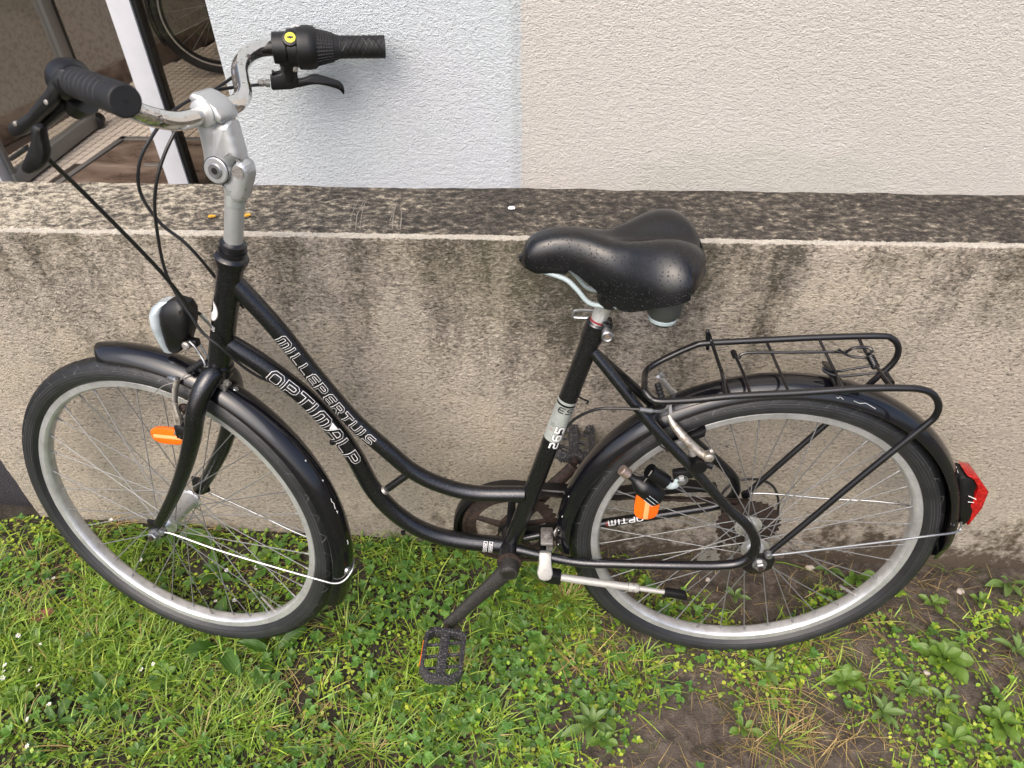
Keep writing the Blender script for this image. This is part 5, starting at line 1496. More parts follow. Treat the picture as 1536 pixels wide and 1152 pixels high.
wire([(-0.1225, 0.064, 0.7004), (-0.1253, 0.035, 0.6938), (-0.1172, -0.03, 0.6975), (-0.1147, -0.064, 0.7037)], .0026)
wire([(0.07411, -0.034, 0.6818), (0.06398, -0.036, 0.6912), (0.00192, -0.036, 0.6934), (-0.05893, -0.036, 0.695), (-0.08122, -0.036, 0.6954), (-0.08665, -0.034, 0.6956), (-0.09467, -0.03, 0.7069), (-0.1144, -0.03, 0.7085), (-0.1214, -0.025, 0.7058), (-0.1165, -0.02, 0.7029)], .0024)
wire([(-0.0732, -0.03, 0.7041), (-0.08208, -0.028, 0.6983), (-0.0947, -0.026, 0.6937), (-0.1174, -0.022, 0.6943)], .0020)
wire([(-0.1221, -0.005, 0.6924), (-0.09192, -0.005, 0.6858), (-0.06873, -0.004, 0.6811), (-0.05334, 0, 0.6861), (-0.04365, 0.002, 0.691), (-0.0465, 0.006, 0.6865), (-0.06416, 0.01, 0.6823), (-0.08754, 0.01, 0.6839), (-0.1311, 0.01, 0.6908)], .0020)
sp_ = MB()
def coil(A, B, r, turns, w):
    A, B = V(A), V(B); d = unit(B - A); u = unit(np.cross(d, (0, 0, 1))); v = np.cross(d, u); L_ = np.linalg.norm(B - A)
    sp_.tube([A + d * L_ * t / (turns * 10) + (u * math.cos(2 * math.pi * t / 10) + v * math.sin(2 * math.pi * t / 10)) * r for t in range(turns * 10 + 1)], w, 6)
coil((-0.1184, -0.02, 0.6993), (-0.1227, 0, 0.691), .0052, 8, .0013)
coil((-0.1308, 0.01, 0.6883), (-0.1325, 0.036, 0.6874), .0056, 9, .0013)
sp_.build('rack_spring', M['rack'], rack)
MB().tube(smooth([(-0.08115, 0.052, 0.6933), (-0.09004, 0.052, 0.6958), (-0.1273, 0.055, 0.6951)], 4), .0018, 6).build('rack_wire', M['rack'], rack)
b = MB(); b.box((-.062, 0, .325 + .353), (.008, .034, .0018), ((1, 0, .15), (0, 1, 0), (-.15, 0, 1)), .0008); b.build('rack_bracket', M['rack'], rack)

# ---- tail lamp
def PT(l): return [V(p) for p in l]
tl = MB()
body = PT([(-0.3051, 0.018, 0.4862), (-0.3127, 0.018, 0.4923), (-0.329, 0.018, 0.4854), (-0.341, 0.018, 0.4693), (-0.3418, 0.018, 0.4541), (-0.3523, 0.018, 0.4267), (-0.3582, 0.018, 0.4), (-0.3502, 0.018, 0.3771), (-0.3424, 0.018, 0.3801), (-0.3181, 0.018, 0.4535)])
o_ = body[0] - YY * .018
tl.prism([((p - o_)[0], (p - o_)[2]) for p in body], o_, (1, 0, 0), (0, 0, 1), .038, .004)
tlo = tl.build('tail_lamp', M['plastic'], bike)
lens = PT([(-0.3154, 0.018, 0.4939), (-0.3376, 0.018, 0.4885), (-0.3629, 0.018, 0.4593), (-0.3654, 0.018, 0.4208), (-0.3558, 0.018, 0.3772), (-0.3511, 0.018, 0.4141), (-0.3436, 0.018, 0.4264), (-0.3439, 0.018, 0.4481), (-0.3426, 0.018, 0.4678), (-0.329, 0.018, 0.4854)])
b = MB(); o_ = lens[0] - YY * .018; b.prism([((p - o_)[0], (p - o_)[2]) for p in lens], o_, (1, 0, 0), (0, 0, 1), .040, .0022)
b.build('tail_lamp_lens', M['red_lens'], tlo)
MB().tube([(-0.3323, 0.0205, 0.4502), (-0.3468, 0.0205, 0.4429)], .0008, 5).build('scratch', M['wprint'], tlo)
MB().tube([(-0.3358, 0.0205, 0.4365), (-0.3461, 0.0205, 0.4352)], .0006, 5).build('scratch', M['wprint'], tlo)

# ---- saddle
A0 = (0.4133, 0, 0.8742)
# (a, half width, top z, side-edge z, keel z, groove depth)
sec = [
 (.4120, .010, .874, .864, .862, .0),
 (.4060, .020, .889, .862, .854, .0),
 (.3950, .0250, .901, .863, .850, .0),
 (.3750, .0275, .9085, .866, .853, .0),
 (.3500, .0285, .9115, .866, .857, .0),
 (.3250, .0330, .9095, .851, .852, .0),
 (.3000, .0450, .905, .833, .848, .0010),
 (.2750, .0640, .904, .822, .844, .0050),
 (.2500, .0830, .909, .833, .846, .0110),
 (.2250, .0970, .915, .846, .848, .0170),
 (.2000, .1030, .917, .854, .852, .0200),
 (.1780, .1010, .913, .860, .858, .0190),
 (.1600, .0900, .905, .866, .864, .0150),
 (.1480, .0740, .894, .870, .869, .0100),
 (.1420, .0560, .884, .872, .871, .0060),
]
secs = np.array(sec)
aa = secs[:, 0]
# finer sections
aa_ = secs[:, 0].copy(); m_k = aa_ < .275; secs[m_k, 0] = .275 - (.275 - aa_[m_k]) * (.275 - .164) / (.275 - .142)
tt_ = np.linspace(0, 1, 44)
idx = np.linspace(0, len(sec) - 1, 44)
def cr(col):
    ys = secs[:, col]; out = []
    for x in idx:
        i = min(int(x), len(ys) - 2); t = x - i
        a = ys[max(i - 1, 0)]; b_ = ys[i]; c = ys[i + 1]; d = ys[min(i + 2, len(ys) - 1)]
        out.append(.5 * (2 * b_ + (c - a) * t + (2 * a - 5 * b_ + 4 * c - d) * t * t + (3 * b_ - a - 3 * c + d) * t ** 3))
    return np.array(out)
cA, cW, cT, cE, cK, cG = [cr(k) for k in range(6)]
rows = []
NS = 40
for i in range(len(cA)):
    row = []
    for k in range(NS + 1):
        u = -1 + 2 * k / NS            # across the top, edge to edge
        au = abs(u)
        # plump profile
        y = cW[i] * math.copysign(1 - (1 - au) ** 1.55, u) if au < 1 else cW[i] * u
        th = au ** 1.0
        drop = (cT[i] - cE[i]) * (1 - (1 - th ** 2.6) ** .62)
        z = cT[i] - drop - cG[i] * math.exp(-(u / .17) ** 2) + .003 * 0
        if cG[i] > .004: z += .004 * math.exp(-((au - .42) / .22) ** 2)
        row.append((cA[i] + .016 * max(0, (au - .5)) * (1 if cA[i] < .19 else 0), y, z))
    for k in range(1, 10):              # underside back across
        u = 1 - 2 * k / 10
        row.append((cA[i], cW[i] * .93 * u, (cK[i] + .004) * (1 - abs(u)) + cE[i] * abs(u)))
    rows.append(row)
sd_ = MB()
rows = [[V(p) for p in r_] for r_ in rows]
sd_.grid(rows, closed_v=True)
m_ = len(rows[0])
for e_ in (0, -1):
    c_ = sum(rows[e_]) / m_
    sh_ = [c_ + (p - c_) * .5 + V(((.004 if e_ == 0 else -.003), 0, 0)) for p in rows[e_]]
    sd_.grid([rows[e_], sh_], closed_v=True); sd_.add(sh_, [tuple(range(m_))])
saddle = sd_.build('saddle', M['saddle'], bike, ang=75)
b = MB()
b.prism([(.000, .0), (.012, -.006), (.055, -.006), (.06, .004), (.0, .008)], (.412 - .008, 0, .858), (-1, 0, 0), (0, 0, 1), .036, .003)
b.build('saddle_shell', M['plastic'], saddle)
for sg in (1, -1):
    rl_ = smooth([(.385, sg * .012, .855), (.352, sg * .018, .846), (.335, sg * .021, .832), (.318, sg * .022, .812), (.300, sg * .022, .806), (.262, sg * .024, .806), (.225, sg * .032, .812), (.195, sg * .042, .826)], 6)
    MB().tube(rl_, .0036, 10).build('saddle_rail', M['lightgrey'], saddle)
for sg in (1, -1):
    c_ = (.215, sg * .048, .817)
    b = MB(); b.lathe([(.030, .023), (.012, .0255), (-.004, .0235), (-.010, .0200)], c_, (-.05, 0, 1), 26); b.build('bumper', M['bumper'], saddle)
    b = MB(); b.lathe([(-.0105, .0185), (-.012, .0202), (-.0165, .0192), (-.0175, .017)], c_, (-.05, 0, 1), 26); b.build('bumper_ring', M['lightgrey'], saddle)
    b = MB(); b.lathe([(-.0175, .0152), (-.022, .0138), (-.0225, .011)], c_, (-.05, 0, 1), 22); b.build('bumper_cap', M['gasket'], saddle)
# seat post and clamp
sp0, sp1 = V((0.2998, 0, 0.7669)), V((0.2947, 0, 0.795))
b = MB(); b.lathe([(-.02, .0118), (.034, .0118), (.036, .0095), (.07, .0090)], sp0, sax, 26); post = b.build('seat_post', M['alu'], bike)
b = MB(); b.lathe([(.0, .0128), (.003, .0128)], sp0 + sax * .001, sax, 26); b.build('post_ring', M['red_print'], post)
SC = sp0 + sax * .050
b = MB(); b.lathe([(-.026, .0145), (-.024, .0170), (.024, .0170), (.026, .0145)], SC + V((0, 0, .002)), YY, 26); b.box(SC + V((0, 0, -.004)), (.016, .0175, .014), None, .004); cl_ = b.build('saddle_clamp', M['plastic'], post)
b = MB(); b.lathe([(.026, .0085), (.031, .0085), (.032, .006)], SC + V((0, 0, .002)), YY, 6); b.build('clamp_nut', M['dark_bolt'], cl_)
# quick release at the seat cluster
qc = V((0.2915, 0, 0.759))
b = MB(); b.box(V((0.2889, 0.004, 0.7615)), (.008, .013, .010), (np.cross(sax, YY), YY, sax), .002); b.build('seat_clamp', M['frame'], frame)
b = MB(); b.lathe([(.008, .0062), (.016, .0078), (.024, .0080), (.030, .0086), (.0315, .0070), (.0300, .0045)], V((0.2875, 0, 0.7591)), YY, 20); qr = b.build('quick_release_nut', M['steel'], frame)
b = MB(); b.lathe([(.030, .0042), (.0316, .0042)], V((0.2875, 0, 0.7591)), YY, 14); b.build('nut_centre', M['copper'], frame)
b = MB(); b.tube(smooth([(0.3, -0.03, 0.7673), (0.3147, -0.034, 0.7653), (0.3316, -0.036, 0.7634), (0.3343, -0.036, 0.7563), (0.3321, -0.036, 0.7517), (0.3091, -0.033, 0.7526)], 4), .0026, 8); b.build('quick_release_lever', M['steel'], frame)

# ------------------------------------------------------------------ ground
def vnoise(x, y, seed=0):
    """value noise, numpy"""
    xi = np.floor(x).astype(int); yi = np.floor(y).astype(int)
    xf = x - xi; yf = y - yi
    def h(a, b):
        n = (a * 374761393 + b * 668265263 + seed * 974634777) & 0x7fffffff
        n = ((n ^ (n >> 13)) * 1274126177) & 0x7fffffff
        return ((n ^ (n >> 16)) & 0xffff) / 65535.0
    u = xf * xf * (3 - 2 * xf); v = yf * yf * (3 - 2 * yf)
    return (h(xi, yi) * (1 - u) + h(xi + 1, yi) * u) * (1 - v) + (h(xi, yi + 1) * (1 - u) + h(xi + 1, yi + 1) * u) * v
def fbm(x, y, s, oc=4, seed=0):
    a = 0; w = 1; t = 0
    for k in range(oc):
        a = a + w * vnoise(x * s * 2 ** k, y * s * 2 ** k, seed + k * 17); t += w; w *= .55
    return a / t
WY = 1.033
def ground_z(x, y, fine=True):
    x = np.asarray(x, float); y = np.asarray(y, float)
    near = np.clip((y - .86) / (WY - .86), 0, 1)
    foot = np.interp(x, [-1.3, -1.0, -.39, 0.2, .944, 1.4], [.070, .055, .020, .002, -.030, -.035])
    z = near * foot
    z = z + (fbm(x, y, 5, 3, 3) - .5) * .022
    if fine: z = z + (fbm(x, y, 40, 3, 9) - .5) * .012
    ctr = np.exp(-(((x - .38) / .10) ** 2 + ((y - .80) / .06) ** 2)) + np.exp(-(((x + .66) / .10) ** 2 + ((y - .80) / .06) ** 2))
    z = z * (1 - .7 * ctr)
    back = np.clip((y - 1.06) / .05, 0, 1)
    z = z * (1 - back) - .035 * back
    far = np.clip((np.hypot(x, y - .8) - 3) / 3, 0, 1)
    z = z * (1 - far) - .04 * far
    return z
xs = np.r_[-200, -80, -30, -12, -6, -4, -3, -2.4, np.arange(-2.0, 2.0001, .0125), 2.4, 3, 4, 6, 12, 30, 80, 200]
ys = np.r_[-200, -80, -30, -12, -6, -3, -2, -1.2, -.6, -.2, np.arange(0.0, 1.1001, .0125), 1.3, 2, 4, 10, 40, 200]
XX, YYg = np.meshgrid(xs, ys)
ZZ = ground_z(XX, YYg)
gb = MB(); gb.v = list(zip(XX.ravel().tolist(), YYg.ravel().tolist(), ZZ.ravel().tolist()))
nx_ = len(xs); gb.f = [(j * nx_ + i, j * nx_ + i + 1, (j + 1) * nx_ + i + 1, (j + 1) * nx_ + i) for j in range(len(ys) - 1) for i in range(nx_ - 1)]
gb.mi = [0] * len(gb.f)
gb.build('ground', M['soil'], None, fix=False, kind='structure')
# dark asphalt path behind the end of the low wall
ab = MB(); ab.box((-2.4, 1.86, -.045), (1.9, .80, .045), None, .0)
ab.build('path', M['asphalt'], None, kind='structure')
# strip that carries asphalt forward beside the wall's end
ab = MB(); ab.box((-2.0, 1.035, -.03), (.855, .10, .045), None, .0)

# ------------------------------------------------------------------ low wall
wx0, wx1 = -1.137, 3.2
H0 = .815
gx = np.r_[np.arange(wx0, 1.6, .014), np.arange(1.6, wx1 + .05, .1)]
def wall_pt(x, s, t):
    return None
prof = []
for z in np.r_[np.linspace(-.30, .0, 4)[:-1], np.linspace(.0, .798, 58)]: prof.append(('f', z))
for a in np.linspace(0, 90, 7)[1:-1]: prof.append(('c', a))
for y in np.linspace(WY + .014, 1.188, 14): prof.append(('t', y))
rows = []
for x in gx:
    row = []
    for kind, q in prof:
        wob = (fbm(np.array([x * 1.0]), np.array([3.3]), 14, 4, 21)[0] - .5)
        rr = .010 + .006 * wob
        if kind == 'f':
            d = (fbm(np.array([x]), np.array([q * 1.6]), 22, 3, 5)[0] - .5) * .0042 + (fbm(np.array([x]), np.array([q]), 3, 2, 8)[0] - .5) * .006
            row.append((x, WY + d, q))
        elif kind == 'c':
            a = R(q)
            yc, zc = WY + .014, H0 - .014
            row.append((x, yc - .014 * math.cos(a) + .004 * wob, zc + .014 * math.sin(a) + .004 * wob))
        else:
            row.append((x, q, H0 + (fbm(np.array([x]), np.array([q]), 16, 3, 31)[0] - .5) * .005))
    rows.append(row)
# back and closing
for r_ in rows:
    r_.append((r_[-1][0], 1.190, H0 - .03)); r_.append((r_[-1][0], 1.190, -.30))
lw = MB(); lw.grid(rows); lw.add(rows[0], [tuple(range(len(rows[0])))]); lw.add(rows[-1], [tuple(reversed(range(len(rows[-1]))))])
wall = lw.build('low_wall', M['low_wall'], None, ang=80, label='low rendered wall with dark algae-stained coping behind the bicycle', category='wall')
# pale scrapes on the coping
def scrape(pts, w=.0011):
    MB().tube([q + V((rng.uniform(-1, 1) * .0006, 0, 0)) for q in pts], [w * rng.uniform(.2, 1.1) for q in pts], 5, flat=((0, 0, 1), .35)).build('scrape', M['chalk'], wall)
for pts in ([(-0.3107, 1.147, 0.8165), (-0.3137, 1.116, 0.8165), (-0.314, 1.084, 0.8165), (-0.3082, 1.05, 0.8165)], [(-0.2987, 1.143, 0.8165), (-0.2995, 1.106, 0.8165), (-0.2922, 1.044, 0.8165)],
            [(-0.2465, 1.133, 0.8165), (-0.247, 1.101, 0.8165), (-0.2415, 1.046, 0.8165)], [(-0.2493, 1.122, 0.8165), (-0.2484, 1.076, 0.8165)], [(-0.2358, 1.114, 0.8165), (-0.2288, 1.046, 0.8165)], [(-0.3023, 1.138, 0.8165), (-0.3052, 1.095, 0.8165), (-0.2996, 1.044, 0.8165)]):
    scrape(smooth(pts, 5), .0009)
# things on the coping
def flake(c, r, mat, name, label, cat, seed, group=None, th=.0016, asp=1.6, k=9):
    rg_ = random.Random(seed); out = []
    for i in range(k):
        a = 2 * math.pi * i / k; q = r * rg_.uniform(.7, 1.15)
        out.append((q * asp * math.cos(a), q * math.sin(a)))
    b = MB(); b.prism(out, V((0, 0, 0)), (math.cos(seed), math.sin(seed), 0), (-math.sin(seed), math.cos(seed), 0), th)
    o = b.build(name, mat, None, label=label, category=cat)
    o.location = V(c) + V((0, 0, .0025 + th / 2))
    if group: o['group'] = group
    return o
flake((-0.5404, 1.075, 0.816), .0042, M['yellowleaf'], 'leaf_fragment', 'yellow leaf fragment on the coping just left of the silver stem', 'leaf', .1)
flake((-0.484, 1.08, 0.816), .0044, M['yellowleaf'], 'leaf_fragment', 'yellow leaf fragment on the coping just right of the silver stem', 'leaf', .6)
flake((-0.05585, 1.115, 0.816), .0048, M['white_blob'], 'bird_dropping', 'small white bird dropping on the coping left of the saddle', 'dropping', .2, k=7)

# rubble at the wall's left end
def rock(c, r, seed, label, mat='stone', sq=.7):
    bm = bmesh.new(); bmesh.ops.create_icosphere(bm, subdivisions=3, radius=1.0)
    rg_ = np.random.default_rng(seed); A = rg_.normal(size=(5, 3)); ph = rg_.uniform(0, 6, 5)
    for v in bm.verts:
        p = np.array(v.co); q = 1 + .16 * sum(math.sin(2.2 * (p @ A[k]) + ph[k]) for k in range(5)) / 2.2
        v.co = Vector(p * q * np.array([1.15, 1, sq]) * r)
    me = bpy.data.meshes.new('rock'); bm.to_mesh(me); bm.free()
    me.polygons.foreach_set("use_smooth", [True] * len(me.polygons)); me.set_sharp_from_angle(angle=R(40)); me.materials.append(M[mat])
    o = link('rock', me, None, label=label, category='stone'); o.location = c
    return o
for k, (px_, r_, lab) in enumerate((((-1.203, 0.989, 0.02), .050, 'largest lump of rubble left of the front tyre at the wall end'),
                        ((-1.18, 1.031, 0.03), .040, 'rubble lump against the left end of the low wall'),
                        ((-1.201, 0.9422, 0.01), .034, 'lower rubble lump at the left edge of the picture beside grass'),
                        ((-1.142, 1.002, 0.02), .026, 'small rubble lump nearest the front tyre'))):
    rock((px_[0], px_[1], px_[2] - .012), r_, 40 + k, lab)
for k, (c, r_, lab) in enumerate((((0.7731, 0.761, 0), .0055, 'pale grit stone in bare soil between the weeds at lower right'), ((0.9218, 0.963, -0.01), .0075, 'pinkish pale pebble on bare soil beneath the tail lamp'), ((0.3743, 0.9628, 0), .005, 'pale pebble seen through the rear wheel left of the hub nut'), ((0.6075, 1.006, -0.01), .0075, 'pale pebble at the wall foot behind the rear wheel'), ((0.09233, 1.008, 0), .008, 'brown pebble at the wall foot between kickstand and rear tyre'))):
    rock((c[0], c[1], float(ground_z(c[0], c[1])) + r_ * .3), r_, 60 + k, lab, 'stone_pale')
# small crumbs of soil, uncountable
cb = MB(); rgc = np.random.default_rng(5)
for k in range(2600):
    x = rgc.uniform(-1.2, 1.3); y = rgc.uniform(.45, 1.02); r_ = rgc.uniform(.0015, .0050) * (1 if rgc.random() < .93 else 1.8)
    z = float(ground_z(x, y))
    q = rgc.normal(size=(8, 3)) * .22 * r_
    base = np.array([(i, j, k2) for i in (-1, 1) for j in (-1, 1) for k2 in (-1, 1)]) * r_ * .6
    a = rgc.uniform(0, 3); ca, sa = math.cos(a), math.sin(a)
    P = base + q; P = np.c_[P[:, 0] * ca - P[:, 1] * sa, P[:, 0] * sa + P[:, 1] * ca, P[:, 2] * .7] + (x, y, z + r_ * .15)
    cb.add(P, [(0, 1, 3, 2), (4, 6, 7, 5), (0, 4, 5, 1), (2, 3, 7, 6), (0, 2, 6, 4), (1, 5, 7, 3)])
cb.build('soil_crumbs', M['soil'], None, kind='stuff', label='crumbs of dark soil between the weeds')

# ------------------------------------------------------------------ house with its entrance
house = empty('house', None, label='house with pale blue-white and cream rendered walls behind the low wall', category='house')
HY = 1.186
cxn = -.507
def slab(name, x0, x1, y0, y1, z0, z1, mat, parent, bev=0.004):
    b = MB(); b.box(((x0 + x1) / 2, (y0 + y1) / 2, (z0 + z1) / 2), ((x1 - x0) / 2, (y1 - y0) / 2, (z1 - z0) / 2), None, bev)
    return b.build(name, mat, parent)
slab('wall', cxn, 3.3, HY, HY + .26, -.3, 3.6, M['cream_wall'], house, .004)
slab('side_wall', cxn + .002, cxn + .22, HY + .262, 2.56, -.3, 3.6, M['white_wall'], house)
slab('roof_slab', -3.6, 3.3, 4.45, 6.2, 3.6, 3.8, M['hall_dark'], house)
DY = 2.60
slab('added_roof_pane', -3.6, 3.3, 2.60, 4.449, 3.60, 3.62, M['glass'], house, 0)  # unseen glazing added where the roof is cut back, to daylight the hall
# hall inside
lw0, lw1 = V((-2.50, 2.56, 0)), V((-1.55, 5.12, 0))
d_ = unit(lw1 - lw0); nn = V((-d_[1], d_[0], 0))
b = MB(); b.box((lw0 + lw1) / 2 + nn * .06 + V((0, 0, 1.6)), (np.linalg.norm(lw1 - lw0) / 2, .06, 1.9), (d_, nn, (0, 0, 1))); b.build('hall_wall', M['hall_wall'], house)
b = MB(); b.box((lw0 + lw1) / 2 - nn * .006 + V((0, 0, .055)), (np.linalg.norm(lw1 - lw0) / 2, .006, .055), (d_, nn, (0, 0, 1)), .001); b.build('skirting', M['skirting'], house)
for zz_ in (1.05, 2.2):
    pass
slab('hall_wall', -2.6, 2.0, 5.1, 5.25, -.2, .5, M['hall_dark'], house)  # unseen back wall cut low, opening above added to bring daylight in
slab('hall_wall', -.36, -.25, 2.66, 5.09, -.2, 3.59, M['bounce_plaster'], house)  # unseen wall set close and pale to give the door glass a bright reflection
# charcoal panel behind the parked bicycle
slab('panel', -1.86, -.9, 4.32, 4.36, .02, 2.2, M['hall_dark'], house)

# floor: joints, then tiles
slab('floor', -2.9, 2.0, 2.40, 5.2, -.12, -.006, M['grout'], None, 0)['kind'] = 'structure'
floor = [o for o in C.objects if o.name == 'floor'][0]
tp = .0365
shx = .20
def tcell(i, j):
    y0 = 2.62 + j * tp
    return (-2.30 + i * tp + (y0 - 2.62) * shx, y0)
tm = MB(); h_ = tp / 2 - .0030; hy_ = tp / 2 - .0044
tm.add([(-h_ - h_ * shx, -hy_, -.005), (h_ - h_ * shx, -hy_, -.005), (h_ + h_ * shx, hy_, -.005), (-h_ + h_ * shx, hy_, -.005), (-h_ - h_ * shx, -hy_, 0), (h_ - h_ * shx, -hy_, 0), (h_ + h_ * shx, hy_, 0), (-h_ + h_ * shx, hy_, 0)],
       [(4, 5, 6, 7), (0, 1, 5, 4), (1, 2, 6, 5), (2, 3, 7, 6), (3, 0, 4, 7)])
mat_c = [(-1.943, 2.681, 0), (-1.85, 3.101, 0), (-1.295, 3.114, 0)]
my1 = mat_c[1][1]; mx_at = lambda y: mat_c[0][0] + (mat_c[1][0] - mat_c[0][0]) * (y - mat_c[0][1]) / (mat_c[1][1] - mat_c[0][1])
cells = []
for j in range(70):
    for i in range(55):
        x, y = tcell(i, j)
        if y < my1 + .012 and x > mx_at(y) - .02: continue
        k_ = 1 if (y > 2.66 and x < -1.15) else 0
        wx_ = lw0[0] + (y - lw0[1]) * d_[0] / d_[1]
        if x < wx_ + .015 or x > -.4: continue
        cells.append((y - (0 if (-2.12 < x < -1.3 and y > 2.66) else -10), x, y))
cells.sort()
t0 = None; rest = MB()
for n_, (key, x, y) in enumerate(cells):
    if n_ < 290:
        if t0 is None: t0 = tm.build('tile', M['tile'], floor, fix=False); o = t0
        else: o = t0.copy(); C.objects.link(o); o.parent = floor
        o.location = (x, y, rng.uniform(-.0004, .0004))
        o.rotation_euler = (rng.uniform(-.006, .006), rng.uniform(-.006, .006), 0)
    else:
        rest.add([(v[0] + x, v[1] + y, v[2]) for v in tm.v], tm.f)
rest.build('tiles', M['tile'], floor, fix=False, kind='stuff')
# doormat sunk in a metal frame
mt_ = empty('doormat', None, label='wet brown doormat in a thin metal frame on the hall tiles', category='doormat')
x0_, x1_ = mat_c[0][0] + .02, mat_c[1][0] + .02
ya, yb = 2.62, my1
xa = mx_at(ya)
b = MB(); b.add([(xa + .03, ya, .001), (.2, ya, .001), (.2, yb - .028, .001), (mx_at(yb) + .03, yb - .028, .001)], [(0, 1, 2, 3)])
b.build('mat', M['doormat'], mt_)
b = MB(); b.box((( xa + mx_at(yb)) / 2 + .014, (ya + yb) / 2, .0), (.012, (yb - ya) / 2 * 1.03, .005), ((1, -.23, 0), (.23, 1, 0), (0, 0, 1)), .001); b.build('frame_strip', M['mat_rim'], mt_)
b = MB(); b.box(((mx_at(yb) + .2) / 2, yb - .013, .0), ((.2 - mx_at(yb)) / 2, .013, .005), None, .001); b.build('frame_strip', M['mat_rim'], mt_)
b = MB(); c_ = V((-1.601, 2.845, 0.004)); b.box(c_, (.045, .010, .002), None, .0005); b.build('mat_tab', M['mat_rim'], mt_)

# entrance: posts, fixed pane, open leaf
ent = empty('entrance_frame', None, label='white aluminium entrance frame post with glass pane beside it', category='door frame')
slab('post', -1.419, -1.342, DY - .03, DY + .03, -.02, 2.4, M['white_frame'], ent, .002)
slab('gasket', -1.3415, -1.325, DY - .022, DY + .022, -.02, 2.4, M['gasket'], ent, .001)
slab('pane', -1.3245, cxn + .2, DY - .004, DY + .004, .0, 2.4, M['glass_dark'], ent, .0)
slab('threshold', -2.05, -1.42, DY - .03, DY + .03, -.02, .012, M['grey_frame'], ent, .002)
slab('post', -2.100, -2.060, DY - .03, DY + .03, -.02, 2.4, M['white_frame'], ent, .002)
slab('head_rail', -2.155, cxn + .2, DY - .028, DY + .028, 2.28, 2.349, M['white_frame'], ent, .002)
leaf = empty('door_leaf', None, label='open glass door leaf in grey aluminium frame at the upper left', category='door')
LA, LB = V((-2.063, 2.622, 0.03)), V((-1.999, 3.186, 0.03))
ld_ = unit(LB - LA); ll = np.linalg.norm(LB - LA); ln_ = V((-ld_[1], ld_[0], 0))
def leafbox(name, a, b_, z0, z1, th, mat, off=0, bev=.002):
    bb_ = MB(); c_ = LA + ld_ * (a + b_) / 2 + ln_ * off; c_ = V((c_[0], c_[1], (z0 + z1) / 2))
    bb_.box(c_, ((b_ - a) / 2, th / 2, (z1 - z0) / 2), (ld_, ln_, (0, 0, 1)), bev); return bb_.build(name, mat, leaf)
leafbox('bottom_rail', .0, ll, .012, .070, .042, M['grey_frame'])
leafbox('stile', ll - .055, ll, .0705, 2.2, .040, M['grey_frame'])
leafbox('stile', ll + .0005, ll + .022, .012, 2.2, .036, M['gasket'])
leafbox('stile', .0, .02, .0705, 2.2, .040, M['grey_frame'])
leafbox('pane', .0205, ll - .0555, .0705, 2.2, .008, M['glass'], 0, 0)
leafbox('seal', .0, ll, .001, .0115, .020, M['gasket'])
b = MB(); ca_ = V((-1.99, 3.2, 0.03)); b.lathe([(-.03, .020), (-.026, .028), (.026, .028), (.03, .020)], ca_, ln_ * .4 + ld_, 20)
ds = b.build('door_stop', M['gasket'], None, label='round black rubber door stop on the tiles at the leaf corner', category='door stop')
# grey panel joints of the wall seen through the leaf
gp0, gp1 = (-2.219, 2.9, 0.00151), (-2.126, 2.9, 0.05552)
b = MB(); b.tube([(-2.122, 2.75, 0.07378), (-2.101, 2.85, 0.07957)], .005, 6); b.build('handle_bar', M['gasket'], leaf)

# ------------------------------------------------------------------ the bicycle parked in the hall
b2 = empty('bicycle', None, label='dark bicycle parked inside the hall behind the glass pane, front wheel in view', category='bicycle')
b2.location = (-1.57, 3.85, .321); b2.rotation_euler = (0, 0, R(30))
w2 = empty('wheel', b2)
t = MB(); n = 96
t.grid([[((.300 + .021 * math.cos(R(a))) * math.cos(2 * math.pi * i / n), .021 * math.sin(R(a)), (.300 + .021 * math.cos(R(a))) * math.sin(2 * math.pi * i / n)) for a in range(0, 360, 24)] for i in range(n)], closed_u=True, closed_v=True)
M['tyre2'] = simple('plain_tyre', (0.012, .012, .012), .6)
M['rim2'] = simple('black_rim', (0.02, .02, .021), .4, .5)
t.build('tyre', M['tyre2'], w2)
t = MB(); t.grid([[(a * math.cos(2 * math.pi * i / n), y, a * math.sin(2 * math.pi * i / n)) for a, y in ((.283, -.012), (.283, .012), (.262, .010), (.262, -.010))] for i in range(n)], closed_u=True, closed_v=True); t.build('rim', M['rim2'], w2)
t = MB(); t.grid([[(a * math.cos(2 * math.pi * i / n), -.0125 - y, a * math.sin(2 * math.pi * i / n)) for a, y in ((.283, 0), (.276, 0), (.276, .001), (.283, .001))] for i in range(n)], closed_u=True, closed_v=True); t.build('rim_track', M['alu'], w2)
t = MB(); t.lathe([(-.05, .012), (-.03, .02), (.03, .02), (.05, .012)], (0, 0, 0), YY, 20); t.build('hub', M['dull'], w2)
ssm = MB(); ssm.tube([(0, 0, 0), (0, 0, 1)], .001, 4); s0 = None
for k in range(32):
    th = 2 * math.pi * k / 32; hth = th + (1 if (k // 2) % 2 else -1) * 1.0; sd_s = 1 if k % 2 else -1
    p0 = V((.02 * math.cos(hth), sd_s * .03, .02 * math.sin(hth))); p1 = V((.262 * math.cos(th), 0, .262 * math.sin(th)))
    if s0 is None: s0 = ssm.build('spoke', M['spoke'], w2); o = s0
    else: o = s0.copy(); C.objects.link(o); o.parent = w2
    dv = Vector(p1 - p0); o.matrix_local = Matrix.Translation(Vector(p0)) @ dv.to_track_quat('Z', 'Y').to_matrix().to_4x4() @ Matrix.Diagonal((1, 1, dv.length, 1))
rp2 = V((-.035, -.02, -.145))
out = [(.030 * math.cos(a), .013 * math.sin(a)) for a in np.linspace(0, 2 * math.pi, 18)[:-1]]
M['orange_dim'] = simple('old_reflector', (.5, .12, .01), .3)
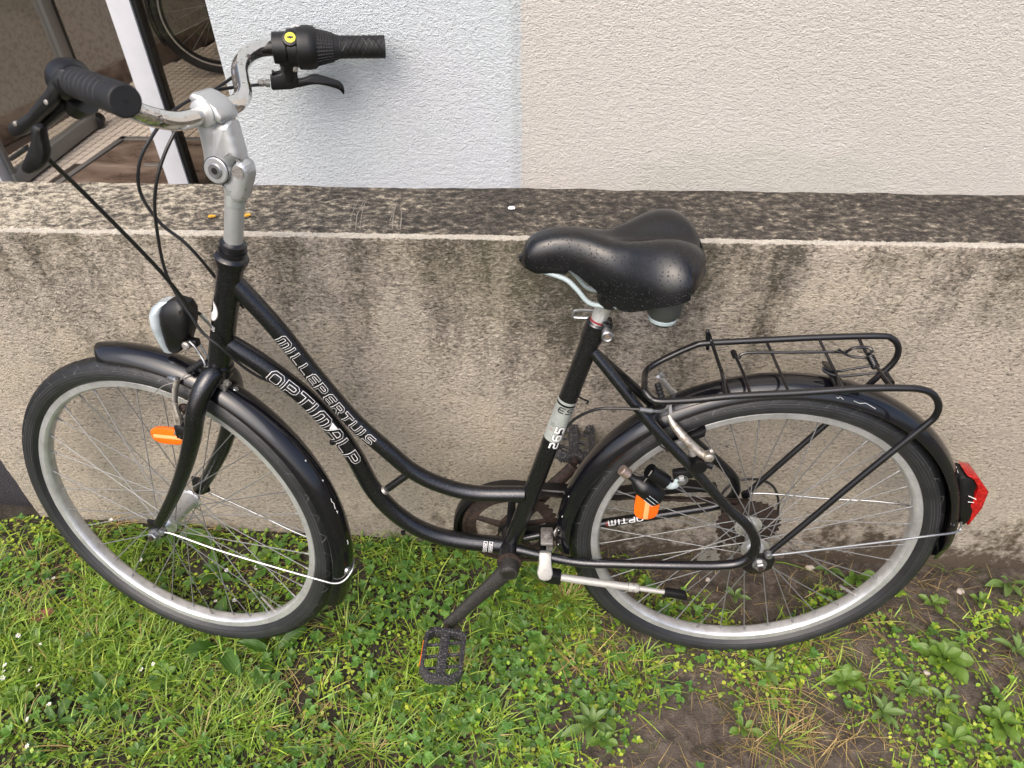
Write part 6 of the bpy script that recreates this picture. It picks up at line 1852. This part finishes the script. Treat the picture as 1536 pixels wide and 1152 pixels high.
b = MB(); b.prism(out, rp2 + V((.02, 0, -.012)), (.55, 0, -.83), (.83, 0, .55), .010, .002); b.build('reflector', M['orange_dim'], w2)
b = MB(); rows = []
for i in range(30):
    th = R(60 + (205 - 60) * i / 29)
    rows.append([((.335 + dz) * math.cos(th), y, (.335 + dz) * math.sin(th)) for y, dz in ((-.026, -.012), (-.018, -.003), (0, 0), (.018, -.003), (.026, -.012), (.018, -.005), (0, -.002), (-.018, -.005))])
b.grid(rows, closed_v=True); b.build('mudguard', M['tyre2'], b2)
for sg in (1, -1):
    b = MB(); b.tube(smooth([(0, sg * .05, 0), (.02, sg * .05, .18), (.06, sg * .04, .36), (.085, sg * .0, .40)], 5), .010, 10); b.build('fork', M['rim2'], b2)
b = MB(); b.tube([(.085, 0, .38), (.13, 0, .54)], .018, 14); b.tube([(.10, 0, .44), (.62, 0, -.02)], .016, 14); b.tube([(.125, 0, .52), (.66, 0, .50)], .015, 14); b.tube([(.62, 0, -.02), (.74, 0, .52)], .015, 14); b.build('frame', M['rim2'], b2)
b = MB(); b.tube([(.13, 0, .54), (.14, 0, .62)], .012, 12); b.tube(smooth([(.14, -.29, .66), (.13, -.12, .62), (.13, .12, .62), (.14, .29, .66)], 5), .012, 12); b.build('handlebar', M['rim2'], b2)
w3 = w2.copy(); C.objects.link(w3); w3.parent = b2; w3.location = (1.06, 0, 0)
for c_ in list(w2.children):
    if c_.name.startswith('reflector'): continue
    q = c_.copy(); C.objects.link(q); q.parent = w3
b = MB(); b.tube([(.62, .0, -.02), (1.06, .05, 0)], .009, 8); b.tube([(.72, 0, .44), (1.06, .05, 0)], .008, 8); b.tube([(.62, .0, -.02), (1.06, -.05, 0)], .009, 8); b.tube([(.72, 0, .44), (1.06, -.05, 0)], .008, 8); b.build('rear_frame', M['rim2'], b2)
b = MB(); b.box((.74, 0, .60), (.12, .06, .025), None, .015); b.tube([(.74, 0, .5), (.745, 0, .58)], .012, 10); b.build('saddle', M['tyre2'], b2)

# ------------------------------------------------------------------ growth on the ground
class Leaves:
    def __init__(s): s.v = []; s.f = []; s.c = []; s.n = 0
    def add(s, vs, fs, col):
        s.v.append(vs); s.f += [tuple(i + s.n for i in f) for f in fs]; s.n += len(vs); s.c += [col] * len(vs)
    def build(s, name, label):
        me = bpy.data.meshes.new(name); me.from_pydata(np.concatenate(s.v).tolist(), [], s.f)
        at = me.attributes.new("tint", 'FLOAT_COLOR', 'POINT'); at.data.foreach_set("color", np.c_[np.array(s.c), np.ones(len(s.c))].ravel())
        me.polygons.foreach_set("use_smooth", [True] * len(me.polygons)); me.materials.append(M['leaf']); me.update()
        return link(name, me, None, kind='stuff', label=label)
g = np.random.default_rng(23)
def hue(kind):
    t = g.random(); k = g.uniform(.66, 1.5)
    if kind == 'grass': c = np.array([.12, .235, .028]) * (1 - t) + np.array([.25, .35, .055]) * t
    elif kind == 'dark': c = np.array([.040, .115, .025]) * (1 - t) + np.array([.085, .185, .036]) * t
    elif kind == 'mid': c = np.array([.085, .20, .020]) * (1 - t) + np.array([.21, .33, .035]) * t
    elif kind == 'lime': c = np.array([.22, .35, .035]) * (1 - t) + np.array([.36, .40, .055]) * t
    elif kind == 'straw': c = np.array([.42, .31, .16]) * (1 - t) + np.array([.26, .16, .08]) * t
    else: c = np.array([.10, .18, .06])
    return np.array(c) * k * np.array([1.12, 1.10, 1.0])
def blade(L, x, y, z, h, w, az, lean, col, curl=1.0):
    d = np.array([math.cos(az), math.sin(az)]); sd_ = np.array([-d[1], d[0]])
    P = []
    for k, t in enumerate((0, .35, .7, 1.0)):
        r_ = h * (t * math.sin(lean) + curl * .35 * t * t * t); zz = h * (t * math.cos(lean) - curl * .22 * t * t)
        ww = w * (1, .95, .65, .06)[k] / 2
        P.append((x + d[0] * r_ - sd_[0] * ww, y + d[1] * r_ - sd_[1] * ww, z + zz)); P.append((x + d[0] * r_ + sd_[0] * ww, y + d[1] * r_ + sd_[1] * ww, z + zz + w * .15))
    L.add(np.array(P), [(0, 1, 3, 2), (2, 3, 5, 4), (4, 5, 7, 6)], col)
OV = [(0, 0), (.28, .30), (.62, .36), (1, 0), (.62, -.36), (.28, -.30)]
def leafy(L, x, y, z, size, az, tilt, col, asp=1.0, fold=.18):
    d = np.array([math.cos(az) * math.cos(tilt), math.sin(az) * math.cos(tilt), math.sin(tilt)]); s_ = np.array([-math.sin(az), math.cos(az), 0]); n_ = np.cross(d, s_)
    P = []
    for a, b_ in OV: P.append(np.array([x, y, z]) + d * a * size + s_ * b_ * size * asp + n_ * (abs(b_) * fold * size - .10 * a * a * size))
    L.add(np.array(P), [(0, 1, 2), (0, 2, 3), (0, 3, 4), (0, 4, 5)], col)
def lobed(L, x, y, z, size, az, tilt, col, lobes=3):
    """buttercup-like leaf: deeply cut lobes"""
    for k in range(lobes):
        a = az + (k - (lobes - 1) / 2) * (1.05 if lobes == 3 else .72)
        sz = size * (1 if k == (lobes - 1) / 2 else .82)
        for da, s2 in ((0, 1), (.34, .78), (-.34, .78)):
            leafy(L, x, y, z, sz * s2, a + da, tilt + g.normal() * .1, col * g.uniform(.88, 1.12), .62)
GR = Leaves(); LF = Leaves(); DK = Leaves(); SW = Leaves()
def zat(x, y): return ground_z(x, y)
def density(x, y):
    """1 on the left lawn, patchy bare soil at the right"""
    n1 = fbm(x, y, 6.5, 3, 51); n2 = fbm(x, y, 17, 3, 77)
    base = np.interp(x, [-1.2, -.25, .0, .25, 1.3], [1.05, 1.0, .74, .39, .33])
    d = base + (n1 - .5) * 1.9 + (n2 - .5) * .9
    d = d - np.clip((y - .90) / .1, 0, 1) * np.interp(x, [-.5, 0, .3], [.15, .30, .35])
    return d
def scatter(n, x0=-1.35, x1=1.35, y0=.30, y1=1.022):
    x = g.uniform(x0, x1, n); y = y1 - (y1 - y0) * g.random(n) ** 1.0
    return x, y, zat(x, y), density(x, y)
def blocked(x, y): return y > 1.024
# low clover-like carpet
x, y, z, d = scatter(52000)
pick = g.random(len(x)) < np.clip((d - .36) * 1.7, 0, 1) * np.interp(x, [-1.2, -.4, -.1], [.62, .72, 1.0])
kindn = fbm(x, y, 9, 2, 91); zone = fbm(x, y, 4.0, 2, 15)
for i in np.nonzero(pick)[0]:
    xx, yy_, zz = x[i], y[i], z[i]
    darkz = np.interp(xx, [-1.2, -.5, -.25, .05, .25, 1.2], [.25, .35, .85, .75, .2, .12])
    hgt = g.uniform(.002, .016) * (1.3 if xx < -.1 else .8)
    r_ = g.random()
    if g.random() < darkz * .42 and zone[i] > .38:
        if g.random() < .50: lobed(DK, xx, yy_, zz + hgt + .006, g.uniform(.010, .021), g.uniform(0, 6.28), g.uniform(-.1, .5), hue('dark') * 1.15, 3 if g.random() < .7 else 5)
    elif r_ < .84:
        c = hue('lime') if kindn[i] > .60 or g.random() < .12 else hue('mid')
        leafy(LF, xx, yy_, zz + hgt, g.uniform(.0040, .0110), g.uniform(0, 6.28), g.uniform(-.1, .8), c, g.uniform(.8, 1.2))
    elif r_ < .90 and xx > -.1:
        a0 = g.uniform(0, 6.28)
        for k in range(5): leafy(LF, xx, yy_, zz + hgt + .004, g.uniform(.007, .013), a0 + k * 1.256, g.uniform(.1, .5), hue('mid') if g.random() < .7 else hue('lime'), .9)
# grass blades
x, y, z, d = scatter(38000)
gn = fbm(x, y, 5.5, 3, 133)
wgt = np.interp(x, [-1.2, -.55, -.2, .1, .4, 1.2], [1.0, .95, .60, .50, .16, .12]) * np.clip((gn - .38) * 4.2, .05, 1)
pick = (g.random(len(x)) < wgt) & (d > .35)
for i in np.nonzero(pick)[0]:
    az = g.uniform(0, 6.28); az = az if y[i] < .98 else -abs(az % 3.14)
    blade(GR, x[i], y[i], z[i], g.uniform(.018, .068) * (1.15 if x[i] < -.2 else .9), g.uniform(.0015, .0036), az, g.uniform(.25, 1.2), hue('grass') if g.random() < .85 else hue('lime'), g.uniform(.4, 1.6))
# tufts
for (cx_, cy_, n_, h_) in [(0.05725, 0.8899, 150, 0.075), (0.03573, 0.9299, 90, 0.06), (-0.1605, 1.009, 40, 0.05), (-0.3044, 1.059, 30, 0.06), (-0.3989, 0.9824, 30, 0.06), (-0.7795, 0.8185, 60, 0.08), (-0.9314, 0.8364, 60, 0.07), (-0.3926, 0.8026, 50, 0.08), (-0.594, 0.6019, 50, 0.07), (-0.856, 0.5545, 60, 0.07), (-0.433, 0.5714, 50, 0.06), (0.2085, 0.739, 40, 0.05), (0.5822, 0.8251, 60, 0.05), (0.6522, 0.7426, 50, 0.05), (0.4578, 0.6189, 70, 0.06), (-0.2154, 0.7225, 40, 0.07), (-0.2945, 0.5649, 50, 0.06), (-0.1005, 0.609, 40, 0.05), (-1.106, 0.921, 60, 0.05), (-1.091, 0.8066, 50, 0.06), (0.9225, 1.123, 8, 0.06), (-0.3999, 1.113, 8, 0.07), (-0.8078, 0.7135, 60, 0.08), (0.06437, 0.8901, 50, 0.09), (-0.6006, 0.7707, 40, 0.03), (-0.6507, 0.7747, 30, 0.03), (-0.5525, 0.7726, 30, 0.035), (0.3857, 0.7811, 24, 0.022), (0.4393, 0.7832, 20, 0.02), (-0.9562, 0.7077, 70, 0.07), (-0.7213, 0.7961, 22, 0.045), (-0.6803, 0.7796, 24, 0.045), (-0.6272, 0.7667, 26, 0.042), (-0.5714, 0.7659, 26, 0.042), (-0.5266, 0.7795, 24, 0.045), (-0.4897, 0.7989, 20, 0.045), (0.2827, 0.8166, 8, 0.03), (0.3342, 0.795, 12, 0.03), (0.3917, 0.7771, 12, 0.028), (0.4446, 0.7763, 12, 0.028), (0.4919, 0.781, 12, 0.03), (0.5561, 0.8007, 12, 0.03), (0.617, 0.8294, 10, 0.03), (-0.6193, 0.5639, 70, 0.075), (-0.9686, 0.5746, 60, 0.08), (-0.5307, 0.6044, 60, 0.07), (-0.8943, 0.7535, 60, 0.07), (-0.3486, 0.5869, 60, 0.07)]:
    for k in range(n_):
        r_ = abs(g.normal()) * .022; a = g.uniform(0, 6.28)
        xx, yy_ = cx_ + r_ * math.cos(a), min(1.02, cy_ + r_ * math.sin(a))
        blade(GR, xx, yy_, float(zat(xx, yy_)), h_ * g.uniform(.5, 1.05), g.uniform(.0014, .0028), a + g.normal() * .5, g.uniform(.15, 1.15), hue('grass') if g.random() < .8 else hue('straw'), g.uniform(.5, 1.5))
# straw and dry stalks
x, y, z, d = scatter(6500)
sn = fbm(x, y, 8, 3, 211)
for i in range(len(x)):
    if sn[i] < .50 and g.random() > .25: continue
    az = g.uniform(0, 6.28)
    blade(SW, x[i], y[i], z[i] + g.uniform(.001, .012), g.uniform(.012, .055), g.uniform(.0007, .0015), az, g.uniform(1.2, 1.6), hue('straw') * g.uniform(.5, 1.15), .3)
for (cx_, cy_) in [(0.4966, 0.6833), (0.4483, 0.6944), (0.5072, 0.6209), (0.4073, 0.6109), (-0.6127, 0.7211), (-0.4955, 0.664), (-1.074, 0.8882), (-1.024, 0.9415), (-1.09, 0.8464), (-0.4129, 0.6475), (-0.137, 0.7396), (0.1373, 0.7715), (0.6768, 0.8741), (0.07645, 0.7478), (0.5549, 0.6167), (-0.7357, 1.034), (-0.949, 1.074)]:
    for k in range(26):
        a = g.uniform(0, 6.28); r_ = abs(g.normal()) * .034
        xx, yy_ = cx_ + r_ * math.cos(a), min(1.02, cy_ + r_ * math.sin(a) * .7)
        blade(SW, xx, yy_, float(zat(xx, yy_)) + g.uniform(.003, .02), g.uniform(.03, .085), g.uniform(.0008, .0016), g.uniform(0, 6.28), g.uniform(1.15, 1.6), hue('straw') * g.uniform(.8, 1.25), .3)
# coarser cover further out, where only a step aside would show it
x = g.uniform(-4, 4, 9000); y = g.uniform(-2.5, 1.02, 9000); far_ = (np.abs(x) > 1.3) | (y < .32)
for i in np.nonzero(far_)[0]:
    zz = float(ground_z(x[i], y[i]))
    if g.random() < .5: blade(GR, x[i], y[i], zz, g.uniform(.04, .09), .006, g.uniform(0, 6.28), g.uniform(.2, 1.1), hue('grass'))
    else: lobed(DK, x[i], y[i], zz + .012, .032, g.uniform(0, 6.28), .2, hue('mid'))
GR.build('grass', 'short green grass blades mixed through the lawn')
LF.build('ground_cover', 'small round clover-like leaves carpeting the soil')
DK.build('creeping_buttercup', 'darker lobed leaves creeping between the grass')
SW.build('dry_stalks', 'brown straw and dry stalks lying between the plants')

# rosette weeds and plantains, each plant a thing of its own
LM = {}
def leaf_mesh(kind):
    if kind in LM: return LM[kind]
    name, mat, prof, ripple = {
        'lance': ('leaf', M['weed_b'], [(0, .04), (.12, .045), (.3, .13), (.55, .17), (.78, .12), (.93, .05), (1, .004)], .01),
        'spoon': ('leaf', M['weed_a'], [(0, .035), (.18, .045), (.36, .14), (.6, .235), (.8, .22), (.94, .11), (1, .01)], .014),
        'plantain': ('leaf', M['weed_c'], [(0, .03), (.14, .04), (.28, .12), (.5, .165), (.72, .15), (.9, .07), (1, .006)], .012)}[kind]
    vs, fs, uv = [], [], []
    tt_ = np.linspace(0, 1, 13); W_ = np.interp(tt_, [p[0] for p in prof], [p[1] for p in prof])
    for i, (t, w) in enumerate(zip(tt_, W_)):
        for k in range(-3, 4):
            u = k / 3
            vs.append((t, u * w, .16 * math.sin(t * 2.4) - .08 * t + abs(u) ** 1.3 * w * .45 + ripple * math.sin(t * 17 + k)))
            uv.append((u * .5 + .5, t))
    for i in range(12):
        for k in range(6): fs.append((i * 7 + k, i * 7 + k + 1, (i + 1) * 7 + k + 1, (i + 1) * 7 + k))
    me = bpy.data.meshes.new('leaf'); me.from_pydata(vs, [], fs)
    ul = me.uv_layers.new(name='UVMap')
    for lp in me.loops: ul.data[lp.index].uv = uv[lp.vertex_index]
    me.polygons.foreach_set("use_smooth", [True] * len(me.polygons)); me.materials.append(mat); me.update()
    LM[kind] = me; return me
weeds = [((0.6459, 1), 'lance', 5, 0.04, 'grey-green weed at the wall foot seen low through the rear wheel'), ((0.7042, 0.9853), 'spoon', 6, 0.04, 'weed beside the rim at the wall foot behind the rear wheel'), ((0.423, 0.9166), 'lance', 6, 0.034, 'small weed rosette framed by spokes under the rear hub'), ((0.4551, 0.7486), 'lance', 6, 0.046, 'spread weed rosette just below the lowest point of the rear tyre'), ((0.603, 0.7325), 'spoon', 11, 0.04, 'dense bright weed clump beneath the right part of the rear tyre'), ((0.7246, 0.7238), 'lance', 8, 0.038, 'narrow weed left of the large pale rosette in bare soil'), ((0.8148, 0.7906), 'spoon', 15, 0.055, 'largest pale green rosette on the bare soil at right'), ((0.7852, 0.705), 'lance', 7, 0.042, 'thin grey-green rosette directly below the largest pale rosette'), ((0.7735, 0.6291), 'spoon', 7, 0.044, 'round-leaved weed near the bottom right corner on dark soil'), ((0.9656, 0.8107), 'lance', 7, 0.05, 'upright weed at the right edge of the picture'), ((0.3917, 0.6335), 'spoon', 6, 0.034, 'small bright rosette with straw around it at bottom centre right'), ((0.6598, 0.6743), 'lance', 8, 0.042, 'leaning weed with a pointed leaf reaching down over bare soil'), ((0.874, 0.6651), 'spoon', 11, 0.044, 'leafy clump in the bottom right corner beside the grit'), ((0.1072, 0.6272), 'lance', 9, 0.052, 'broad star-shaped weed at the bottom centre in front of bare soil'), ((0.0946, 0.8442), 'lance', 5, 0.05, 'long-leaved weed under the kickstand beside the rear tyre'), ((0.016, 0.7813), 'spoon', 6, 0.038, 'lime green weed between the pedal and the kickstand'), ((0.8433, 0.9197), 'spoon', 8, 0.03, 'round-leaved seedling clump right of the rear tyre near the wall'), ((1.03, 0.984), 'lance', 5, 0.055, 'long leaf plant at the wall foot at the right edge'), ((0.945, 0.9315), 'spoon', 6, 0.026, 'little seedling on bare soil under the tail lamp'), ((0.1298, 0.5998), 'spoon', 6, 0.036, 'yellow-green weed right beneath the star-shaped one'), ((-0.7298, 1.074), 'plantain', 4, 0.085, 'plantain behind the front wheel against the wall foot'), ((-0.8325, 1.098), 'plantain', 4, 0.06, 'plantain leaves close to the front hub at the wall'), ((-0.6459, 0.7601), 'plantain', 3, 0.1, 'long dark plantain leaf lying below the front tyre'), ((-0.5285, 0.7458), 'plantain', 4, 0.085, 'plantain under the lowest part of the front tyre at right'), ((-0.5253, 0.6762), 'plantain', 3, 0.07, 'single plantain with drooping leaves beneath the front tyre'), ((-0.6981, 0.9192), 'plantain', 6, 0.06, 'plantain seen through the lower front spokes'), ((-0.627, 0.9563), 'spoon', 6, 0.045, 'leafy plant seen through the front wheel right of its valve'), ((-0.8301, 0.6548), 'plantain', 5, 0.065, 'broad dark plant at bottom left among daisies'), ((-1.018, 0.7487), 'spoon', 9, 0.045, 'dense leafy plant at the left edge among white flowers'), ((-0.9081, 0.5958), 'plantain', 6, 0.06, 'broad-leaved plant in the lower left corner'), ((-0.73, 0.6886), 'spoon', 7, 0.04, 'leafy plant left of the long dark plantain leaf'), ((-1.002, 0.6375), 'spoon', 8, 0.045, 'bright plant on the left edge below the flowers'), ((-0.3099, 0.6515), 'spoon', 6, 0.036, 'small plant in the grass left of the pedal'), ((-0.0964, 0.8369), 'spoon', 7, 0.034, 'dark leafy plant right of the pedal crank')]
for k, ((wx_, wy_), kind, nl, size, lab) in enumerate(weeds):
    wy_ = min(wy_, 1.012)
    r_ = empty('plantain' if kind == 'plantain' else 'weed', None, None, label=lab, category='plant')
    r_.location = (wx_, wy_, float(ground_z(wx_, wy_)) + .002)
    rr = random.Random(300 + k); me = leaf_mesh(kind)
    a0 = rr.uniform(0, 6.28)
    for i in range(nl):
        o = bpy.data.objects.new('leaf', me); C.objects.link(o); o.parent = r_
        tier = i / nl
        a = a0 + i * 2.4
        if wy_ > .97: a = -abs((a % 3.1416)) 
        s_ = size * (1.12 if kind != 'plantain' else 1.05) * rr.uniform(.75, 1.1) * (1 - .35 * tier)
        o.rotation_euler = (rr.uniform(-.25, .25), -(.10 + tier * .75) + rr.uniform(-.12, .12), a)
        o.location = (0, 0, .004 + tier * .006)
        o.scale = (s_, s_ * rr.uniform(.9, 1.15), s_)
# tiny white flowers
fm = MB()
for k in range(5):
    a = 2 * math.pi * k / 5
    fm.grid([[(0, 0, .0002), (.0015 * math.cos(a), .0015 * math.sin(a), .0006)], [(.0030 * math.cos(a - .45), .0030 * math.sin(a - .45), .0012), (.0036 * math.cos(a), .0036 * math.sin(a), .0014)], [(.0030 * math.cos(a - .45), .0030 * math.sin(a - .45), .0012), (.0030 * math.cos(a + .45), .0030 * math.sin(a + .45), .0012)]])
fm = MB()
for k in range(6):
    a = 2 * math.pi * k / 6
    c_, s_ = math.cos, math.sin
    fm.add([(0, 0, 0), (.0034 * c_(a - .42), .0034 * s_(a - .42), .0011), (.0042 * c_(a), .0042 * s_(a), .0012), (.0034 * c_(a + .42), .0034 * s_(a + .42), .0011)], [(0, 1, 2, 3)])
fm.lathe([(0, .0011), (.0012, .0007)], (0, 0, 0), (0, 0, 1), 8); fm.mi = [0] * 6 + [1] * (len(fm.f) - 6)
f0 = None
for (fx_, fy_) in [(-1.061, 0.8909), (-1.05, 0.893), (-0.8651, 0.934), (-0.6734, 0.9189), (-0.6135, 0.9313), (-1.049, 0.6828), (-1.043, 0.6693), (-0.9988, 0.6903), (-0.9672, 0.6574), (-0.9288, 0.6232), (-0.9549, 0.5928), (-0.9298, 0.5447), (-1.062, 0.7612), (-0.6847, 0.745), (-0.7572, 0.7094), (-0.6408, 0.8576), (-0.6815, 0.8545), (-0.7786, 0.6989), (-1.007, 0.7442), (-1.05, 0.6939), (-0.9622, 1.02)]:
    if f0 is None:
        f0 = fm.build('flower', [M['petal'], M['pollen']], None, fix=False, label='tiny white flower open in the grass at lower left', category='flower', group='tiny white flowers scattered in the grass at lower left'); o = f0
    else: o = f0.copy(); C.objects.link(o)
    o.location = (fx_, fy_, float(ground_z(fx_, fy_)) + rng.uniform(.018, .026)); o.rotation_euler = (rng.uniform(-.5, .5), rng.uniform(-.5, .5), rng.uniform(0, 6)); s_ = rng.uniform(1.0, 1.4); o.scale = (s_, s_, s_)
# dead leaf
dl_ = MB(); out = []
for i in range(14):
    a = 2 * math.pi * i / 14; q = .016 * (1 + .35 * math.sin(3 * a + 1) + .12 * math.sin(7 * a))
    out.append((q * 1.35 * math.cos(a), q * .8 * math.sin(a), .006 * math.sin(2 * a)))
dl_.add(out + [(0, 0, -.002)], [(i, (i + 1) % 14, 14) for i in range(14)])
o = dl_.build('dead_leaf', M['deadleaf'], None, label='curled red-brown dead leaf in the grass left of the front tyre', category='leaf')
c_ = (-1.041, 0.8122, 0.015)
o.location = (c_[0], c_[1], float(ground_z(c_[0], c_[1])) + .02); o.rotation_euler = (.2, -.1, .2)
